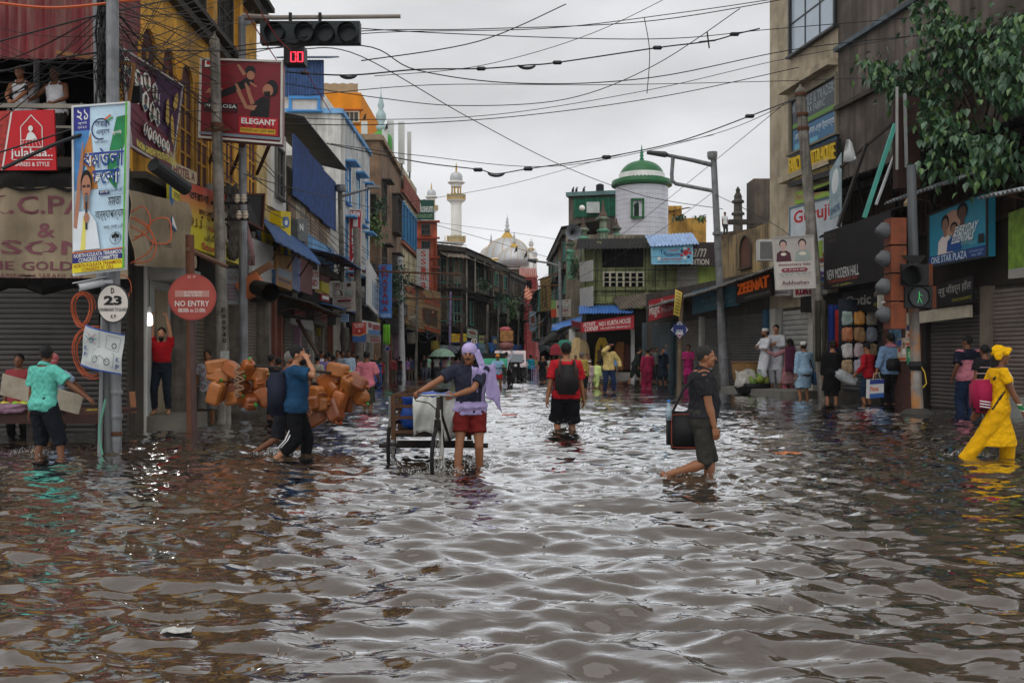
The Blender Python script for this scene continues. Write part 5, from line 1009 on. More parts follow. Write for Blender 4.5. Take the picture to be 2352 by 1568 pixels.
c=sign((928,652,58),(1012,672,66),(1012,768,66),(934,744,58),P('#9a7d58',var=.25),'tan shop front sign with raised red letters near salmon house',th=.2);c.text('MUSLIM HOTEL',.02,.05,.5,.2,P('#a8442c'),.03).text('Kurta Pajama',.5,.12,.98,.42,P('#a8442c'),.05).rect(.5,.45,.9,.85,P('#5a4630',var=.6,sc=5)).rect(.5,.9,.98,.99,P('#b0512c'));c.done()
c=sign((1037,766,70),(1072,766,70),(1072,787,70),(1037,788,70),P('#c9b02c'),'yellow CHANK shop board under arched window house',th=.08);c.text('CHANK',.25,.06,.75,.32,RED,.03).text('CHANK BROTHERS',.05,.5,.45,.7,RED).rect(.5,.45,.68,.85,P('#b03a3c')).rect(0,.9,1,1.08,NAVY);c.done()
for i,(x0,x1,y0,y1,d_,cl,lab)in enumerate(((1073,1097,752,774,71,'#9aa89a','tilted pale green board right of yellow board'),(1100,1112,770,788,73,'#8aa06a','small green board under shuttered house'),(1112,1122,768,784,74,'#6a5258','small dull purple board under shuttered house'),(1130,1146,772,800,78,'#4a6a9a','blue shop board with yellow picture above far stalls'),(1216,1231,715,760,92,'#9ab0bc','tall pale blue vertical sign before the red gate'))):
    c=sign((x0,y0,d_),(x1,y0+(6 if i==0 else 0),d_),(x1,y1+(6 if i==0 else 0),d_),(x0,y1,d_),P(cl,var=.3,sc=3),lab,th=.05);c.rect(.2,.25,.8,.6,P('#c9b96a' if i==3 else '#8a4a44',var=.4,sc=5));c.done()
c=sign((1240,639,74),(1258,637,72),(1260,712,72),(1242,716,74),P('#8a7448'),'tall brown ROYAL sign hanging over far stalls',th=.25);c.poly([(.2,.3),(.5,.22),(.8,.3),(.8,.9),(.2,.9)],P('#4a3d24'))
for i,ch in enumerate('ROYAL'):c.text(ch,.36,.3+i*.118,.64,.4+i*.118,P('#a8925a'),.04)
c.done()
# ---- diamond fibre signs
for x,y,r,d_,lab in((1561,757,21,34.2,'blue diamond fibre sign on the thin east pole'),(890,801,8,48,'small blue diamond fibre sign on far west pole')):
    c=Panel(W(x,y-r*.99,d_),W(x+r,y,d_),W(x,y+r,d_),W(x-r,y,d_),P('#232f6a'),label=lab,th=.02);c.poly([(.04,.04),(.96,.04),(.96,.96),(.04,.96)],WHITE).poly([(.08,.08),(.92,.08),(.92,.92),(.08,.92)],P('#202c66'));c.poly([(.55,.92),(.92,.55),(.92,.92)],P('#b02a6a'))
    k=d_/FOC;up=V((0,0,1))
    if r>10:
        p2=Panel(W(x-14,y-12,d_-.02),W(x+14,y-12,d_-.02),W(x+14,y+12,d_-.02),W(x-14,y+12,d_-.02),P('#202c66'),th=.004,parent=c.o)
        p2.text('We are now here!',.3,-.1,.7,.05,WHITE).text('TATA PLAY',.22,.5,.78,.68,WHITE,.03).text('FIBER',.18,.72,.82,.98,WHITE,.05);p2.done()
    
    c.done()

# ---- pipes, meter boxes, ducts and rags crowding the west fronts
rs=random.Random(31);KD=[('meter_box','grey meter box'),('wall_duct','dull metal duct'),('small_board','small faded shop board'),('rag','grimy rag'),('wall_lamp','small dusty wall lamp')]
SP=['by the bank sign','under the blue corrugated wall','near the leaning bamboo','above the grey shutters','left of the arts sign','beside the guest house sign','below the blue tall sign','by the tan sign','over the far crowd','near the salmon house','by the mint umbrella']
for i in range(44):
    f=i/44;x=585+420*f+rs.uniform(-6,6);dd=24+42*f**1.1;y=560+190*f**.5+rs.uniform(-60,70)*(1-.5*f);k=KD[i%5];p=W(x,y,dd);s_=(.18+.2*rs.random())*(1+.6*f);cl=rs.choice(['#5a5550','#6a4038','#41597a','#7a7468','#8a7a34','#35302c','#9a968c','#6e2a2c'])
    t=thing(k[0],'%s %s'%(k[1],SP[min(10,i//4)]),k[1].split()[-1],p);m_=M(cl,rough=.7,var=.5,sc=5)
    if k[0]=='wall_duct':MB().tube([p+V((0,0,-s_*2)),p+V((.05,0,0)),p+V((0,0,s_*2))],.05,8).build('duct',m_,t);MB().box(p,(s_*.5,.1,s_*.4)).build('clamp',RUST,t)
    elif k[0]=='rag':MB().sheet([[p+V((s_*(a-2)*.4,.06*math.sin(a*2+b),-b*s_*.6+.08*math.sin(a*3)))for a in range(5)]for b in range(4)],.006).build('cloth',CL(cl),t,True);MB().tube([p+V((-s_,0,.02)),p+V((s_,0,.02))],.012).build('line',BLACK,t)
    elif k[0]=='small_board':MB().box(p,(s_*2.4,.08,s_*1.2)).build('board',m_,t);MB().box(p+V((0,-.05,s_*.15)),(s_*1.9,.02,s_*.4)).build('print',M('#a8a090',var=.5,sc=9),t)
    elif k[0]=='wall_lamp':MB().tube([p+V((0,.3,.1)),p],.02).build('arm',BLACK,t);MB().lathe([(.04,.08),(.12,-.06),(.1,-.08)],p,10).build('lamp_shade',m_,t)
    else:MB().box(p,(s_*1.1,.2,s_*1.4)).build('case',m_,t);MB().box(p+V((0,-.11,0)),(s_*.8,.02,s_)).build('door',GREYM,t)
# ================================================================ poles, lamps, signals and round signs
STEEL=MT('#85878a',rough=.5,streak=.55,blot=.6,sc=3.);CPOLE=PL('#8a847b',.8,sc=3.2);BROWNP=MT('#4a322c',rough=.5)
def pole(name,label,cat,base,top,r0,r1,mat,finial=False,z0=-.3):
    base,top=V(base),V(top);b0=base+(base-top)*((base.z-z0)/max(.1,top.z-base.z));t=thing(name,label,cat,(base.x,base.y,0))
    MB().tube([b0,b0.lerp(top,.35),b0.lerp(top,.36),top],[r0,(r0+r1)/2*1.02,(r0+r1)/2*.94,r1],14).build('shaft',mat,t,False)
    if finial:MB().lathe([(r1*1.08,-.05),(r1*1.12,.0),(r1*.9,.08),(r1*.35,.15),(r1*.12,.24)],top,12).build('finial',mat,t)
    return t
def tl(x,y,d):return W(x,y,d)
# cluster at the corner
t=pole('utility_pole','white steel pole carrying rally banner and round police signs','pole',W(262,1036,13.75),W(258,-40,13.75),.105,.085,STEEL)
for y in(905,960,1000):MB().lathe([(.115,0),(.12,.03),(.115,.06)],W(262,y,13.75),14).build('band',RUST if y==1000 else STEEL,t)
pole('utility_pole','thin grey pipe leaning against white steel pole','pole',W(229,1040,13.5),W(238,640,13.7),.03,.03,STEEL);pole('utility_pole','dark grey conduit pipe beside the white steel pole','pole',W(248,1035,13.6),W(240,640,13.65),.045,.045,M('#5a5c5c',rough=.5))
o=MB().tube([W(236-8*math.sin(i*.5),1045-i*16,13.45)for i in range(9)],.016,6).build('hose',M('#5f9a84',rough=.5));tag(o,'pale green hose standing between the pipes','hose')
t=pole('utility_pole','rear corner pole wrapped in black cable bundles','pole',W(240,640,14.4),W(228,-40,14.4),.11,.1,STEEL,z0=2.5)
mb=MB();rs=random.Random(4)
for i in range(34):
    x0=224+rs.random()*40;pts=[];ph=rs.random()*6
    for j in range(12):y=-20+j*24;pts.append(W(x0+5*math.sin(j*.9+ph)+(rs.random()-.5)*5,y,14.2-.12*rs.random()))
    mb.tube(pts,.008+.008*rs.random(),4)
for i in range(26):
    c_=W(240+rs.random()*40,120+rs.random()*90,14.1);a0=rs.random()*6;ra,rb=.05+.14*rs.random(),.12+.22*rs.random()
    mb.tube([c_+V((ra*math.cos(a0+k*.55),.06*math.sin(k*2+a0),rb*math.sin(a0+k*.55)))for k in range(11)],.007,4)
o=mb.build('cable_tangle',M('#151516',rough=.5));tag(o,'thick tangle of black cables around the corner poles','cables',kind='stuff')
mb=MB();rs=random.Random(14)
for i in range(46):
    x0,y0=230+rs.random()*40,-30+rs.random()*240;x1,y1=300+rs.random()*300,-40+rs.random()*420;d1=14.5+(x1-250)/300*5.2
    mb.tube([W(x0+(x1-x0)*k/7,y0+(y1-y0)*k/7+(18+10*rs.random())*math.sin(math.pi*k/7),14.2+(d1-14.2)*k/7)for k in range(8)],.005+.004*rs.random(),4)
for i in range(14):
    y0,y1=rs.random()*330,rs.random()*200;mb.tube([W(-40+280*k/6,y0+(y1-y0)*k/6+14*math.sin(math.pi*k/6),14.2)for k in range(7)],.005+.004*rs.random(),4)
o=mb.build('wire_web',M('#141415',rough=.5));tag(o,'web of thin black wires before the ochre corner house','wires',kind='stuff')
mb=MB()
for i in range(90):
    x0=470+rs.random()*560;f_=(x0-470)/560;y0=420+330*f_*.8+rs.random()*180*(1-.4*f_);dd=20+42*f_;L_=20+rs.random()*70
    mb.tube([W(x0+L_*k/5,y0+rs.uniform(-4,4)+(10+14*rs.random())*math.sin(math.pi*k/5)+L_*.25*k/5,dd+k*.05*L_*.2)for k in range(6)],.008+.0002*dd,4)
o=mb.build('wire_web',M('#141415',rough=.5));tag(o,'web of loose wires hanging along the west shop fronts','wires',kind='stuff')
# coils of orange conduit
def coil(x,y,d,rx,ry,n,lab,mat,tilt=.0,seed=1):
    rs=random.Random(seed);k=d/FOC;mb=MB();pts=[]
    for i in range(n*18+1):a=2*math.pi*i/18;s=1+.1*math.sin(i*.13+seed)+.05*rs.random()*0;pts.append(W(x,y,d)+V((rx*k*s*math.cos(a),.04*math.sin(i*.7)-.002*i,ry*k*s*math.sin(a))))
    mb.tube(pts,.007,5);o=mb.build('conduit_coil',mat);tag(o,lab,'cable coil');return o
ORC=M('#b5532c',rough=.45,var=.15)
coil(196,712,13.85,21,38,5,'orange conduit coil left of round white sign',ORC,seed=2);coil(222,810,13.8,44,56,5,'orange conduit coil behind the crumpled rickshaw sign',ORC,seed=5);coil(282,672,13.9,19,42,1,'single orange conduit loop beside round white sign',ORC,seed=3)
mb=MB()
for lp in(((300,488),(330,470),(348,500),(340,540),(300,545)),((300,500),(340,520),(362,560),(350,600),(300,606)),((300,520),(330,535),(352,560),(395,560),(392,500),(355,500),(320,545),(300,555)),((300,605),(345,580),(356,545),(335,512),(300,495))):
    pt=[]
    for(a,b_),(c_,d_)in zip(lp,lp[1:]):pt+=[W(a+(c_-a)*k/5,b_+(d_-b_)*k/5,13.9)for k in range(5)]
    for _ in range(3):pt=[pt[0]]+[(pt[i-1]+pt[i]*2+pt[i+1])/4 for i in range(1,len(pt)-1)]+[pt[-1]]
    mb.tube(pt,.0095,5)
o=mb.build('conduit_coil',ORC);tag(o,'loose orange conduit loops before the beige corner canvas','cable coil')
# round sign D 23, rickshaw sign, no entry sign
def disc(x,y,rx,ry,d,face,rim,label,name='round_sign',th=.02):
    k=d/FOC;c_=W(x,y,d);t=thing(name,label,'sign',c_);n=36
    pts=[c_+V((rx*k*math.cos(2*math.pi*i/n),0,ry*k*math.sin(2*math.pi*i/n)))for i in range(n)]
    MB().prism(pts,(0,th,0)).build('plate',rim,t);MB().prism([c_+(p-c_)*.93+V((0,-.004,0))for p in pts],(0,.003,0)).build('face',face,t)
    P2=Panel.__new__(Panel);P2.c=[W(x-rx,y-ry,d-.006),W(x+rx,y-ry,d-.006),W(x+rx,y+ry,d-.006),W(x-rx,y+ry,d-.006)];P2.n=V((0,-1,0));P2.warp=None;P2.lay=0;P2.o=t;P2.sh=MB();P2.mats=[]
    return P2
c=disc(259.5,697,37,45,13.55,P('#c4bdb4',var=.1),P('#26272a'),'round white police sign reading 23 JORABAGAN T.P.GUARD')
c.text('D',.44,.1,.54,.24,BLACK,.04).text('23',.22,.3,.78,.54,BLACK,.07).text('JORABAGAN T.P.GUARD',.07,.61,.95,.72,BLACK,.02).text('K P',.44,.78,.6,.88,BLACK,.03);c.done()
c=disc(441,682,55.5,53.5,15.5,P('#a54a40',var=.12),P('#9a4238'),'round red NO ENTRY sign on brown post')
c.text('K P',.42,.04,.58,.1,P('#d0a8a0'),.02).rect(.15,.36,.86,.5,P('#b5857a')).text('ALL TYPE VEHICLES',.33,.375,.72,.425,P('#dccfc8'),.02).text('08.00 - 21.00 Hr.',.34,.44,.71,.49,P('#dccfc8'),.02).text('NO ENTRY',.15,.58,.86,.7,P('#dcd2cc'),.02).text('08:00h to 21:00h',.22,.74,.78,.83,P('#dcd2cc'),.02);c.done()
t=pole('sign_post','brown steel post of the round red sign','post',W(447,1008,15.6),W(441,690,15.56),.045,.045,BROWNP)
c=sign((197,745,13.5),(285,768,13.45),(279,861,13.45),(184,838,13.5),P('#b5bab8',var=.12),'crumpled white rickshaw ban sign hanging on the pole',warp=lambda s,t:.13*math.sin(s*3.1)+.025*math.sin(t*6+s*4),grid=(14,10),th=.006)
c.rect(0,0,1,.035,P('#2c4a9a')).rect(0,.965,1,1,P('#2c4a9a'));c.line([(.05,.1),(.5,.1),(.5,.44),(.05,.44),(.05,.1)],.008,P('#5a6a70'));c.line([(.36,.52),(.85,.52),(.85,.86),(.36,.86),(.36,.52)],.008,P('#5a6a70'));c.line([(.68,.1),(.95,.12),(.93,.46),(.66,.42),(.68,.1)],.008,P('#5a6a70'))
c.line([(.14,.14),(.42,.4)],.022,P('#b58a94'));c.line([(.42,.14),(.14,.4)],.022,P('#b58a94'));c.ring(.3,.32,.05,.07,.3,P('#2c6a78')).ring(.46,.74,.06,.09,.2,BLACK).ring(.74,.74,.06,.09,.2,BLACK).line([(.46,.74),(.56,.62),(.74,.74)],.01,BLACK).line([(.12,.24),(.2,.3),(.46,.26)],.02,P('#2c6a78')).ring(.84,.33,.05,.07,.3,BLACK)
c.text('K',.1,.48,.19,.6,P('#2c3a7a'),.04).text('P',.1,.64,.18,.76,P('#2c3a7a'),.04).text('K',.92,.58,.98,.7,P('#2c3a7a'),.03).text('P',.92,.76,.98,.88,P('#2c3a7a'),.03).text('NO ENTRY',.15,.84,.62,.92,P('#a89aa0'),.02);c.done()
# street camera on the corner pole
def cctv(p,dirv,label,s=1.):
    t=thing('street_camera',label,'camera',p);dv=V(dirv).normalized();MB().tube([p,p+dv*.1*s,p+dv*.34*s],[.05*s,.058*s,.058*s],12).build('housing',M('#b9bbbc',rough=.4),t);MB().obox(p+dv*.2*s+V((0,0,.07*s)),dv*.21*s,V((-dv.y,dv.x,0))*.06*s,V((0,0,.006))).build('hood',M('#c9caca',rough=.4),t);MB().tube([p,p-dv*.12*s+V((0,0,-.02))],.03*s,8).build('bracket',M('#c9caca'),t);MB().tube([p+dv*.34*s,p+dv*.345*s],.04*s,12).build('lens',BLACK,t);return t
cctv(W(238,648,13.6),(-.8,-.6,-.25),'white street camera pointing left under the rally banner');cctv(W(2052,690,21.8),(-.75,-.5,-.3),'white street camera on the pedestrian signal bracket');MB
o=MB().box(W(2032,693,21.9),(.32,.04,.3)).build('bracket_plate',M('#b5b3a5',rough=.5),bpy.data.objects['street_camera.001']);MB().bar(W(2032,695,21.9),W(2100,690,21.9),.03).build('arm',M('#b5b3a5'),bpy.data.objects['street_camera.001'])
for x,y,d_,lab in((313,368*.59,14.6,'small black flood lamp on timber arm before maroon banner'),):o=MB().box(W(x,y,d_),(.15,.1,.24)).build('flood_lamp',BLACK);tag(o,lab,'lamp')
o=MB().bar(W(130,121,14.4),W(310,150,14.4),.05).bar(W(308,152,14.4),W(296,235,14.4),.04).build('timber_arm',M('#8a5f34',rough=.7,var=.3));tag(o,'brown timber arm crossing the corner pole below cable tangle','timber')
# concrete pole, mast pole with signal gantry
t=pole('utility_pole','grey concrete pole with finial and stencilled numbers before red billboard','pole',W(516,972,19.3),W(493,100,19.3),.135,.1,CPOLE,True)
for i,ch in enumerate('E88940'):q_=W(513.5-.026*(712-712-i*14),712+i*14,19.15);c2=Panel.__new__(Panel);c2.c=[q_+V((-.05,0,.05)),q_+V((.05,0,.05)),q_+V((.05,0,-.05)),q_+V((-.05,0,-.05))];c2.n=V((0,-1,0));c2.warp=None;c2.lay=0;c2.o=t;c2.text(ch,.1,.05,.9,.95,BLACK,.03)
MB().box(W(516,835,19.15),(.17,.02,.5)).build('paper_notice',P('#a5a5a0',var=.5,sc=9),t);MB().lathe([(.125,0),(.13,.05),(.125,.1)],W(499,295,19.3),12).build('clamp',RUST,t);MB().bar(W(470,298,19.15),W(528,298,19.15),.05).build('cross_arm',RUST,t)
for y in(660,712):
    for x0 in(462,478,497,545,560):p=W(x0+(0 if y==660 else 4),460+(y-660)*.72,19.6);MB().lathe([(.03,-.06),(.06,-.02),(.045,.0),(.065,.04),(.04,.06),(.05,.1),(.02,.12)],p,10).build('insulator',M('#b9ab98',rough=.3),t)
    MB().bar(W(452,468+(y-660)*.72,19.6),W(572,466+(y-660)*.72,19.6),.05).build('cross_arm',DARK,t)
t=thing('traffic_gantry','tall grey mast with arm carrying horizontal traffic signal','traffic signal',W(558,966,20.5));dg_=20.5
MB().tube([W(560,985,dg_),W(558,500,dg_),W(556,40,dg_)],[.1,.09,.08],12).build('mast',STEEL,t);MB().lathe([(.35,-.1),(.32,.18),(.12,.22)],V((XX(560,dg_),dg_,-.05)),12).build('footing',DKCON,t)
MB().tube([W(556,37,dg_),W(630,41,dg_),W(920,38,dg_+.2)],[.06,.05,.045],8).build('arm',M('#8a8078',rough=.5,var=.3),t);MB().prism([W(562,45,dg_),W(562,62,dg_),W(590,46,dg_)],(0,.02,0)).build('gusset',STEEL,t)
q_=MB().box(W(714,77.5,dg_),(228/FOC*dg_,.22,50/FOC*dg_)).build('signal_box',M('#232a2c',rough=.5),t)
for x in(634,702,748,800):
    p=W(x,78,dg_-.12);MB().lathe([(.0,0),(.16,0),(.17,.03),(.17,.04)],V((0,0,0)),18);o=MB().tube([p+V((0,.02,0)),p+V((0,-.22,-.02))],[.2,.2],18,False).build('visor',M('#151a1c',rough=.6),q_);MB().tube([p,p+V((0,-.01,0))],[.17,.17],18).build('lens',M('#10181a',rough=.3),q_)
for x in(667,735):MB().bar(W(x,30,dg_),W(x,55,dg_),.06).build('hanger',BLACK,t)
MB().box(W(679,131,dg_-.05),(46/FOC*dg_,.35,40/FOC*dg_)).build('countdown_box',M('#121314',rough=.5),q_)
for x0 in(668,684):
    sg=[];a,b_,h=5.2,1.6,10
    for s0,t0,s1,t1 in((0,0,1,0),(0,1,1,1),(0,0,0,1),(1,0,1,1)):
        mb=MB();mb.bar(W(x0+s0*11,120+t0*22,dg_-.24),W(x0+s1*11,120+t1*22,dg_-.24),.02,.01);mb.build('digit_segment',M((1.,.03,.06),emit=3.,var=0),q_)
for x in(672,690):MB().bar(W(x,100,dg_),W(x,114,dg_),.03).build('hanger',BLACK,q_)
# tilted old signal
t=thing('old_signal','tilted orange traffic signal head with black visor on mast','traffic signal',W(590,650,20.5));MB().obox(W(578,658,20.6),(.22,0,.13),(0,.15,0),(-.1,0,.17)).build('housing',M('#a5592c',rough=.6,var=.4),t);MB().tube([W(588,660,20.4),W(622,672,19.9)],[.16,.2],14,False).build('visor',BLACK,t);MB().obox(W(592,625,20.6),(.3,0,.18),(0,.02,0),(-.04,0,.06)).build('hood',M('#6a4a34',rough=.8),t)
t=pole('sign_post','rusty cut post with hooked pipe beside beige corner canvas','post',W(437,725,17.0),W(436,540,17.0),.075,.075,M('#6a4433',rough=.8,var=.4),z0=-.2);MB().tube([W(432,572,16.9),W(520,612,19)],.04).build('hooked_pipe',M('#7a5a48',rough=.8,var=.4),t)
for i in range(4):MB().tube([W(450+i*14+4*math.cos(a),580+i*7+7*math.sin(a),17.4+i*.3)for a in[k*.6 for k in range(9)]],.015,5).build('hook',RUST,t)
o=MB().tube([W(352,378,15.6),W(428,434,16.3)],.12,12).build('drum_lamp',M('#26282a',rough=.5));tag(o,'black tubular lamp jutting over the beige canvas','lamp')
# west side poles further up
t=pole('lamp_post','west lamp post with arm behind anniversary poster','street lamp',W(792,893,37.6),W(781,440,37.6),.13,.09,CPOLE);MB().tube([W(782,452,37.6),W(855,430,37.6)],.06).build('arm',GREYM,t);MB().box(W(858,429,37.6),(.5,.2,.1)).build('lamp_head',GREYM,t);MB().lathe([(.2,0),(.22,.1),(.2,.25)],W(783,440,37.6),12).build('lamp_drum',GREYM,t)
tarp('torn_cloth','grey rag bundle tied round the west lamp post',[[W(792+9*math.cos(a)*(1+.3*math.sin(t*5)),752+t*70,37.4+.15*math.sin(a))for a in[k*.5 for k in range(13)]]for t in(0,.3,.6,1)],CL('#57524c'),cat='cloth')
pole('utility_pole','grey pole in front of the tall red guest house sign','pole',W(828,893,38.3),W(818,523,38.3),.17,.13,CPOLE);pole('utility_pole','pale smooth pole before the tan sign','pole',W(924,868,52),W(918,590,52),.19,.15,M('#a5a6a6',rough=.5,var=.15));pole('utility_pole','thin far pole carrying small diamond sign','pole',W(889,874,48.2),W(889,745,48.2),.09,.08,CPOLE)
t=pole('tram_pole','far dark tram wire pole near umbrella','pole',W(1062,858,62),W(1060,745,62),.12,.09,BROWNP,True);o=MB().tube([W(831,622,45),W(1060,630,47)],.055).build('bracket_arm',RUST);tag(o,'long rusty tram bracket arm reaching over the street','bracket');o=MB().tube([W(931,684,52),W(1062,688,53)],.05).build('bracket_arm',RUST);tag(o,'lower rusty tram bracket arm behind it','bracket')
for x,y,d_,lab in((958,710,60,'dark tilted post with yellow tape near hanging banners'),(1035,690,66,'purple and white striped bamboo post near umbrella'),(1120,720,72,'thin far wire post before green shutters'),(1145,722,78,'thin far wire post above blue board'),(1167,728,82,'thin far wire post behind head porter'),(1192,735,88,'thin far wire post near red gate')):pole('utility_pole',lab,'pole',V((XX(x-3,d_),d_,-.2)),W(x,y-20,d_),.1,.08,M('#8a7aa0')if 'purple' in lab else CPOLE)
c=disc(1089,784,7.5,7.5,62,P('#c9c4bc'),P('#a83a34'),'small round red ringed traffic sign on far pole');c.rect(.25,.25,.4,.75,BLACK).rect(.6,.25,.75,.75,BLACK).line([(.2,.8),(.45,.2)],.08,P('#a83a34'));c.done();pole('sign_post','thin post of the far round traffic sign','post',V((XX(1089,62),62.1,-.2)),W(1089,790,62.1),.05,.05,GREYM)
# ---- east side
t=pole('street_lamp','tall grey street lamp with double arm before the tiled tower','street lamp',W(1665,893,37.5),W(1639,362,37.5),.2,.12,STEEL);d_=37.5
MB().tube([W(1640,380,d_),W(1590,368,d_),W(1535,357,d_)],[.09,.08,.07],10).build('arm',STEEL,t);MB().tube([W(1535,357,d_),W(1528,355,d_),W(1486,350,d_)],[.06,.12,.08],8).build('lamp_head',M('#3d4042',rough=.5),t);MB().tube([W(1546,360,d_),W(1543,400,d_),W(1544,415,d_),W(1552,422,d_),W(1645,440,d_)],.075,8).build('lower_arm',STEEL,t)
MB().lathe([(.16,0),(.2,.1),(.2,.28),(.1,.3)],W(1636,366,d_),12).build('drum',GREYM,t);MB().lathe([(.4,-.3),(.38,.1),(.25,.16)],V((XX(1666,d_),d_,0)),10).build('footing',DKCON,t)
for y in(540,700,825):MB().lathe([(.2,0),(.21,.06),(.2,.12)],W(1640+(y-362)*.049,y,d_),12).build('band',STEEL,t)
t=pole('utility_pole','tilted dark concrete pole carrying the light box','pole',W(1896,921,28.1),W(1838,212,28.1),.2,.14,CPOLE,True)
for y in(222,268,300):MB().lathe([(.17,0),(.18,.06),(.17,.1)],W(1838+(y-212)*.082,y,28.1),12).build('clamp',RUST,t)
t=pole('signal_pole','grey pole flaked with orange paint holding the signal heads','pole',W(2108,952,21.6),W(2098,700,21.6),.13,.11,M('#8a8580',rough=.6,var=.3,sc=3.,blot=.9,bcol=(.42,.17,.03),streak=.3));MB().lathe([(.38,-.25),(.36,.05),(.25,.14),(.13,.16)],V((XX(2108,21.6),21.6,0)),12).build('footing',M('#3a3733',rough=.9,var=.4),t);MB().tube([W(2101,705,21.6),W(2093,380,21.6)],[.11,.1],12).build('upper_shaft',M('#5a5d60',rough=.5),t);MB().lathe([(.15,-.1),(.2,0),(.15,.1)],W(2105,840,21.6),10).build('wire_wrap',BLACK,t)
o=MB().tube([W(2112,835,21.45),W(2124,855,21.4),W(2128,880,21.4),W(2120,890,21.4)],.014).build('rope',M('#b5962c'));tag(o,'yellow rope end hanging from the signal pole','rope')
t=thing('traffic_signal','orange four lamp traffic signal seen from the side','traffic signal',W(2058,765,21.3))
for i in range(4):
    y0=513+i*66 if i else 513;y0=505+i*64;c_=W(2056,y0+28,21.3);MB().obox(c_,(.17,0,0),(0,.2,0),(0,0,.29)).build('lamp_housing',M('#7a3c1e',rough=.6,var=.4,streak=.5,sc=4),t)
    p=c_+V((-.17,0,.02));MB().tube([p,p+V((-.12,-.02,.02)),p+V((-.27,-.05,.0))],[.18,.175,.05],14).build('visor',M('#55585a',rough=.6,var=.3),t)
t=thing('pedestrian_signal','black pedestrian signal head with green walking man','traffic signal',W(2105,706,21.2));d_=21.2
for y,nm in((632,0),(683,1)):
    c_=W(2103-(8 if not nm else 0),y,d_);MB().obox(c_,(.3,0,0),(0,.16,0),(0,0,.23)).build('lamp_housing',M('#17181a',rough=.5),t);MB().obox(c_+V((.34,.02,0)),(.05,0,0),(0,.17,0),(0,0,.24)).build('side_panel',M('#5a2d16',rough=.7,var=.4),t)
    if nm:
        MB().tube([c_+V((0,-.17,0)),c_+V((0,-.18,0))],[.2,.2],22).build('lens',M('#34373a',rough=.3,var=.15),t);MB().tube([c_+V((0,-.15,0)),c_+V((0,-.2,0))],[.23,.23],22,False).build('ring',BLACK,t)
        for dx,dz,ex,ez in((0,.12,0,.0),(0,.06,.07,.03),(0,0,.06,-.13),(0,0,-.03,-.13)):MB().bar(c_+V((dx,-.19,dz)),c_+V((ex,-.19,ez)),.012,.006).build('light_dots',M((.1,.9,.25),emit=.14,var=0),t)
    
    else:MB().tube([c_+V((-.05,-.14,.02)),c_+V((-.2,-.5,-.04))],[.22,.21],16,False).build('visor',M('#1d1e20',rough=.6),t);MB().prism([c_+V((-.3,-.17,.42)),c_+V((.25,-.17,.42)),c_+V((.1,-.17,.24)),c_+V((-.1,-.17,.24))],(0,.02,0)).build('hood',BLACK,t)
t=pole('sign_post','thin weathered post holding the diamond fibre sign','post',W(1560,897,34.5),W(1564,700,34.5),.09,.08,M('#6a5a48',rough=.8,var=.4));MB().box(W(1564,695,34.6),(.16,.12,.9)).build('post_top',M('#4a3426',rough=.9),t)
c=sign((1551,664,34.2),(1566,672,34.2),(1561,727,34.2),(1546,722,34.2),P('#c9b04a',var=.2),'curled yellow notice tied above the diamond sign',name='poster',cat='poster',th=.005,warp=lambda s,t:.08*math.sin(t*3+s))
for i in range(7):c.rect(.15,.08+i*.13,.85,.13+i*.13,P('#7a6a34'))
c.done()
t=pole('lamp_post','far east lamp post with long arm over far stalls','street lamp',V((XX(1290,56),56,-.2)),W(1285,600,56),.12,.09,GREYM);MB().tube([W(1286,612,56),W(1262,604,56),W(1232,600,56)],.06).build('arm',GREYM,t);MB().tube([W(1232,600,56),W(1212,597,56)],[.14,.08],8).build('lamp_head',M('#3d4042'),t)
for y in(655,627):MB().tube([W(1285,y,56),W(1236,y+(2 if y>640 else 16),56)],.05).build('bracket_arm',RUST,t)
o=MB().tube([W(1250,745,60),W(1214,748,60)],.04).build('bracket_arm',RUST);tag(o,'short tram bracket arm below brown letter sign','bracket')
# air conditioners
for x,y,d_,s,lab in((1768,575,29.5,.75,'white air conditioner box behind the light box'),(843,645,44,.6,'grey air conditioner box on white house')):
    t=thing('air_conditioner',lab,'air conditioner',W(x,y,d_));MB().box(W(x,y,d_),(s,.35,s*.85)).build('case',M('#c4c3be',rough=.5),t);MB().box(W(x-1,y,d_-.18),(s*.75,.02,s*.7)).build('grille',M('#6a6a68'),t)
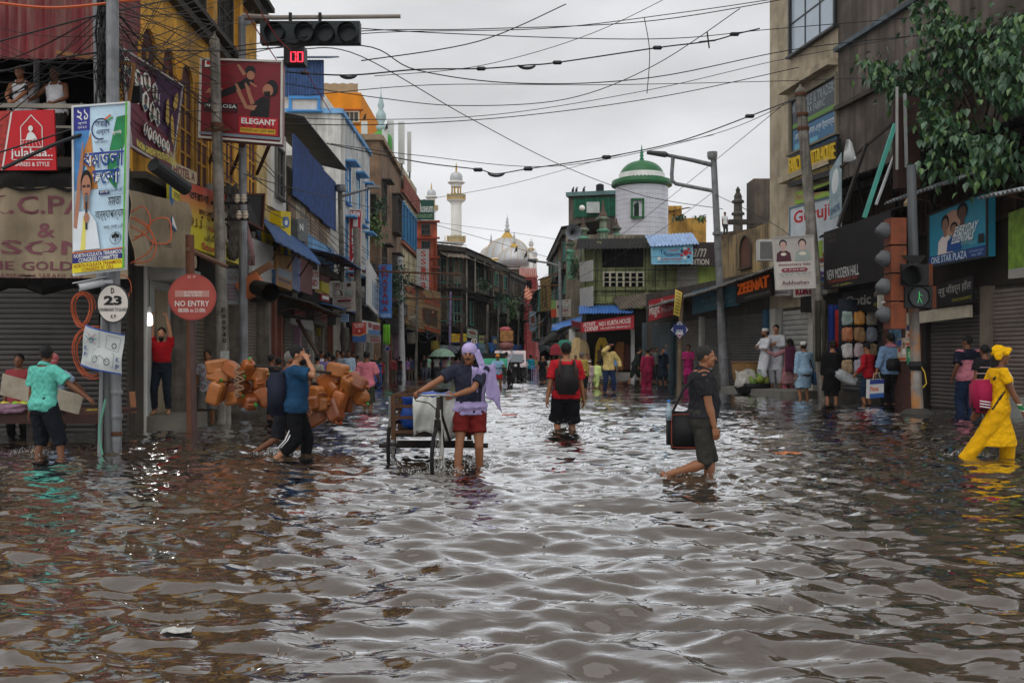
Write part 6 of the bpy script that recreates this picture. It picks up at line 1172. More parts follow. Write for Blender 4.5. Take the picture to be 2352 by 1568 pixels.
# ---- overhead cables
rs=random.Random(9)
def cable(pts,r,label,group,mat=None,name='overhead_cable'):
    P3=[W(*p)for p in pts];out=[]
    for i in range(len(P3)-1):
        p0,p1,p2,p3=P3[max(0,i-1)],P3[i],P3[i+1],P3[min(len(P3)-1,i+2)]
        for k in range(8):t=k/8;out.append(.5*((2*p1)+(p2-p0)*t+(2*p0-5*p1+4*p2-p3)*t*t+(3*p1-p0-3*p2+p3)*t**3))
    
    out.append(P3[-1]);o=MB().tube(out,r,5).build(name,mat or M('#1b1c1e',rough=.6,var=.1));return tag(o,label,'cable',group)
SKYG='overhead cables strung across the street'
for pts in(((560,45,19.5),(1000,76,22),(1500,90,24),(1790,66,27),(2352,20,24)),((520,110,19.4),(830,72,21),(1100,67,22),(1500,48,22),(1900,-20,22)),((540,130,19.4),(830,78,21),(1250,66,22),(1560,30,22),(1800,-5,22)),((500,120,19.4),(830,105,21),(960,162,22),(1200,192,23),(1500,178,24),(1850,110,27),(2352,60,22)),
            ((560,265,20),(840,275,24),(1150,262,26),(1500,205,27),(1830,130,28),(2352,40,22)),((560,280,20),(850,287,24),(1180,268,26),(1520,222,27),(1835,155,28)),((700,112,24),(830,130,25),(1080,272,30),(1290,380,36),(1480,450,40),(1660,480,37.5)),((860,175,25),(1110,150,27),(1365,75,28),(1600,-40,29)),
            ((640,190,23),(870,225,25),(1060,243,26),(1300,228,26),(1500,152,25),(1700,20,24)),((760,330,30),(960,357,33),(1290,381,36),(1640,308,38),(1835,225,28)),((900,470,40),(1150,428,40),(1400,362,38),(1640,310,37.5)),((958,505,60),(1250,545,56),(1480,590,52),(1640,560,40)),((830,140,20),(1100,95,22),(1300,10,23)),((1480,42,26),(1492,120,26),(1486,215,26)),
            ((560,400,20),(700,440,28),(960,505,45),(1290,600,56)),((1290,640,56),(1480,500,45),(1800,240,28)),((1300,655,56),(1500,540,45),(1640,440,37.5)),((700,220,22),(1000,195,24),(1400,195,26),(1840,185,28),(2352,165,22)),((1640,445,37.5),(1800,530,33),(1890,640,28)),((0,165,14),(240,120,14.3),(520,118,19.3)),((0,350,13),(180,290,13.6),(250,240,14)),((0,95,14),(250,30,14.3),(540,-30,19))):
    cable(pts,.0095+.0045*rs.random(),'thin dark overhead cable strung across the street between poles',SKYG)
for i,(y0,y1,y2)in enumerate(((20,60,130),(60,85,150),(-10,40,92),(100,170,240),(-40,20,60),(140,180,262),(40,110,190),(10,130,265),(180,230,300))):cable(((230+i*3,y0,14.3),(370,y1+8*i%20,16.5),(500,y2,19.3)),.009,'black service cable running from corner pole to concrete pole','service cables along the ochre house',name='service_cable')
for i in range(10):a=540+rs.random()*20;cable(((500+rs.random()*10,300+i*22,19.4),(600+rs.random()*20,360+i*24+rs.random()*20,25),(700+8*i,480+i*14,33),(785,540+i*18,37.5)),.012,'black service cable sagging from concrete pole along the west fronts','service cables along the west shop fronts',name='service_cable')
for i in range(12):cable(((785,520+i*16,37.4),(860,580+i*12+12*rs.random(),44),(925,600+i*14,52),(1060,640+i*12+10*rs.random(),62)),.014,'far service cable threading the west shop fronts','far service cables',name='service_cable')
for i in range(14):cable(((1060,640+i*11,62),(1110,660+i*10+14*rs.random(),70),(1170,680+i*8,80),(1290,610+i*9,58)),.016,'distant service cable sagging before the old houses','distant service cables',name='service_cable')
cable(((600,30,16),(640,90,18),(690,145,21),(760,260,28)),.011,'red cable slanting down past the red billboard',None,M('#a82a2c'));cable(((560,20,16),(600,85,18),(650,160,21)),.011,'second red cable above the maroon banner',None,M('#a82a2c'))
cable(((0,8,13.5),(140,18,13.7),(350,-5,14)),.02,'thick orange cable looping across the top left corner',None,ORC);cable(((5,388,12.8),(130,330,13.2),(250,285,13.8),(258,240,13.9)),.026,'thick black cable crossing the red balcony sign',None)
mq_=((650,165,23),(800,173,25),(960,160,26),(1105,158,27),(1210,150,27.4),(1280,144,27.6),(1510,110,28),(1630,95,28),(1690,79,28),(1745,66,28));cable(mq_,.02,'thick span wire with black strain insulators below the signal arm',None)
m2_=((750,330,34),(960,372,36),(1095,389,37),(1140,399,37),(1213,388,37),(1393,361,37),(1560,325,36),(1722,267,34),(1840,222,28));cable(m2_,.022,'second span wire with curved hanger before the mosque minaret',None)
for j,(x,y,d_)in enumerate(((1105,158,27),(1280,144,27.6),(1510,110,28),(1687,79,28),(700,168,23.6),(1098,390,37),(1213,388,37),(1393,361,37),(1722,267,34))):
    p=W(x,y,d_);k=d_/FOC;o=MB().tube([p+V((-11*k,0,-.5*k)),p+V((-8*k,0,0)),p+V((8*k,0,0)),p+V((11*k,0,.5*k))],[.02,4.6*k,4.6*k,.02],10).build('strain_insulator',M('#2a2d31',rough=.4),None,True);tag(o,'black barrel strain insulator threaded on a span wire','insulator','strain insulators on the span wires')
for x,y,d_,lab in((1140,397,37,'curved black hanger on the span wire by the minaret'),(800,172,25,'knotted black hanger on span wire below signal'),(1210,150,27.4,'small black splice on upper span wire')):
    k=d_/FOC;o=MB().tube([W(x+20*math.cos(a),y-2+9*math.sin(a),d_)for a in[R(10+i*16)for i in range(11)]],[.02+2.2*k*math.sin(math.pi*i/10)for i in range(11)],8).build('cable_hanger',M('#2a2d31',rough=.5));tag(o,lab,'hanger')
for x,y,d_,lab in((1626,95,28,'cross shaped black clamp on upper span wire'),):o=MB().bar(W(x-20,y+2,d_),W(x+18,y-2,d_),.04).bar(W(x-2,y-22,d_),W(x+3,y+16,d_),.035).build('cable_clamp',M('#2a2d31'));tag(o,lab,'clamp')
# ================================================================ people
PEND=[]
def loft(mb,rings,n=14):
    vs=[]
    for c,a,b in rings:vs+=[c+a*math.cos(2*math.pi*j/n)+b*math.sin(2*math.pi*j/n)for j in range(n)]
    k=len(rings);mb.add(vs,[(i*n+j,i*n+(j+1)%n,(i+1)*n+(j+1)%n,(i+1)*n+j)for i in range(k-1)for j in range(n)]+[tuple(range(n-1,-1,-1)),tuple((k-1)*n+j for j in range(n))])
def ik(a,t,l1,l2,hint):
    d=t-a;L=min(d.length,(l1+l2)*.999);d.normalize();x=(l1*l1-l2*l2+L*L)/(2*L);h=math.sqrt(max(0,l1*l1-x*x))
    p=hint-d*hint.dot(d);p.normalize();return a+d*x+p*h,a+d*L
SKINS={'d':M('#6b4229',rough=.5,var=.15,sc=6.,spec=.4),'m':M('#8a5a3c',rough=.5,var=.15,sc=6.,spec=.4),'l':M('#a06f50',rough=.5,var=.15,sc=6.,spec=.4)}
HAIR=M('#0f0c0b',rough=.65,var=.4,sc=30,bump=.8,bsc=90);HGREY=M('#6a6764',rough=.7,var=.6,sc=40,bump=.8,bsc=90);HMIX=M('#2b2826',rough=.7,var=.6,sc=40,bump=.8,bsc=90)
def remesh(root,name,mb,mat,vox,amp=0.,fr=14.,sm=5):
    o=MB.build(mb,name,mat);o.parent=root;m=o.modifiers.new('r','REMESH');m.mode='VOXEL';m.voxel_size=vox;s=o.modifiers.new('s','SMOOTH');s.iterations=sm;s.factor=.5;PEND.append((o,amp,fr));return o
def kid(root,name,mb,mat,smooth=True):o=mb.build(name,mat);o.parent=root;o.data.polygons.foreach_set('use_smooth',[smooth]*len(o.data.polygons));return o
def person(label,x,yt,d,face=0,z0=-.2,H=None,vox=.018,lean=0,twist=0,feet=((.1,0,.08),(-.1,0,.08)),hands=(None,None),elb=(None,None),head=(0,0),skin='m',hair=HAIR,hs='short',top=('#888888','tee'),bot=('#222222',1.9),fat=1.,grip=.4,toes=(0,0),beard=0,old=0,group=None,hip=0.,slim=1.,shade=None,X=None):
    if z0==-.2:z0=-.27;H=H+.07 if H else H
    zt=ZZ(yt,d);H=H or(zt-z0);s=H/1.7;X=XX(x,d)if X is None else X
    root=thing('person',label,'person',(X,d,z0),group);root.rotation_euler=(0,0,R(face));face_detail=vox<.012
    rt=lambda p:V((p[0],-p[1],p[2]))
    zh=.93-hip
    def tor(sx,f,z):
        a=R(lean)*max(0.,min(1.,(z-.86)/.22));p=V((sx,-f,z-.93));p=Matrix.Rotation(R(twist)*max(0,min(1,(z-.95)/.3)),3,'Z')@p
        return Matrix.Rotation(a,3,'X')@p+V((0,0,zh))
    
    ax=lambda z,w,dp:(tor(w,0,z)-tor(0,0,z),tor(0,dp,z)-tor(0,0,z))
    TR=[(.80,.13,.10,0),(.86,.16,.118,0),(.94,.168,.122,-.01),(1.02,.152,.112,.0),(1.1,.148,.112,.012),(1.2,.158,.115,.008),(1.3,.172,.115,0),(1.37,.176,.1,-.012),(1.42,.13,.078,-.016),(1.455,.065,.058,-.01)]
    belly=(fat-1)*.12
    def rings(lo,hi,inf,cl=False):
        out=[]
        for z,w_,dp,f in TR:
            if lo-.001<=z<=hi+.001:b=belly*max(0,1-abs(z-1.06)/.2);inf2=inf+(.016 if cl and z<1.0 else 0);a,e=ax(z,w_*(1+(fat-1)*.6)*slim+inf2,dp*(1+(fat-1)*.5)+b*.5+inf2);out.append((tor(0,f+b*.6,z),a,e))
        
        return out
    
    sh=[tor(sg*.172*slim,-.012,1.375)for sg in(1,-1)];hp=[V((sg*.088,0,zh-.05))for sg in(1,-1)]
    kn,an,el,wr=[],[],[],[]
    for i,sg in enumerate((1,-1)):
        k,a=ik(hp[i],rt(feet[i]),.42,.41,V((sg*.08,-1,.12)));kn.append(k);an.append(a)
        h=hands[i];h=V((sg*.235,-.03,.80))+(tor(0,0,1.3)-V((0,0,1.3)))*.6 if h is None else rt(h)
        e,w_=ik(sh[i],h,.285,.255,rt(elb[i])if elb[i]else V((sg*.45,1,-.35)));el.append(e);wr.append(w_)
    
    sk=MB();loft(sk,rings(.80,1.46,0));hc=tor(0,.02,1.575);nb=tor(0,-.012,1.42)
    sk.tube([nb,tor(0,-.002,1.47),hc+V((0,.02,-.07))],[.062,.052,.055],12)
    Q=Matrix.Rotation(R(head[0]),3,'Z')@Matrix.Rotation(R(head[1]),3,'X');hd=lambda a,f,z:hc+Q@V((a,-f,z))
    sk.ell(hd(0,-.008,.028),(.074,.094,.092),16,Q);sk.ell(hd(0,.022,-.035),(.058,.066,.078),14,Q);sk.ell(hd(0,.062,-.082),(.026,.026,.022),10,Q);sk.ell(hd(0,.078,.022),(.05,.018,.016),10,Q)
    sk.tube([hd(0,.088,.022),hd(0,.105,-.012),hd(0,.098,-.024)],[.009,.013,.014],8);sk.ell(hd(0,.084,-.052),(.024,.014,.011),8,Q)
    for sg in(1,-1):sk.ell(hd(sg*.077,-.012,-.005),(.009,.02,.03),8,Q);sk.ell(hd(sg*.04,.058,-.02),(.022,.022,.018),8,Q)
    la=[]
    for i,sg in enumerate((1,-1)):
        A,E_,W_=sh[i],el[i],wr[i];f_=1+(fat-1)*.5
        sk.tube([A-(A-tor(0,0,1.36))*.25,A,A.lerp(E_,.35),E_,E_.lerp(W_,.3),W_],[.05*f_,.052*f_,.047*f_,.036*f_,.039*f_,.025],10)
        dv=(W_-E_).normalized();pn=V((-sg,.25,0));pn=pn-dv*pn.dot(dv)
        if pn.length<.1:pn=V((0,0,-1))-dv*V((0,0,-1)).dot(dv)
        pn.normalize();sp=dv.cross(pn);g=grip if not hasattr(grip,'__len__')else grip[i]
        loft(sk,[(W_,sp*.024,pn*.018),(W_+dv*.035,sp*.036,pn*.017),(W_+dv*.075,sp*.04,pn*.014),(W_+dv*.09,sp*.036,pn*.01)],10)
        for j,ln in enumerate((.062,.074,.078,.068)):
            b0=W_+dv*.078+sp*(j-1.5)*.0205;d1=(dv*math.cos(g)+pn*math.sin(g));d2=dv*math.cos(g*2.4)+pn*math.sin(g*2.4);sk.tube([b0,b0+d1*ln*.55,b0+(d1*.55+d2*.5)*ln],[.0095,.009,.007],6)
        
        tb=W_+dv*.03+sp*.03*(1 if sp.dot(V((0,-1,.2)))>0 else-1);sk.tube([tb,tb+(dv*.6+(tb-W_-dv*.03).normalized()*.55+pn*.3)*.04,tb+dv*.055+pn*.035+(tb-W_-dv*.03)*.6],[.013,.0115,.009],6)
        H_,K_,A_=hp[i],kn[i],an[i];sk.tube([H_+V((0,0,.03)),H_.lerp(K_,.3),H_.lerp(K_,.8),K_,K_.lerp(A_,.25),K_.lerp(A_,.6),A_],[.08*f_,.078*f_,.056*f_,.05,.051*f_,.041,.032],12)
        tp=R(toes[i]);fd=V((sg*.15,-math.cos(tp),-math.sin(tp)));fd.normalize();up=V((0,-math.sin(tp),math.cos(tp)));sk.tube([A_-fd*.055-up*.045,A_-up*.03+fd*.02,A_+fd*.1-up*.05,A_+fd*.175-up*.062],[.03,.036,.034,.018],8)
    
    body=remesh(root,'body',sk,SKINS[skin],vox*.62 if face_detail else vox,0,sm=3)
    ty=top[1];cm=top[0]if not isinstance(top[0],str)else CL(top[0]);opt=top[2]if len(top)>2 else{}
    inf=opt.get('loose',.016);hem=opt.get('hem',{'tee':.84,'vest':.86,'kurta':.52,'long':.84}.get(ty,.84));sl=opt.get('slv',{'tee':.62,'vest':0,'kurta':1.85,'long':1.9}.get(ty,.6))
    tp_=MB();rg=rings(max(.86,hem)-.01 if hem<.87 else hem,1.42 if ty!='vest' else 1.37,inf,True)
    def legat(z):
        P_=[]
        for i in(0,1):
            ch=[hp[i]+V((0,0,.1)),hp[i],kn[i],an[i]]
            for a,b in zip(ch,ch[1:]):
                if(a.z-z)*(b.z-z)<=0 and abs(a.z-b.z)>1e-4:P_.append(a.lerp(b,(a.z-z)/(a.z-b.z)));break
            
            else:P_.append(an[i]if z<an[i].z else hp[i])
        
        return P_
    
    def skirt(z1,z2,inf,fl=0.,stf=.72):
        out=[];n=7;inf+=.014
        for j in range(n):
            z=z1+(z2-z1)*j/(n-1);p,q_=legat(z);c_=(p+q_)/2;p=c_+(p-c_)*stf;q_=c_+(q_-c_)*stf;rr=.085+inf+fl*j/(n-1);out.append((V((c_.x,c_.y,z)),V((abs(p.x-q_.x)/2+rr,0,0)),V((0,abs(p.y-q_.y)/2+rr,0))))
        
        return out
    
    if hem<.85:rg=list(reversed(skirt(zh-.09,hem*zh/.93,inf,opt.get('flare',.02))))+rg
    loft(tp_,rg,18)
    if ty=='vest':
        for sg in(1,-1):tp_.tube([tor(sg*.085,.1,1.33),tor(sg*.08,.02,1.432),tor(sg*.085,-.1,1.33)],.022,6)
    
    for i in(0,1):
        if sl<=0:continue
        A,E_,W_=sh[i],el[i],wr[i];a0=A-(A-tor(0,0,1.36))*.5
        pts=[a0,A];rr=[.058+inf,.056+inf]
        if sl<=1:pts+=[A.lerp(E_,sl*.5),A.lerp(E_,sl)];rr+=[.054+inf*1.1,.052+inf*1.4]
        else:pts+=[A.lerp(E_,.5),E_,E_.lerp(W_,(sl-1)*.5),E_.lerp(W_,sl-1)];rr+=[.052+inf,.044+inf,.041+inf,.034+inf]
        tp_.tube(pts,rr,12)
    
    topo=remesh(root,{'tee':'shirt','vest':'vest','long':'shirt','kurta':'kurta'}.get(ty,'shirt'),tp_,cm,vox,.004 if vox<.012 else .006,26)
    if opt.get('col'):
        cb_=MB();cb_.sheet([[tor(r_*math.cos(a),r_*.95*math.sin(a)+.0,z+.02*math.sin(a)*-1)for a in[j*math.pi/10 for j in range(21)]]for r_,z in((.068,1.475),(.085,1.46),(.1,1.425))],.006);kid(root,'collar',cb_,cm)
    
    if bot:
        bm_=MB();bc=CL(bot[0])if isinstance(bot[0],str)else bot[0];ln=bot[1];bi=bot[2]if len(bot)>2 else .014
        if ln=='lungi':loft(bm_,list(reversed(skirt(zh+.1,bot[3]if len(bot)>3 else .4,bi,.02))),16)
        else:
            loft(bm_,[r_ for r_ in rings(.80,1.03,.009+bi*.5)],16)
            for i in(0,1):
                H_,K_,A_=hp[i],kn[i],an[i];pts=[H_+V((0,0,.05)),H_.lerp(K_,.35)];rr=[.087+bi,.084+bi]
                if ln<=1:pts+=[H_.lerp(K_,ln*.7),H_.lerp(K_,ln)];rr+=[.073+bi,.066+bi*1.7]
                else:pts+=[K_,K_.lerp(A_,(ln-1)*.5),K_.lerp(A_,ln-1)];rr+=[.062+bi,.056+bi,.048+bi]
                bm_.tube(pts,rr,12)
                
        remesh(root,'lungi' if ln=='lungi' else('shorts' if ln<=1.2 else 'trousers'),bm_,bc,vox,.004 if vox<.012 else .005,22)
    
    hm=MB()
    if hs in('short','long','bald'):
        hm.ell(hd(0,-.02,.045),(.082,.094,.089),18,Q);hm.ell(hd(0,-.046,.008),(.067,.052,.055),14,Q)
        if hs=='long':hm.ell(hd(0,-.075,-.09),(.07,.05,.15),14,Q);hm.ell(hd(0,-.1,.06),(.04,.05,.04),10,Q)
        if hs=='bald':hm=MB();hm.ell(hd(0,-.045,.0),(.078,.06,.055),14,Q)
        rs=random.Random(len(label));hm.v=[tuple(V(p)+V((rs.uniform(-1,1),rs.uniform(-1,1),rs.uniform(-1,1)))*.005)for p in hm.v]
        kid(root,'hair',hm,hair)
    
    elif hs=='cap':
        hm.lathe([(.083,-.005),(.084,.03),(.078,.065),(.05,.082),(0,.086)],(0,0,0),16,1,1.16);hm.v=[tuple(hc+Q@(V(p)+V((0,.015,.045))))for p in hm.v];kid(root,'cap',hm,hair);h2=MB();h2.ell(hd(0,-.03,.0),(.079,.075,.065),14,Q);kid(root,'hair',h2,HAIR)
    
    elif hs=='wrap':
        hm.ell(hd(0,-.012,.05),(.09,.108,.088),18,Q);hm.ell(hd(0,-.06,.0),(.075,.055,.07),12,Q);kid(root,'head_cloth',hm,hair)
    
    if beard:
        b_=MB();b_.ell(hd(0,.05,-.082),(.052,.05,.05),14,Q);(beard>1)and b_.ell(hd(0,.04,-.11),(.045,.04,.05),12,Q)
        kid(root,'beard',b_,HMIX if old else HAIR)
    
    if face_detail:
        for sg in(1,-1):
            e=MB();e.ell(hd(sg*.031,.076,.004),(.0125,.009,.007),8,Q);eo=kid(root,'eye',e,M('#c9bfb2',rough=.3,var=0));e=MB();e.ell(hd(sg*.031,.083,.004),(.0058,.004,.006),8,Q);p_=kid(root,'iris',e,BLACK);p_.parent=eo
            e=MB();e.tube([hd(sg*.012,.094,.021),hd(sg*.03,.09,.027),hd(sg*.05,.076,.02)],[.004,.006,.003],6);kid(root,'eyebrow',e,HAIR if not old else HMIX)
        
        e=MB();e.tube([hd(-.025,.088,-.049),hd(0,.098,-.047),hd(.025,.088,-.049)],[.004,.007,.004],6);kid(root,'lips',e,M('#5c2f28',rough=.5,var=.1))
        if not beard and hs!='long':e=MB();e.tube([hd(-.032,.084,-.043),hd(0,.1,-.034),hd(.032,.084,-.043)],[.004,.0065,.004],6);kid(root,'moustache',e,HAIR if not old else HMIX)
    
    for o in root.children:
        o.scale=(s,s,s)
    
    if shade:shade(root)
    root['_s']=s;J=dict(root=root,sh=sh,el=el,wr=wr,hp=hp,kn=kn,an=an,hd=hd,tor=tor,hc=hc,s=s,H=H)
    q3=Matrix.Rotation(R(face),3,'Z');J['w']=lambda p:q3@(V(p)*s)+V((X,d,z0));J['t']=lambda a,f,z:J['w'](tor(a,f,z));return J
def cloth_item(J,name,rows,mat,th=.008):
    "draped cloth belonging to a person, rows of points in body coordinates"
    mb=MB();mb.sheet(rows,th);o=kid(J['root'],name,mb,mat);o.scale=(J['s'],)*3;return o
def bag(J,name,label,c,size,mat,cat,strap=None,rot=0,extra=None):
    "bag as its own thing, soft box at a body position"
    p=J['w'](c);t=thing(name,label,cat,p);bm=bmesh.new();bmesh.ops.create_cube(bm,size=1);bmesh.ops.bevel(bm,geom=bm.edges[:],offset=.13,segments=3,affect='EDGES');me=bpy.data.meshes.new('body');bm.to_mesh(me);bm.free()
    for v in me.vertices:v.co=V((v.co.x*size[0],v.co.y*size[1],v.co.z*size[2]));v.co.z*=1-.06*v.co.x/size[0]
    me.polygons.foreach_set('use_smooth',[True]*len(me.polygons));me.materials.append(mat);o=bpy.data.objects.new('bag_body',me);COL.objects.link(o);o.parent=t;t.rotation_euler=(0,0,J['root'].rotation_euler.z+R(rot));
    if strap:
        pts=[J['w'](q)for q in strap];q3=Matrix.Rotation(-t.rotation_euler.z,3,'Z');mb=MB();mb.tube([q3@(a-p)for a in pts],.016,6);o=mb.build('strap',M('#17171a',rough=.8));o.parent=t
    
    return t
walk=lambda a,b=.05:((.09,a,.08),(-.09,-b,.08))
HQ=.0105
# ---- front figures
J=person('man in navy polo and lilac headcloth pushing the cargo tricycle',1080,793,12.05,0,H=1.74,vox=HQ,lean=17,feet=((.11,-.02,.08),(-.15,.22,.08)),hands=((-.16,.42,1.08),(-.62,.44,1.08)),elb=((1,-.5,-.3),(-.6,-.3,-1)),head=(-8,8),skin='m',hair=CL('#a89ac4'),hs='wrap',top=(CL('#2b2d3c'),'tee',dict(loose=.02,slv=.7,col=1)),bot=(CL('#6a1f1d'),.62,.02),grip=1.1,twist=-6)
t_=J['tor'];LIL=CL('#aa9cc8')
cloth_item(J,'head_cloth_tail',[[J['hd'](.05+.012*i+.018*k,.04-.03*i,.05-.05*k)for i in range(5)]for k in range(5)],LIL)
cloth_item(J,'head_cloth_tail',[[t_(.045+(.026-.0012*k)*i+.006*math.sin(k*1.1),.15+.02*math.sin(i*1.9+k*.5)-.01*i-.004*k,1.48-.052*k-.012*i)for i in range(8)]for k in range(12)],LIL,.003)
cloth_item(J,'head_cloth_tail',[[t_(.12+.022*i+.012*k+.008*math.sin(k*1.5+i),.11-.034*i+.025*math.sin(i*1.7+k*.9),1.475-.05*k-.008*i-.003*k*i)for i in range(8)]for k in range(9)],LIL,.003)
mb=MB();loft(mb,[(t_(0,0,.84),V((.2,0,0)),V((0,.15,0))),(t_(0,0,.9),V((.2,0,0)),V((0,.155,0))),(t_(0,0,1.0),V((.185,0,0)),V((0,.14,0)))],16);mb.tube([t_(-.19,.05,.9),t_(-.05,.16,.96),t_(.1,.15,.97),t_(.19,.05,.95)],.035,8);o=remesh(J['root'],'waist_cloth',mb,LIL,.012,.006,30);o.scale=(J['s'],)*3
J=person('man in dark speckled polo wading sideways with shoulder bag',1610,795,10.85,86,H=1.79,vox=HQ,lean=3,z0=-.32,feet=((.09,.06,.07),(-.1,-.36,.34)),toes=(0,55),hands=((.24,.02,.8),(-.2,.13,.77)),elb=(None,(-.3,-1,-.2)),head=(0,2),skin='m',hair=HMIX,top=(CL('#26262a',var=.5,sc=45),'tee',dict(loose=.014,slv=.7,hem=.93,col=1)),bot=(CL('#34332f'),1.04,.02),fat=1.4,beard=0,old=1)
BG1=M('#151517',rough=.7,var=.2)
t=bag(J,'shoulder_bag','black shoulder bag with orange piping and water bottle pocket',(-.02,.17,.80),(.4,.22,.42),BG1,'bag',[(-.12,.32,1.0),(-.14,.2,1.25),(-.1,.02,1.46)],rot=-90)
t.rotation_euler=(0,0,0);p=t.location;o=kid(t,'piping',MB().tube([(.15*max(-1,min(1,1.35*math.cos(a)))-.02,-.112,.185*max(-1,min(1,1.35*math.sin(a))))for a in[k*math.pi/12 for k in range(25)]],.005,5),M('#8a3420',rough=.6));o=kid(t,'water_bottle',MB().lathe([(.035,0),(.036,.12),(.02,.17),(.014,.19),(.014,.2)],(-.2,-.1,.12),12),M('#9fb4c0',rough=.1,alpha=.55));o=kid(t,'bottle_cap',MB().lathe([(.016,0),(.016,.025)],(-.2,-.1,.32),10),M('#2f6fc0'))
J=person('man in red tee and black backpack walking away through splashes',1300,786,17.1,180,z0=-.41,H=1.98,vox=HQ,lean=2,feet=((.12,-.14,.24),(-.1,.08,.08)),hands=((.3,-.08,.78),(-.27,.1,.85)),head=(6,2),skin='m',top=(CL('#a81c26'),'tee',dict(loose=.03,slv=.8)),bot=(CL('#131417'),.95,.045),fat=1.12)
t=bag(J,'backpack','black backpack with brown straps on red shirted man',(0,.2,1.15),(.4,.24,.52),M('#1f1c1d',rough=.75,var=.25),'bag')
for sg in(-1,1):kid(t,'strap',MB().tube([(sg*.11,.06,.24),(sg*.12,.12,.33),(sg*.13,.25,.3),(sg*.15,.3,.05)],.02,6),M('#3a2620',rough=.7))
kid(t,'zip_band',MB().tube([(-.19,-.06,.02),(-.17,-.1,-.1),(0,-.135,-.13),(.17,-.1,-.1),(.19,-.06,.02)],.009,5),M('#4a2f28',rough=.6));kid(t,'front_pocket',MB().ell((0,-.09,-.13),(.16,.06,.1),12),M('#1a1819',rough=.75));kid(t,'pull_tab',MB().box((.03,-.125,.16),(.035,.012,.14)),M('#5a3226'))
J=person('man in blue tee talking on phone before the jerrycan carrier',678,796,12.9,96,H=1.69,vox=HQ,lean=2,feet=((.1,.1,.08),(-.1,-.3,.2)),toes=(0,35),hands=((.22,.1,.9),(-.13,.17,1.52)),elb=(None,(-.5,.7,-1)),head=(-6,0),skin='l',beard=1,top=(CL('#1d3f5c'),'tee',dict(loose=.028,slv=.7)),bot=(CL('#101114'),1.5,.022),fat=1.12,grip=(.4,.9))
w_=J['w'];o=MB().obox(w_((-.1,-.17,1.58)),V((.02,0,.01)),V((0,.006,0)),V((-.01,0,.07))).build('phone',BLACK);tag(o,'black phone held at the ear of blue shirted man','phone')
for sg in(0,.035):kid(J['root'],'stripe',MB().tube([(-.125-.0,sg-.03,.9),(-.165,sg-.03,.72),(-.172,sg-.0+.07,.5),(-.155,sg+.16,.4)],.008,5),M('#d8d8d8')).scale=(J['s'],)*3
t=bag(J,'backpack','navy backpack on the blue shirted man',(0,.22,1.08),(.36,.24,.56),M('#14182a',rough=.8,var=.25),'bag',[(-.12,.1,1.3),(-.13,-.05,1.42),(-.14,-.1,1.25),(-.15,.1,.95)])
J=person('grey haired barefoot man carrying the jerrycan pole on his shoulder',652,811,13.7,92,H=1.62,vox=.012,lean=8,feet=((.1,.2,.08),(-.1,-.42,.25)),toes=(0,40),hands=((.15,.3,1.25),(-.2,.3,1.2)),skin='d',hair=HGREY,top=('#23283a','tee'),bot=('#1f2026',1.0,.02))
J=person('man in teal speckled polo reaching across the fruit stall',100,795,13.2,158,H=1.69,vox=HQ,lean=3,feet=((.12,-.05,.08),(-.26,.06,.08)),hands=((.26,.02,.78),(-.52,.22,1.02)),elb=(None,(-.4,-.6,-1)),head=(30,4),skin='d',top=(CL('#5fb5a5',var=.35,sc=22),'tee',dict(loose=.026,slv=.75,col=1)),bot=(CL('#191b22'),1.25,.032))
J=person('woman in yellow dress and turban wading with pink backpack',2292,794,12.6,84,H=1.68,vox=HQ,lean=2,feet=((.08,.13,.08),(-.08,-.5,.18)),toes=(0,45),hands=((.2,-.2,.85),(-.2,.25,.83)),elb=(None,(-.3,-1,-.1)),head=(0,2),skin='d',hs='long',top=(CL('#d9a40c',var=.3,sc=30),'kurta',dict(hem=.44,slv=.55,loose=.01,flare=.03)),bot=(CL('#cf9a0a'),1.85,.035),slim=.93)
mb=MB();hd=J['hd'];mb.ell(hd(0,-.03,.055),(.094,.105,.085),18);mb.tube([hd(-.08,.03,.02),hd(-.03,.085,.085),hd(.04,.08,.09),hd(.085,.0,.04)],.03,8);mb.ell(hd(-.07,-.06,-.0),(.03,.06,.06),10);mb.ell(hd(-.08,-.05,.03),(.03,.035,.03),8);o=remesh(J['root'],'turban',mb,CL('#dba70c'),.01,.004,50);o.scale=(J['s'],)*3
wr=J['wr'][1];el=J['el'][1];dv=(wr-el).normalized()
for k in range(6):o=kid(J['root'],'bangle',MB().tube([wr-dv*(.02+.017*k)+V((.034*math.cos(a),.034*math.sin(a)*.8,.012*math.cos(a)))for a in[j*.55 for j in range(13)]],.0085,5),M('#1f7a44' if 0<k<5 else '#d8d8cc',rough=.3));o.scale=(J['s'],)*3
t_=J['tor'];o=kid(J['root'],'necklace',MB().tube([t_(.06,.06,1.43),t_(.09,.13,1.3),t_(.05,.16,1.12),t_(-.04,.16,1.1),t_(-.09,.13,1.3),t_(-.06,.06,1.43)],.007,5),M('#d0c4a0',rough=.3));o.scale=(J['s'],)*3
t=bag(J,'backpack','magenta and black striped backpack on woman in yellow',(0,.21,1.07),(.27,.22,.42),M('#8f0c3a',rough=.8,var=.2),'bag',[(-.11,.1,1.28),(-.12,-.04,1.4),(-.13,-.1,1.25),(-.15,.12,.9)])
kid(t,'black_base',MB().ell((0,-.0,-.13),(.14,.118,.11),14),BLACK)
for k in range(3):kid(t,'stripe',MB().bar((-.143,-.07,-.08-.035*k),(-.143,.06,-.06-.035*k),.018,.012),M('#d8d8d8'))
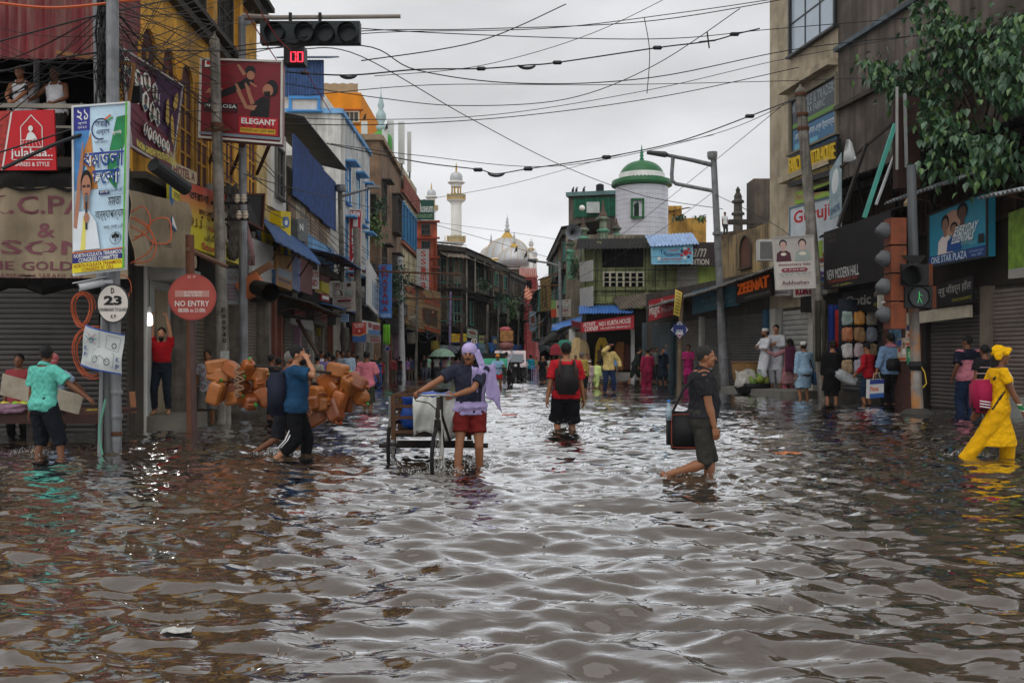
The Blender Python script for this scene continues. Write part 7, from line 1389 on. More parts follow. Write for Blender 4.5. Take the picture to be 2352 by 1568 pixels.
# ---- west side
VEST=CL('#c9c9cc');GAM=CL('#a8444a',chk=('#c99a98',34))
J=person('moustached man in white vest leaning on the balcony rail',57,162,16.45,0,z0=4.6,H=1.66,vox=.013,lean=14,hands=((.06,.46,.98),(-.06,.44,.99)),elb=((1,-.3,-.4),(-1,-.3,-.4)),skin='m',top=(VEST,'vest'),bot=('#2b2c30',1.8),grip=.9)
J=person('smiling man in white vest holding phone on the balcony',131,170,16.5,-12,z0=4.6,H=1.66,vox=.013,lean=4,hands=((.16,.3,1.0),(-.3,.3,1.08)),elb=((1,-.4,-.5),(-1,-.3,-.6)),skin='d',top=(VEST,'vest'),bot=('#2d2a28',1.8))
o=MB().obox(J['w']((-.31,-.38,1.22)),V((.02,.02,0)),V((.005,-.005,0)),V((0,0,.08))).build('phone',BLACK);tag(o,'black phone held up by the smiling balcony man','phone')
person('seated vendor with red checked scarf behind the fruit stall',44,812,16.3,10,H=1.58,vox=.014,skin='d',top=('#8a3a3f','tee'),bot=('#2a2a2a',1.8));J=bpy.data.objects
J=person('helper with red checked headcloth behind teal shirted man',121,808,14.9,200,H=1.58,vox=.016,skin='d',hs='wrap',hair=GAM,hands=((.25,.3,1.0),(-.5,.3,1.0)),top=('#8fa0b5','tee'),bot=('#3a3330',.95))
J=person('bearded man in red shirt stretching in the doorway',372,754,18.2,5,z0=.24,H=1.63,vox=.013,feet=((.14,.05,.08),(-.14,0,.08)),hands=((.1,.02,1.92),(-.17,.05,1.92)),elb=((1,-.1,.2),(-1,-.1,.2)),skin='l',beard=2,top=('#9c141c','tee',dict(hem=.95,slv=.5)),bot=('#1d232c',1.9),fat=1.12,grip=1.)
J=person('boy in white patterned tee standing by concrete pole',477,802,19.9,8,z0=-.25,H=1.7,vox=.013,skin='m',top=(CL('#b5b5ba',chk=('#8a6a72',11)),'tee'),bot=(CL('#77756f',chk=('#4a4844',60)),1.0,.03))
person('man in pink shirt and red neck scarf walking away',842,807,23.4,172,H=1.64,vox=.014,feet=walk(.14,.12),hands=((.25,.0,.8),(-.24,.25,1.0)),skin='d',top=('#c4727e','tee',dict(slv=.85,loose=.03)),bot=('#33352b',1.0,.03));o=bpy.data.objects
WEST='people gathered before the west side shops'
for i,a in enumerate(((623,815,20.5,160,'#15181c','tee','#1c1c20','man in black seen behind the jerrycan bundle'),(640,821,19.5,200,'#191b22','tee','#202024','short haired man in dark navy next to jerrycan carrier'),(729,817,26,155,'#b0a898','long','#4a4640','older man in beige shirt facing the shops'),(738,806,31,80,'#c4c6ca','long','#33363c','man in white shirt looking toward beige shirted man'),(756,809,33,190,'#2b3a52','tee','#222326','man in dark blue shirt beside scarfed man'),(765,815,25.5,190,'#b5ada2','vest','#4a4038','man in pale vest with red scarf over shoulder'),(775,804,35,20,'#7a6048','long','#2c2a28','man in brown shirt against the dark shops'),(785,806,34,60,'#8f979c','tee','#3d4a60','man in grey tee half behind lamp post'),(801,805,33.5,-10,'#a9bcd0','kurta','#b5bcc4','man in pale blue kurta near the lamp post'),(821,816,36,180,'#27484a','tee','#25282a','man in dark teal beside the grey pole'),(861,812,40,10,'#24352c','tee','#1d1f22','man in dark green shirt near hanging lime shirt'),(873,822,41,170,'#a02c30','tee','#2b2b2e','child in red near hanging lime shirt'),(812,808,38,40,'#6a5a50','tee','#2a2a2a','man in dull brown behind grey pole'),(748,812,29,200,'#7d6fa8','tee','#2c2c34','man in lilac shirt in the west side crowd'))):
    x,yt,d_,f,c_,ty,b_,lab=a;person(lab,x,yt,d_,f,z0=-.12,vox=.02,skin=random.choice('dm'),top=(c_,ty),bot=(b_,1.6),group=WEST,feet=walk(.06*(i%3),.05),head=(15*(i%3-1),5))
FARW='distant people before the far west shops'
for i,a in enumerate(((904,819,50,170,'#6a2a30','striped maroon shirt'),(911,822,52,190,'#a84a44','faded red shirt'),(917,818,51,150,'#17181a','black shirt near pale smooth pole'),(935,821,53,160,'#7a5a8a','purple shirt'),(943,818,54,200,'#24304a','navy shirt and pale lungi'),(974,815,56,10,'#141416','black clothes by the cloth bundles'),(983,815,57,30,'#7fa594','mint green shirt'),(1003,816,60,180,'#c0c0c0','white shirt before the umbrella'),(1011,819,61,170,'#2c4a86','blue dress'),(1021,818,60,160,'#a87a80','dusty pink shirt'),(1029,817,60,185,'#9cb09c','pale green shirt'),(1040,820,63,30,'#5a4a44','brown shirt under umbrella'),(1081,822,66,10,'#34383c','charcoal shirt under grey umbrella'),(1098,820,66,40,'#2b2e33','dark shirt right of grey umbrella'),(1106,823,65,-20,'#7a2a36','dark red shirt right of grey umbrella'),(1120,822,55,0,'#2f8a4a','bright green headscarf behind rickshaw'))):
    x,yt,d_,f,c_,lab=a;person('distant person in '+lab,x,yt,d_,f,z0=-.15,vox=.03,skin='d',top=(c_,'tee' if i%4 else 'long'),bot=(random.choice(['#2b2b30','#3d4450','#4a4238']),1.7),group=FARW,hs='wrap' if 'scarf' in lab else 'short',hair=CL('#2f9a4c')if 'scarf' in lab else HAIR)
for x,yt,d_,f,c_,lab in((1182,818,70,0,'#4a6a8a','slate blue shirt at the back of the van'),(1198,820,66,180,'#7a3a3a','brick red shirt near white scooter'),(1208,819,78,10,'#8a8a86','grey shirt deep in the narrow street'),(1222,818,84,170,'#3a3a3e','charcoal shirt before the red gate'),(1232,820,72,20,'#a89a6a','khaki shirt near purple wire racks'),(1251,819,64,200,'#5a4a6a','plum shirt beside far motorbike'),(1263,820,60,0,'#c0bdb5','cream kurta under dark awning'),(1130,820,60,190,'#6a7a4a','olive shirt behind the rickshaw hood'),(1052,820,64,170,'#84606a','rose shirt between the two umbrellas'),(1068,821,66,10,'#32506a','steel blue shirt between the two umbrellas'),(1272,817,56,30,'#2a3a4a','dark blue shirt by far awning strip')):
    person('distant person in '+lab,x,yt,d_,f,z0=-.15,vox=.032,skin='d',top=(c_,'tee'),bot=(random.choice(['#2b2b30','#3d4450','#4a4238']),1.7),group=FARW)
# ---- middle of the street
JR=person('rickshaw puller with orange turban, sky blue shirt and red shorts',1143,815,38.6,0,H=1.56,vox=.018,hands=((.38,.35,.95),(-.35,.4,.92)),skin='d',hs='wrap',hair=CL('#d08a2c'),top=('#86b0cc','tee'),bot=('#b01c26',.5,.03),feet=((.13,0,.08),(-.13,.1,.08)),fat=1.1)
JP=person('porter in white shirt holding a load on his head',1163,816,46,175,H=1.66,vox=.02,hands=((.2,.03,1.85),(-.2,.03,1.85)),elb=((1,-.1,.1),(-1,-.1,.1)),skin='d',top=('#b9bcc8','long'),bot=('#4a4a50',1.6))
p=JP['w']((0,0,1.76));t=thing('head_load','stacked printed bales carried on the porter head','load',p);kid(t,'bale',MB().ell((0,0,.24),(.38,.3,.24),12),M('#8a5a58',rough=.7,var=.5,sc=6));kid(t,'carton',MB().box((.02,0,.7),(.62,.4,.5)),M('#a87848',rough=.8,var=.6,sc=7),False);kid(t,'carton',MB().ell((-.05,0,1.0),(.3,.2,.14),10),M('#b0585c',rough=.8,var=.5,sc=7))
person('man in turquoise shirt wading away near parked scooter',1218,814,53,170,vox=.022,skin='d',top=('#1f7f94','long'),bot=('#23262e',1.9));J=person('man in black looking down beside purple wire racks',1246,817,46,12,vox=.02,lean=6,head=(0,20),hands=((.22,.1,.82),(-.35,.2,.8)),skin='m',hs='bald',top=('#131416','tee'),bot=('#1a1b1f',1.1))
J=person('grey haired man in mustard shirt stepping to kurta shop',1339,807,33.6,205,vox=.018,lean=8,skin='d',hair=HGREY,top=('#a58f4a','long'),bot=('#1d2022',1.05,.03),feet=walk(.15,.1))
person('child in white cap and pale pink kurta at kurta shop',1354,828,37.5,190,z0=-.1,vox=.02,skin='m',hs='cap',hair=CL('#c4c2be'),top=('#b8a0a0','kurta'),bot=('#a89a9a',1.7));person('boy in pale lime kurta bending toward the shop step',1368,826,37.8,150,z0=-.15,vox=.02,lean=26,skin='m',hair=HAIR,top=('#bfd086','kurta',dict(hem=.55)),bot=('#bfd086',1.5,.03),feet=walk(.25,.15))
J=person('man in pale yellow printed shirt and jeans shading face with phone',1398,789,34,15,z0=-.12,vox=.016,feet=((.16,.04,.08),(-.14,-.04,.08)),hands=((.38,.08,.92),(-.06,.26,1.62)),elb=((1,-.6,-.2),(-1,.3,-.6)),skin='d',beard=1,top=(CL('#d0b878',var=.4,sc=22),'long',dict(loose=.03)),bot=('#1c2b48',1.75,.018))
o=MB().obox(J['w']((-.02,-.33,1.66)),V((.08,0,0)),V((0,.006,0)),V((0,0,.02))).build('phone',M('#8a4a3c'));tag(o,'phone held up before face of yellow shirted man','phone')
person('man in light blue tee seated in the kurta shop',1414,798,52,-10,z0=.25,H=1.45,vox=.022,skin='m',feet=((.12,.35,.05),(-.12,.35,.05)),hip=.3,top=('#5f8fbf','tee'),bot=('#6a675f',1.7));person('bearded man standing deep inside the kurta shop',1381,800,53,10,z0=.3,H=1.55,vox=.024,skin='d',beard=1,top=('#5a4638','tee'),bot=('#2a2a2a',1.8));person('boy peering out beside white shop pillar',1349,812,44,20,z0=-.1,vox=.024,skin='m',top=('#6a5044','tee'),bot=('#2a2a2a',1.8));person('bare shouldered man behind the mustard shirted man',1322,816,45,0,z0=-.15,vox=.024,skin='d',top=('#8a4a2c','tee'),bot=('#2a2a2a',1.8));person('vendor in dark green at hanging cloth stall',1284,815,50,40,z0=-.1,vox=.024,skin='d',top=('#2f4a38','tee'),bot=('#2a2a2a',1.8));person('seated vendor in maroon at hanging cloth stall',1300,824,51,0,z0=-.1,vox=.024,skin='d',top=('#5a2a30','tee'),bot=('#2a2a2a',1.8))
person('man in dark green kurta bending by grey shutter',1458,793,45.5,95,z0=-.1,H=1.82,vox=.02,lean=22,skin='m',top=('#1c221d','kurta'),bot=('#1a1c1c',1.4,.03),feet=walk(.3,.3));person('youth in maroon kurta seen from behind with paper',1487,799,37.4,195,H=1.78,vox=.018,hands=((.24,0,.85),(-.2,.3,1.05)),skin='m',top=('#84203f','kurta'),bot=('#7a1c3a',1.8,.04))
person('bearded man in navy kurta with hand at mouth',1522,797,43.5,10,z0=-.15,H=1.8,vox=.02,hands=((.24,.05,.8),(-.05,.2,1.5)),elb=(None,(-1,.2,-.8)),skin='m',beard=1,top=('#182230','kurta',dict(slv=1.4)),bot=('#15171b',1.4));person('man in blue shirt leaning behind navy kurta',1532,788,46,-20,z0=.1,H=1.75,vox=.022,skin='m',hs='bald',top=('#3f5670','tee'),bot=('#25272c',1.8));person('man in grey cap and shirt behind navy kurta',1507,796,46.5,30,z0=0,H=1.7,vox=.022,skin='d',top=('#5d605c','tee'),bot=('#25272c',1.8));person('man in grey beside grey capped man in shade',1497,799,46.5,60,z0=0,H=1.66,vox=.024,skin='d',top=('#3f403c','tee'),bot=('#25272c',1.8))
person('smiling man in magenta kurta behind the diamond sign post',1581,790,40,-12,z0=-.05,H=1.8,vox=.02,hands=((.1,.3,1.15),(-.12,.3,1.18)),skin='d',hs='cap',hair=BLACK,top=('#96205c','kurta',dict(slv=1.3)),bot=('#7a1c4a',1.8))
WK=CL('#c4c6cc')
J=person('man in white kurta and skullcap standing on the step',1758,754,33,-75,z0=.21,vox=.018,hands=((.0,.22,1.16),(-.02,.24,1.2)),elb=((1,-.2,-.6),(-1,-.2,-.6)),skin='m',beard=1,hs='cap',hair=CL('#c9c6c0'),top=(WK,'kurta'),bot=(WK,1.4,.03));bag(J,'waist_bag','dark waist bag on white kurta man with skullcap',(-.16,.1,1.05),(.12,.24,.3),BG1,'bag')
person('bareheaded man in white kurta beside skullcap man',1783,746,33.2,-30,z0=.21,vox=.018,hands=((.0,.22,1.16),(-.02,.24,1.2)),elb=((1,-.2,-.6),(-1,-.2,-.6)),skin='l',top=(WK,'kurta',dict(hem=.48)),bot=(WK,1.85,.03))
J=person('woman in dusty pink dress with maroon veil pointing left',1814,778,32.6,190,vox=.018,hands=((.62,.1,1.38),(-.22,.05,.9)),elb=((.2,-.3,-1),None),skin='m',hs='long',top=('#9c7274','kurta',dict(hem=.5,flare=.05)),bot=(CL('#a03a50',chk=('#c9b0b0',18)),1.6,.02),slim=.92)
t_=J['tor'];cloth_item(J,'veil',[[t_(-.2+.066*i,-.14-.035*math.sin(i*.52)+.01*math.sin(k*2+i),1.5-.085*k)for i in range(7)]for k in range(9)],CL('#5a2f44'))
person('girl in pink top squatting past the pointing woman',1835,786,33.4,175,z0=-.1,vox=.02,skin='m',hs='long',top=('#b04a70','kurta',dict(slv=1.5)),bot=('#a03058',1.8,.03));J=person('man in pale blue kurta and white skullcap seen from behind',1849,784,29.6,195,vox=.016,lean=6,skin='m',hs='cap',hair=CL('#cfccc6'),top=(CL('#93b0c8'),'kurta',dict(hem=.5,loose=.03)),bot=('#5a4a40',.9),fat=1.1);bag(J,'shoulder_bag','blue cloth shoulder bag of pale blue kurta man',(-.26,.08,.75),(.16,.3,.4),CL('#23405c'),'bag',[(-.22,.05,.95),(-.1,.1,1.2),(.12,.06,1.42)])
person('man in long black coat and dark cap behind tilted pole',1912,782,27.4,180,vox=.018,skin='m',hs='cap',hair=CL('#2b2826'),top=('#141416','kurta',dict(hem=.5,loose=.035)),bot=('#1b1b1d',1.3));J=person('boy in red sweater looking down at plastic bag',1996,787,26.6,215,vox=.017,lean=4,head=(0,25),hands=((.3,.15,.95),(-.1,.35,1.0)),skin='m',top=('#9a1722','long',dict(slv=1.75)),bot=('#1f3042',1.2,.02))
BAGP=J['w']((.3,-.42,.86))
J=person('man in light blue shirt with pink towel carrying printed bag',2046,766,26.2,188,vox=.017,hands=((.32,.02,.85),(-.28,.05,.85)),skin='m',top=('#6f8aa8','long',dict(slv=1.5,loose=.03)),bot=('#17181b',1.6,.03),fat=1.08)
t_=J['tor'];cloth_item(J,'neck_towel',[[t_(.1*math.cos(a)*(1+.2*k),.09*math.sin(a)*(1+.25*k)-.012,1.49-.035*k)for a in[j*.5 for j in range(13)]]for k in range(3)],CL('#b0707e'));bag(J,'messenger_bag','black messenger bag on back of light blue shirted man',(.02,.18,1.05),(.42,.14,.34),BG1,'bag',[(-.18,.1,1.2),(-.15,.02,1.44),(-.1,-.1,1.3)])
c=sign((1998,872,25.7),(2030,870,25.7),(2030,912,25.7),(1997,915,25.7),P('#c9c9c8',var=.15),'blue white and red printed carrier bag reading Fena',name='carrier_bag',cat='bag',th=.25);c.rect(0,0,1,.25,P('#2c3f86')).rect(0,.75,1,1,P('#2f5a9a')).text('Fena',.05,.36,.62,.62,P('#d0642c'),.04);c.done();kid(c.o,'handle',MB().tube([(-.12,-.02,.48),(-.08,-.02,.66),(.05,-.02,.68),(.1,-.02,.48)],.012,5),M('#c9bfa8'))
def yoke(root):pass
J=person('man in navy and pink polo seen from behind at the shutter',2222,771,22.2,186,vox=.016,hands=((.3,.0,.9),(-.28,.02,.9)),head=(25,5),skin='d',top=('#b5707c','tee',dict(slv=.8,loose=.03)),bot=('#1f2c44',1.9,.03),fat=1.1)
t_=J['tor'];mb=MB();loft(mb,[(t_(0,-.005,z),t_(w2,0,z)-t_(0,0,z),t_(0,dp,z)-t_(0,0,z))for z,w2,dp in((1.24,.205,.158),(1.3,.217,.16),(1.37,.221,.145),(1.42,.172,.122),(1.452,.09,.09))],18)
for i in(0,1):mb.tube([J['sh'][i],J['sh'][i].lerp(J['el'][i],.84)],[.094,.092],12)
o=remesh(J['root'],'shirt_yoke',mb,CL('#181c2a'),.016,.004,26);o.scale=(J['s'],)*3
J=person('man in black polo with pink stripes behind woman in yellow',2262,792,20.6,190,vox=.016,skin='d',top=('#1d1c1f','tee',dict(loose=.03)),bot=('#23252b',1.8))
for z in(1.02,1.14,1.26):t_=J['tor'];o=kid(J['root'],'stripe',MB().tube([t_(.215*math.cos(a),.162*math.sin(a),z)for a in[j*math.pi/12 for j in range(25)]],.009,5),M('#b59a98'));o.scale=(J['s'],)*3
person('man in white tee standing on the roof behind street lamp',1665,487,60,20,z0=ZZ(522,60)-.6,vox=.026,skin='d',top=('#c9c9c9','tee'),bot=('#333333',1.8))
# ================================================================ vehicles, goods and litter
TYRE=M('#131314',rough=.8,var=.2);CHROME=M('#a8a6a0',rough=.3,var=.3,metal=.7);DKW=M('#2a2522',rough=.8,var=.4,sc=6)
def wheel(root,c,r,axis,spokes=16,tw=.024,rim=CHROME,hub=.03):
    "bicycle or cart wheel as a part with tyre, rim, hub and spokes"
    c=V(c);a=V(axis).normalized();u=a.cross(V((0,0,1))).normalized();v=V((0,0,1));ring=lambda q:[c+(u*math.cos(t)+v*math.sin(t))*q for t in[2*math.pi*i/28 for i in range(29)]]
    w0=MB().tube(ring(r),tw,8,False).build('wheel',TYRE,root,True);MB().tube(ring(r-tw*1.1),tw*.55,6,False).build('rim',rim,w0,True);MB().tube([c-a*.06,c+a*.06],hub,10).build('hub',rim,w0);mb=MB()
    for i in range(spokes):t=2*math.pi*i/spokes;mb.tube([c+a*(.03 if i%2 else-.03),c+(u*math.cos(t)+v*math.sin(t))*(r-tw)],.0035 if spokes>12 else .02,4)
    mb.build('spokes',rim,w0)
# ---- cargo tricycle
fx=XX(1004,11.3);t=thing('cargo_tricycle','black cargo tricycle with slatted wooden bed being pushed','tricycle',(fx,11.9,0));rx0,rx1,ry=XX(899,12.75),XX(1100,12.75),12.75;xc=(rx0+rx1)/2
wheel(t,(fx,11.3,.16),.345,(1,-.1,0));wheel(t,(rx0,ry,.16),.345,(1,0,0));wheel(t,(rx1,ry,.16),.345,(1,0,0))
MB().tube([(rx0-.16,ry,.17),(rx1+.12,ry,.17)],.035).build('rear_axle',DKW,t);MB().box((xc,ry,.2),(1.0,.09,.07)).build('axle_beam',DKW,t)
for s in(-1,1):MB().tube([(fx+s*.045,11.3,.16),(fx+s*.05,11.38,.55),(fx+s*.03,11.42,.62)],.014).build('fork_blade',CHROME,t);MB().tube([(fx+s*.085,11.26,.05),(fx+s*.03,11.4,.72)],.008).build('fork_stay',CHROME,t);MB().tube([(fx+s*.1,12.05,.3),(fx+s*.02,11.5,.72)],.018).build('frame_stay',DKW,t)
MB().tube([(fx,11.42,.6),(fx,11.48,.86)],.022).build('head_tube',DKW,t);MB().tube([(fx,11.48,.72),(fx+.02,11.95,.3),(xc,ry,.2)],.025).build('frame_tube',DKW,t);MB().tube([(fx,11.95,.3),(fx,12.0,.88)],.02).build('seat_tube',DKW,t)
hz=.93;MB().tube([W(951,905,11.62),W(975,908,11.52),W(1000,907,11.48),W(1030,908,11.52),W(1047,912,11.62)],.014,8).build('handlebar',CHROME,t,True);MB().tube([(fx,11.48,.84),(fx,11.48,.9)],.02).build('stem',CHROME,t)
MB().ell((fx-.01,12.02,.93),(.1,.13,.035),14).build('saddle',BLACK,t,True);MB().tube([W(950,906,11.6),W(955,920,11.5),W(985,925,11.45),(fx,11.45,.7)],.007).build('brake_cable',BLACK,t);MB().obox((fx,11.33,.55),(.03,0,0),(0,.06,.0),(0,-.02,.06)).build('mudguard',DKW,t)
bx0,bx1,by0,by1=rx0+.1,rx1-.1,12.15,13.6;MB().box((xc,(by0+by1)/2,.36),(bx1-bx0,by1-by0,.05)).build('bed',DKW,t)
for x in(bx0,bx1):
    for y in(by0,(by0+by1)/2,by1):MB().bar((x,y,.3),(x,y,.86),.055).build('post',WOOD,t)
    for z in(.5,.68,.84):MB().bar((x,by0,z),(x,by1,z),.03,.05).build('slat',WOOD,t)
for z in(.4,.58,.72,.86):MB().bar((bx0,by0-.01,z),(bx0+.3,by0-.01,z),.035,.04).build('slat',WOOD,t);MB().bar((bx0,by1,z),(bx1,by1,z),.03,.05).build('slat',WOOD,t)
for s in range(7):MB().tube([(bx0-.04+.012*math.cos(a),by0-.04,.82-s*.055+.026*math.sin(a))for a in[k*.9 for k in range(8)]],.006,4).build('chain_link',CHROME,t)
rs=random.Random(2)
def sack(name,label,c,sz,mat,seed):
    bm=bmesh.new();bmesh.ops.create_icosphere(bm,subdivisions=4,radius=1)
    for v in bm.verts:p=v.co.copy();q=1+.22*mnoise.noise(p*1.7+V((seed,0,0)))+.1*mnoise.noise(p*4.5+V((0,seed,0)));m_=max(abs(p.x),abs(p.y),abs(p.z));p=p/(m_**.6);v.co=V((p.x*sz[0]*q,p.y*sz[1]*q,p.z*sz[2]*q))
    me=bpy.data.meshes.new(name);bm.to_mesh(me);bm.free();me.materials.append(mat);me.polygons.foreach_set('use_smooth',[True]*len(me.polygons));o=bpy.data.objects.new(name,me);COL.objects.link(o);o.location=c;return tag(o,label,'cargo')
sack('tarpaulin_bundle','blue tarpaulin bundle in the tricycle bed',(xc-.05,12.75,.64),(.42,.52,.24),M('#1d4a9c',rough=.35,var=.35,sc=6,bump=.9,bsc=9),3)
mb=MB();x0,x1=XX(949,12.05),XX(1052,12.05);mb.sheet([[(x0+(x1-x0)*i/14,12.06-.05*math.sin(j*.55)*(1+.4*math.sin(i*1.1))-.02*math.sin(i*2.3+j),.85-.5*j/9*(1-.12*math.sin(i*.45))-(.0 if j else .02*math.sin(i*1.3)))for i in range(15)]for j in range(10)],.01);o=mb.build('white_sack',M('#b9bab4',rough=.75,var=.18,sc=5,bump=.6,bsc=10),None,True);tag(o,'off white sack cloth hung across the tricycle front','sack')
o=MB().tube([(fx+.1+.04*k+.03*math.sin(k*2),11.95,.9+.03*math.sin(k*1.7))for k in range(9)],.018).build('green_cord',M('#6a7a5c'));tag(o,'dull green cord heaped behind the handlebar','cord')
# ---- jerrycans on the carrying pole
bm=bmesh.new();rg=[]
for z,k in((-.19,.8),(-.175,.93),(-.14,1.),(.1,1.),(.155,.88),(.185,.6)):
    hx,hy,ch=.12*k,.11*k,.036*k;rg.append([bm.verts.new((x,y,z))for x,y in((-hx+ch,-hy),(hx-ch,-hy),(hx,-hy+ch),(hx,hy-ch),(hx-ch,hy),(-hx+ch,hy),(-hx,hy-ch),(-hx,-hy+ch))])
for p_,q_ in zip(rg,rg[1:]):
    for i in range(8):bm.faces.new((p_[i],p_[(i+1)%8],q_[(i+1)%8],q_[i]))
bm.faces.new(rg[0][::-1]);bm.faces.new(rg[-1]);bmesh.ops.bevel(bm,geom=bm.edges[:],offset=.006,segments=1,affect='EDGES');jm=bpy.data.meshes.new('can_body');bm.to_mesh(jm);bm.free();jm.materials.append(M('#94501f',rough=.33,var=.3,sc=5,spec=.45,blot=.35));jm.polygons.foreach_set('use_smooth',[False]*len(jm.polygons))
hm_=MB().tube([(0,-.05,.17),(0,-.06,.215),(0,.02,.225),(0,.06,.19)],.018,6).build('h',jm.materials[0],None,True).data;cap=[MB().lathe([(.032,.16),(.032,.215),(.028,.225)],(0,.06,0),12).build('c',M(cl,rough=.4)).data for cl in('#2f9a4a','#a8442c','#8a4a2c')]
for o in[o for o in bpy.data.objects if o.name in('h','c','c.001','c.002')]:bpy.data.objects.remove(o)
jms=[jm,jm.copy(),jm.copy()]
for m_,c_ in zip(jms[1:],('#7d401c','#a0602c')):m_.materials.clear();m_.materials.append(M(c_,rough=.33,var=.3,sc=5,spec=.45,blot=.35))
rs=random.Random(11)
for g,pts,d0 in(('rear',((520,690,80),(655,725,120),(540,760,100),(845,750,95),(860,828,90),(510,905,20),(615,885,60),(765,935,55),(900,945,150),(765,720,10),(655,950,80),(720,880,30),(790,985,100)),14.3),('front',((1440,795,62),(1595,785,95),(1590,840,30),(1455,900,40),(1325,905,92),(1365,1000,88),(1585,970,8),(1680,920,140),(1345,1110,60),(1480,1060,150),(1510,725,100),(1275,995,80),(1665,820,120),(1510,980,20)),13.9)):
    for x,y,a in pts:
        p=W((600+x/2.091)*.588,(1100+y/2.091)*.588,d0+rs.uniform(-.18,.18));t=thing('jerrycan','orange plastic jerrycan tied in the %s bundle of the carrying pole'%('bundle left of blue shirted man,' if 0 else g),'jerrycan',p,'orange jerrycans in the %s bundle'%g)
        t.rotation_euler=(rs.uniform(-.3,.3)+.25,R(a),rs.uniform(-.8,.8));k=rs.uniform(.8,.92);t.scale=(k,k,k)
        for nm,me in(('can_body',jms[rs.randrange(3)]),('handle',hm_),('cap',cap[rs.randrange(3)])):o=bpy.data.objects.new(nm,me);COL.objects.link(o);o.parent=t
o=MB().tube([W(548,838,14.3),W(620,842,14.1),W(760,856,13.8)],.022).build('carrying_pole',DKW);tag(o,'dark bamboo carrying pole between the jerrycan bundles','pole');o=MB().tube([W(545+6*math.sin(k*1.9),838+k*5,14.05)for k in range(16)],.02).tube([W(552+9*math.cos(k*1.3),852+k*4,14.0)for k in range(14)],.014).build('rope',M('#8a6f58',rough=.9));tag(o,'tangled tan rope tying the rear jerrycan bundle','rope')
o=sack('plastic_bag','clear crumpled plastic bag held by red sweater boy',BAGP,(.3,.14,.14),M('#a9adb0',rough=.2,var=.3,sc=8.,bump=.9,bsc=14,alpha=.75),5);o.rotation_euler=(0,.5,0);o['category']='bag'
# ---- fruit stall, plank and odd timber by the corner
t=thing('fruit_stall','low wooden fruit stall under the beige canvas','stall',(-7.9,15.5,0));MB().box((-8.0,15.5,.46),(3.6,1.1,.07)).build('table_top',M('#4a2f26',rough=.7,var=.5),t);MB().box((-8.0,14.93,.37),(3.6,.05,.14)).build('apron',M('#3a251e',rough=.8),t)
for i in range(4):MB().box((-9.6+i*1.07,15.0,.1),(.1,.1,.7)).build('leg',DKW,t)
for i in range(14):x=-8.35+.17*(i%5)+rs.uniform(-.03,.03)-.3;o=MB().ell((x+.55,15.05+.17*(i//5),.56),(.075,.075,.07),10).build('fruit',M(['#a8b83c','#c9b04a','#7fae34'][i%3],rough=.4,var=.2),None,True);tag(o,'round green or yellow fruit piled on the wooden stall','fruit','fruit on the stall')
sack('cloth_bundle','pink and white printed bag lying on fruit stall',XX and W(28,938,15.0),(.26,.16,.08),M('#8a6a7c',rough=.8,var=.5,sc=6,bump=.8,bsc=10),9)
o=MB().tube([W(300+14*math.sin(k*2.3),945+5*math.sin(k*3.7),15.0)for k in range(30)],.02).build('flower_garlands',M('#8a7a2c',rough=.8,var=.5));tag(o,'heap of yellow flower garlands on stall behind pole','garlands');o.location.x-=.6
c=[W(6,858,13.75),W(191,909,14.2),W(179,951,14.2),W(-1,906,13.75)];o=MB().prism(c,(0,.03,.0)).build('white_board',M('#b5ab98',rough=.7,var=.25,sc=3,blot=.35,bcol=(.1,.05,.03)));tag(o,'chipped off white board carried behind teal shirted man','board')
for a,e,wd,cl,lab in(((303,900,16.6),(307,948,16.5),.09,'#8a5a3c','short orange plank leaning at the corner shutter'),((683,734,30),(731,815,29),.1,'#4a342a','bamboo pole leaning against the white fascia')):o=MB().bar(W(*a),W(*e),wd,wd*.6).build('leaning_pole',M(cl,rough=.7,var=.3));tag(o,lab,'pole')
# ---- hand rickshaw
rp=JR['root'].location;t=thing('hand_rickshaw','black hand pulled rickshaw with green hood','rickshaw',(rp.x,40.2,0));rx=rp.x;wheel(t,(rx+.5,40.2,.4),.62,(1,.15,0),12,.03,BLACK,.07);wheel(t,(rx-.75,40.4,.4),.62,(1,.15,0),12,.03,BLACK,.07)
for s in(-.42,.3):MB().tube([(rx+s,40.6,.55),(rx+s,39.2,.72),(rx+s*.95,38.15,.8)],.03).build('shaft',BLACK,t)
MB().tube([(rx-.42,38.2,.78),(rx+.36,38.2,.82)],.025).build('cross_bar',BLACK,t);MB().box((rx-.12,40.4,.62),(.95,.8,.3)).build('seat_box',M('#1f4a3a',rough=.6),t);MB().obox((rx-.25,40.75,1.0),(.55,0,0),(0,.05,0),(0,.06,.4)).build('backrest',BLACK,t);mb=MB();mb.sheet([[(rx-.72+1.1*i/6,39.9+.22*j,.78+.42*math.sin(j*.62))for i in range(7)]for j in range(5)],.02);mb.build('folded_hood',M('#2f8a68',rough=.6,var=.25),t,True)
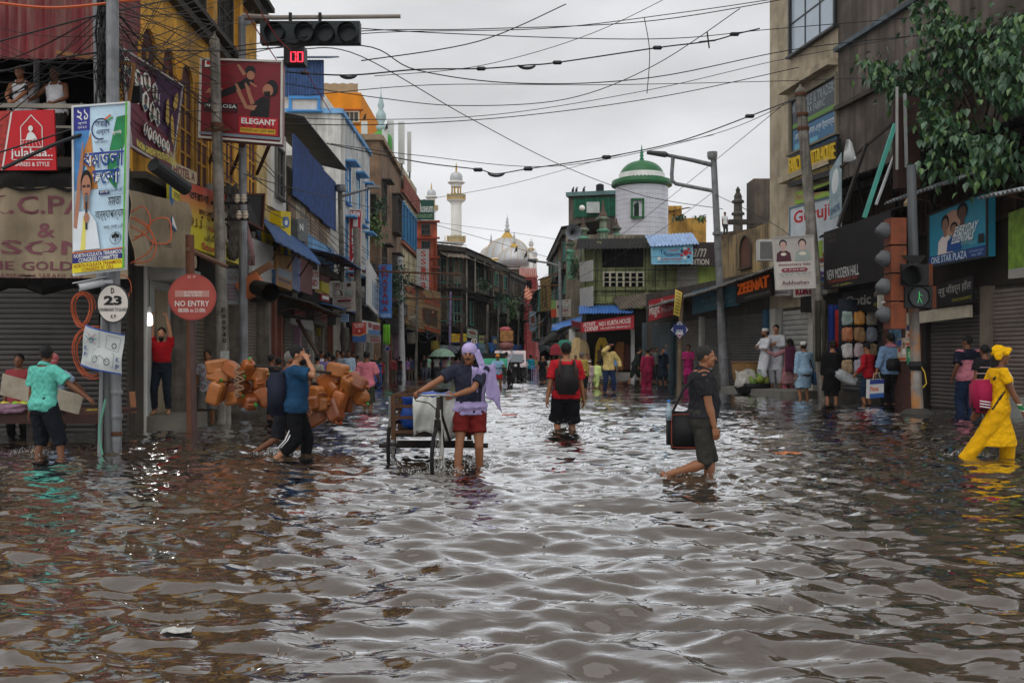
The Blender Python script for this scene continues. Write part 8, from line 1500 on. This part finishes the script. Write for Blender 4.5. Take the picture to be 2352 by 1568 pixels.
# ---- far vehicles
vx=XX(1172,52);t=thing('van','pale pink van standing in the flood behind porter','van',(vx,53,0))
def prof(name,pts,x0,x1,mat):mb=MB();mb.prism([(x0,y,z)for y,z in pts],(x1-x0,0,0));return mb.build(name,mat,t)
PV=M('#b9a5a5',rough=.35,var=.15,spec=.5);prof('body',[(52,.1),(52,.75),(52.25,.9),(52.7,1.4),(53.2,1.55),(55.5,1.55),(55.6,.1)],vx-.85,vx+.85,PV);mb=MB();mb.obox((vx,52.44,1.13),(.72,0,0),(0,.2,.22),(0,-.012,.012));mb.build('windscreen',M('#4a5560',rough=.1,spec=.6),t)
for s in(-1,1):MB().ell((vx+s*.62,52.0,.62),(.14,.05,.09),10).build('headlight',M('#c9cdd0',rough=.15),t,True);MB().tube([(vx+s*.7-.1,52.6,.1),(vx+s*.7+.1,52.6,.1)],.3,16).build('wheel',TYRE,t)
MB().box((vx,51.97,.3),(1.5,.1,.18)).build('bumper',BLACK,t)
def scoot(x,d,face,lab,col,name='scooter',cat='scooter'):
    base=V((XX(x,d),d,0));t=thing(name,lab,cat,base);q=Matrix.Rotation(R(face),3,'Z');f=lambda a,b,c:base+q@V((a,b,c));m=M(col,rough=.3,var=.15,spec=.5)
    for b in(-.6,.6):wheel(t,f(0,b,.1),.27,q@V((1,0,0)),8,.06,GREYM,.06)
    MB().obox(f(0,.35,.38),q@V((.15,0,0)),q@V((0,.45,.05)),V((0,0,.2))).build('rear_body',m,t);MB().obox(f(0,-.5,.5),q@V((.2,0,0)),q@V((0,.05,-.1)),V((0,-.02,.36))).build('front_shield',m,t);MB().obox(f(0,.3,.64),q@V((.13,0,0)),q@V((0,.4,0)),V((0,0,.06))).build('seat',BLACK,t);MB().tube([f(-.32,-.45,.92),f(0,-.5,.86),f(.32,-.45,.92)],.025).build('handlebar',BLACK,t);MB().ell(f(0,-.56,.78),(.1,.06,.08),10).build('headlight',M('#c9c9c4',rough=.2),t,True);MB().obox(f(0,-.1,.2),q@V((.16,0,0)),q@V((0,.35,0)),V((0,0,.04))).build('floorboard',BLACK,t);MB().obox(f(0,.82,.42),q@V((.1,0,0)),q@V((0,.005,0)),V((0,0,.06))).build('number_plate',M('#b5b5b0'),t)
    for s in(-1,1):MB().ell(f(s*.36,-.42,1.02),(.05,.02,.04),8).build('mirror',BLACK,t,True)
scoot(1206,53.5,20,'white scooter parked beside turquoise shirted man','#b9bcbe');scoot(1620,37.5,160,'black scooter parked by the street lamp foot','#17181a');scoot(1193,49,-20,'dark bicycle like motorbike before pale van','#1a1b1d','motorbike','motorbike');scoot(1258,62,10,'row end motorbike deep in narrow street','#25262a','motorbike','motorbike');scoot(856,38.5,170,'blue domed scooter beside grey pole','#234a8c')
# ---- umbrellas, wire racks, baskets, cloth goods
for x,y,r,d_,c1,lab in((1016,808,30,60,'#8fae98','mint green patterned stall umbrella'),(1086,815,30,65,'#5d6468','grey stall umbrella beside rickshaw')):
    k=d_/FOC;p=W(x,y-8,d_);t=thing('umbrella',lab,'umbrella',p);MB().lathe([(r*k,-.5),(r*k*.8,-.25),(r*k*.45,-.06),(.02,.02)],p,16).build('canopy',CL(c1,var=.4),t);MB().cyl(p+V((0,0,.12)),V((p.x,p.y,-.2)),.03).build('shaft',GREYM,t)
t=thing('wire_rack','stack of purple wire racks beside man in black','rack',W(1231,878,46));k=46/FOC;mb=MB()
for i in range(6):
    for yy in(0,.3):mb.bar(W(1221+i*4,839,46+yy),W(1221+i*4,880,46+yy),.018);mb.bar(W(1221,840+i*8,46+yy),W(1242,840+i*8,46+yy),.018)
mb.build('wires',M('#8a7fa8',rough=.5),t);MB().box(W(1231,861,46.15),(.02,.3,.8)).build('divider',M('#8a7fa8'),t)
t=thing('wicker_basket','large round wicker basket behind the coconuts','basket',W(1722,850,34.5));p=W(1722,852,34.5);MB().lathe([(.56,-.32),(.62,0),(.64,.32),(.6,.34),(.58,0),(.5,-.3)],p,24).build('weave',M('#8a6842',rough=.9,var=.5,sc=14,bump=.9,bsc=40),t);MB().lathe([(.62,0),(.66,.03),(.62,.06)],p+V((0,0,.28)),24).build('rim',M('#6a4c30',rough=.9),t);MB().box(p+V((0,.1,-.7)),(.7,.5,.75)).build('stand',DKW,t)
t=thing('coconut_tray','dark tray holding the green coconuts','tray',W(1726,893,33));MB().lathe([(.5,-.15),(.62,.1),(.6,.2),(.52,.16),(.0,.1)],W(1728,893,33),18).build('basket',BLACK,t)
for i in range(16):a=i*2.4;r=.12*math.sqrt(i)*1.05;q=Matrix.Rotation(i,3,'X')@Matrix.Rotation(i*1.7,3,'Y');o=MB().ell(W(1728,888,33)+V((r*math.cos(a),r*.6*math.sin(a),.15+.3*(1-r/.55))),(.13,.13,.17),10,q).build('coconut',M(['#5f7a2c','#7a8a34','#6a8238'][i%3],rough=.5,var=.35,sc=5),None,True);tag(o,'green coconut heaped in the dark tray','coconut','green coconuts by the street lamp')
tarp('sack_cloth','dirty white sack cloth draped beside the coconuts',[[W(1688+i*9+3*math.sin(j),850+j*9+4*math.sin(i*1.4),32.8-.05*j+.08*math.sin(i*2))for i in range(6)]for j in range(5)],CL('#a39f98',var=.4),cat='cloth')
t=thing('cloth_rack','hanging rack of packed folded cloth bundles at stall','rack',W(1975,850,27.2));kid(t,'back_board',MB().box((0,.12,1.05),(1.12,.04,1.9)),M('#161d28',rough=.8));cols_=['#9a8468','#a8a4b0','#5a2a34','#b5b2b0','#a8989c','#7a6a54','#a3684a','#8a6a48','#6a6f78','#8a9a94','#b07a3c','#7d7468']
for r_ in range(4):
    for c_ in range(3):o=sack('packed_cloth','%s packed cloth bundle in rack, row %d from the bottom'%(['tan','pale grey','dark red','off white','mauve grey','olive brown','copper','brown','slate','sage','orange','dust grey'][(r_*3+c_)],r_+1),W(1946+c_*28,842-r_*37,27.1),(.15,.07,.2),M(cols_[r_*3+c_],rough=.25,var=.3,sc=6,bump=.5,bsc=12),r_*3+c_)
for x,y0,y1,d_,cl,lab in((1915,700,830,27.8,'#1c2f6a','navy saree hanging behind tilted pole'),(1931,712,800,27.7,'#a82a24','red and orange garment hanging beside cloth rack'),(1885,690,830,27.9,'#3d3a30','olive shawl hanging left of tilted pole'),(888,745,790,46,'#6fae34','lime green shirt hanging on west shop')):
    p=W(x,y0,d_);hh=(y1-y0)/FOC*d_;rows=[[p+V((-.16+.32*i/8,.05*math.sin(i*1.7),-hh*j/5))for i in range(9)]for j in range(6)];tarp('hanging_cloth',lab,rows,CL(cl),cat='clothing')
for i,(x,y,d_,s,cl,lab)in enumerate(((1170,957,0,.16,'#c44a34','red and white wrapper floating in mid street'),(1810,1048,0,.16,'#b0683c','orange wrapper floating near woman in yellow'),(680,1187,0,.07,'#7a4034','brown scrap floating below tricycle'),(405,1465,0,.07,'#b5b5b0','white paper corner poking out of the water'),(1980,940,0,.08,'#a8a8a4','white foam scrap near signal pole'),(800,1040,0,.05,'#3a5aa0','tiny blue scrap on the dark water'),(1330,1170,0,.05,'#c9c4b8','tiny pale scrap in foreground water'),(790,940,0,.14,'#5a3a34','dark floating rag near pink shirted man'))):
    dd=DW(y);p=V((XX(x,dd),dd,.02));mb=MB();rows=[[p+V((s*(a-2)*.5+.01*math.sin(b*3),s*(b-1)*.4,.012+s*.18*math.sin(a*1.9+b*2.1+i)**2))for a in range(5)]for b in range(4)];mb.sheet(rows,.004);o=mb.build('floating_litter',M(cl,rough=.5,var=.5,sc=30));tag(o,lab,'litter')
# specks of flotsam, splash drops and froth
mb=MB();rs=random.Random(21)
for i in range(260):y=880+680*rs.random()**1.3;dd=DW(y);p=V((XX(rs.uniform(-50,2400),dd),dd,.012));s=rs.uniform(.002,.009);mb.obox(p,(s,s*.3,0),(-s*.2,s*.7,0),(0,0,.004+.008*rs.random()))
o=mb.build('flotsam',M('#9a9288',rough=.7,var=.6,sc=3));tag(o,'specks of litter and leaves drifting on the flood water','flotsam',kind='stuff')
mb=MB()
for x,y,n,sp,up in((1278,985,900,.42,.5),(1300,990,300,.35,.22),(1075,1062,420,.34,.12),(1005,1085,200,.25,.1),(650,1043,260,.3,.1),(1555,1092,260,.3,.09),(75,1040,160,.3,.1),(2225,1048,160,.25,.08),(830,944,80,.25,.1),(1490,894,60,.3,.1),(2005,950,60,.3,.1),(2225,948,60,.3,.15)):
    dd=DW(y);cx=XX(x,dd)
    for i in range(n):
        a=rs.gauss(0,sp*.6);b=rs.gauss(0,sp*.5);h=up*rs.random()**2*math.exp(-(a*a)/(sp*sp));s=rs.uniform(.003,.009)*(1.4 if h<.02 else 1);p=V((cx+a-(h*.5 if x==1278 else 0),dd+b,.015+h));mb.add([p+V((s,0,0)),p+V((-s,0,0)),p+V((0,s,0)),p+V((0,-s,0)),p+V((0,0,s)),p+V((0,0,-s))],[(0,2,4),(2,1,4),(1,3,4),(3,0,4),(2,0,5),(1,2,5),(3,1,5),(0,3,5)])
o=mb.build('splash_drops',M('#a9a9a6',rough=.08,var=.1,spec=.8));tag(o,'drops and froth splashed up by wading legs','splash',kind='stuff')
# ---- fig tree growing from the dark house, and plants on the far roofs
def leafmesh(L=.2,Wd=.13):return MB().add([(0,0,0),(-Wd*.5,L*.35,.012),(Wd*.5,L*.35,.012),(0,L*.35,-.012),(-Wd*.38,L*.65,-.005),(Wd*.38,L*.65,-.005),(0,L*.65,-.02),(0,L*1.15,-.05)],[(0,1,3),(0,3,2),(1,4,6,3),(3,6,5,2),(4,7,6),(6,7,5)])
rs=random.Random(5);t=thing('fig_tree','wild fig tree growing out of the dark house wall','tree',W(2230,400,23.5));br=MB();tips=[]
LM=[M(c_,rough=.35,var=.35,sc=5.,spec=.5)for c_ in('#3a5c38','#2f5036','#55743c','#426044')]
for x0,y0,x1,y1 in((2260,330,2030,170),(2260,330,2000,150),(2200,250,2340,150),(2230,200,2330,60),(2200,300,2150,390),(2240,330,2280,330),(2150,250,2090,240),(2250,320,2150,60),(2250,300,2060,210),(2250,260,2180,100),(2260,280,2310,120),(2250,350,2130,260),(2270,330,2330,80),(2250,380,2120,330),(2260,380,2070,320),(2270,370,2240,400),(2280,380,2320,380),(2250,300,2110,130),(2260,240,2220,60),(2280,300,2345,200),(2250,350,2170,290),(2200,120,2120,10)):
    a=FR.P(*FR.px(x0,y0,.1),.1);o_=.5+rs.random();e=FR.P(*FR.px(x1,y1,o_),o_);m_=a.lerp(e,.5)+V((0,0,.15+.3*rs.random()));pts=[a.lerp(m_,k/4).lerp(m_.lerp(e,k/4),k/4)for k in range(5)];br.tube(pts,[.035,.028,.02,.014,.008],6);tips+=[(pts[2],.32),(pts[3],.42),(pts[4],.36),(pts[4].lerp(pts[3],.5),.45)]
br.build('branches',M('#4a3a2c',rough=.9,var=.4),t);lv=[leafmesh(.2*k,.14*k).build('l',LM[i]).data for i,k in enumerate((1.,.8,.9,1.15))]
for o in[o for o in bpy.data.objects if o.name.split('.')[0]=='l']:bpy.data.objects.remove(o)
rest=[MB()for _ in range(4)];n=0;tl_=t.location.copy()
for k in range(3300):
    c_,r=tips[rs.randrange(len(tips))];p=c_+V((rs.gauss(0,r*.62),rs.gauss(0,r*.5),rs.gauss(0,r*.5)));q=Matrix.Rotation(rs.uniform(0,6.28),3,'Z')@Matrix.Rotation(R(rs.gauss(-48,24)),3,'X');i=rs.randrange(4)
    if k%11==0 and n<300:n+=1;o=bpy.data.objects.new('leaf',lv[i]);COL.objects.link(o);o.parent=t;o.location=p-tl_+V((0,-.12,0));o.rotation_euler=q.to_euler()
    else:rest[i].add([p+q@v.co for v in lv[i].vertices],[tuple(f.vertices)for f in lv[i].polygons])
for i in range(4):o=rest[i].build('foliage',LM[i],t);o['kind']='stuff'
def shrub(x,y,d_,rx,ry,n,lab,ls=.22,seed=1):
    rs=random.Random(seed);p=W(x,y,d_);k=d_/FOC;t=thing('roof_plant',lab,'plant',p);br=MB();mb=MB()
    for i in range(9):a=rs.uniform(-1,1);e=p+V((a*rx*k*.8,rs.uniform(-.3,.2),rs.uniform(-.6,1)*ry*k));br.tube([p,p.lerp(e,.5)+V((0,0,.1)),e],[.02,.015,.006],5)
    lm=leafmesh(ls,ls*.6)
    for i in range(n):
        a,b,r=rs.uniform(0,6.28),rs.uniform(-1,1),rs.random()**.5;cl=.55+.45*math.sin(a*3+b*4+seed);c_=p+V((rx*k*r*math.cos(a)*cl,.35*r*math.sin(a),ry*k*b*cl));q=Matrix.Rotation(rs.uniform(0,6.28),3,'Z')@Matrix.Rotation(R(rs.gauss(-35,30)),3,'X');mb.add([c_+q@V(v)for v in lm.v],lm.f)
    
    br.build('stems',DARK,t);o=mb.build('foliage',LM[seed%4],t);o['kind']='stuff'
for i,a in enumerate(((910,650,50.5,38,52,420,'bright green tree growing between blue tall sign and tan sign'),(865,525,49.4,28,40,260,'creeper hanging on the brown house gable'),(870,470,49.4,20,22,120,'small creeper near top of brown house'),(833,370,56,8,25,60,'sapling on the orange house edge'),(1112,650,73,18,16,160,'weeds on the ledge of green shuttered house'),(1175,705,86,26,30,300,'overgrown fig on the narrow house by red gate'),(1150,680,82,16,14,120,'weeds on the brown house balcony'),(1318,612,57,14,26,160,'young fig below the horn loudspeaker'),(1560,497,79,18,7,90,'potted plants on ochre roof'),(1610,500,78,16,8,90,'leafy plants at the ochre roof corner'),(858,640,45,10,14,60,'fern tuft on wall near blue tall sign'))):shrub(*a,seed=i+1,ls=.2+.004*max(0,a[2]-50))
for x,y,d_,lab in((838,273,54,'crow on the leftmost phone mast'),(888,296,56,'crow perched among phone masts'),(1316,441,72,'crow on the netted house roof edge'),(1324,441,72,'second crow on the netted house roof'),(1341,440,72,'third crow on the netted house roof'),(1186,577,150,'bird perched on the front dome'),(1208,590,150,'bird on flank of the main dome')):
    p=W(x,y,d_);k=d_/60*.9;t=thing('crow',lab,'bird',p);kid(t,'body',MB().ell((0,0,.12*k),(.09*k,.07*k,.16*k),8).ell((.05*k,0,.3*k),(.05*k,.05*k,.06*k),8).tube([(.08*k,0,.3*k),(.15*k,0,.29*k)],[.02*k,.004]).tube([(-.05*k,0,.05*k),(-.14*k,0,-.12*k)],[.05*k,.02*k]),BLACK)
# ================================================================ finish: turn the gathered body and cloth volumes into continuous surfaces
PEND=globals().get('PEND',[])
if PEND:
    dg=bpy.context.evaluated_depsgraph_get()
    for o,amp,fr in PEND:
        me=bpy.data.meshes.new_from_object(o.evaluated_get(dg));old=o.data;o.modifiers.clear()
        for m in old.materials:
            if len(me.materials)<len(old.materials):me.materials.append(m)
        
        n=len(me.vertices);co=np.zeros(n*3);me.vertices.foreach_get('co',co);co=co.reshape(-1,3)
        if amp:
            no=np.zeros(n*3);me.vertices.foreach_get('normal',no);no=no.reshape(-1,3);s=sum(map(ord,o.parent.name))if o.parent else 0
            x,y,z=co[:,0]*fr,co[:,1]*fr,co[:,2]*fr
            w=np.sin(x*1.1+1.7*np.sin(z*.9+s)+s)*np.sin(z*1.3+1.2*np.sin(y*1.1+x*.8))+.5*np.sin(z*2.3+2.2*np.sin(x*1.6+s)+y*1.2)
            co=co+no*(w*amp)[:,None]
        
        me.vertices.foreach_set('co',co.ravel());me.polygons.foreach_set('use_smooth',[True]*len(me.polygons));me.update()
        o.data=me;me.name=o.name
# humid air along the street
mb=MB();mb.box((0,150,12),(240,420,27));hz_=mb.build('haze',None);hz_.data.materials.clear();hz_['kind']='stuff';hz_['label']='thin humid haze filling the street';hz_['category']='haze'
hm2=bpy.data.materials.new('haze_air');hm2.use_nodes=True;T=hm2.node_tree;T.nodes.remove(T.nodes['Principled BSDF']);pv=T.nodes.new('ShaderNodeVolumePrincipled');pv.inputs['Color'].default_value=(.86,.88,.9,1);pv.inputs['Density'].default_value=.0003;pv.inputs['Anisotropy'].default_value=.2;T.links.new(pv.outputs[0],T.nodes['Material Output'].inputs['Volume']);hz_.data.materials.append(hm2)
print('objects',len(bpy.data.objects),'tris',sum(len(o.data.polygons)*2 for o in bpy.data.objects if o.type=='MESH'))
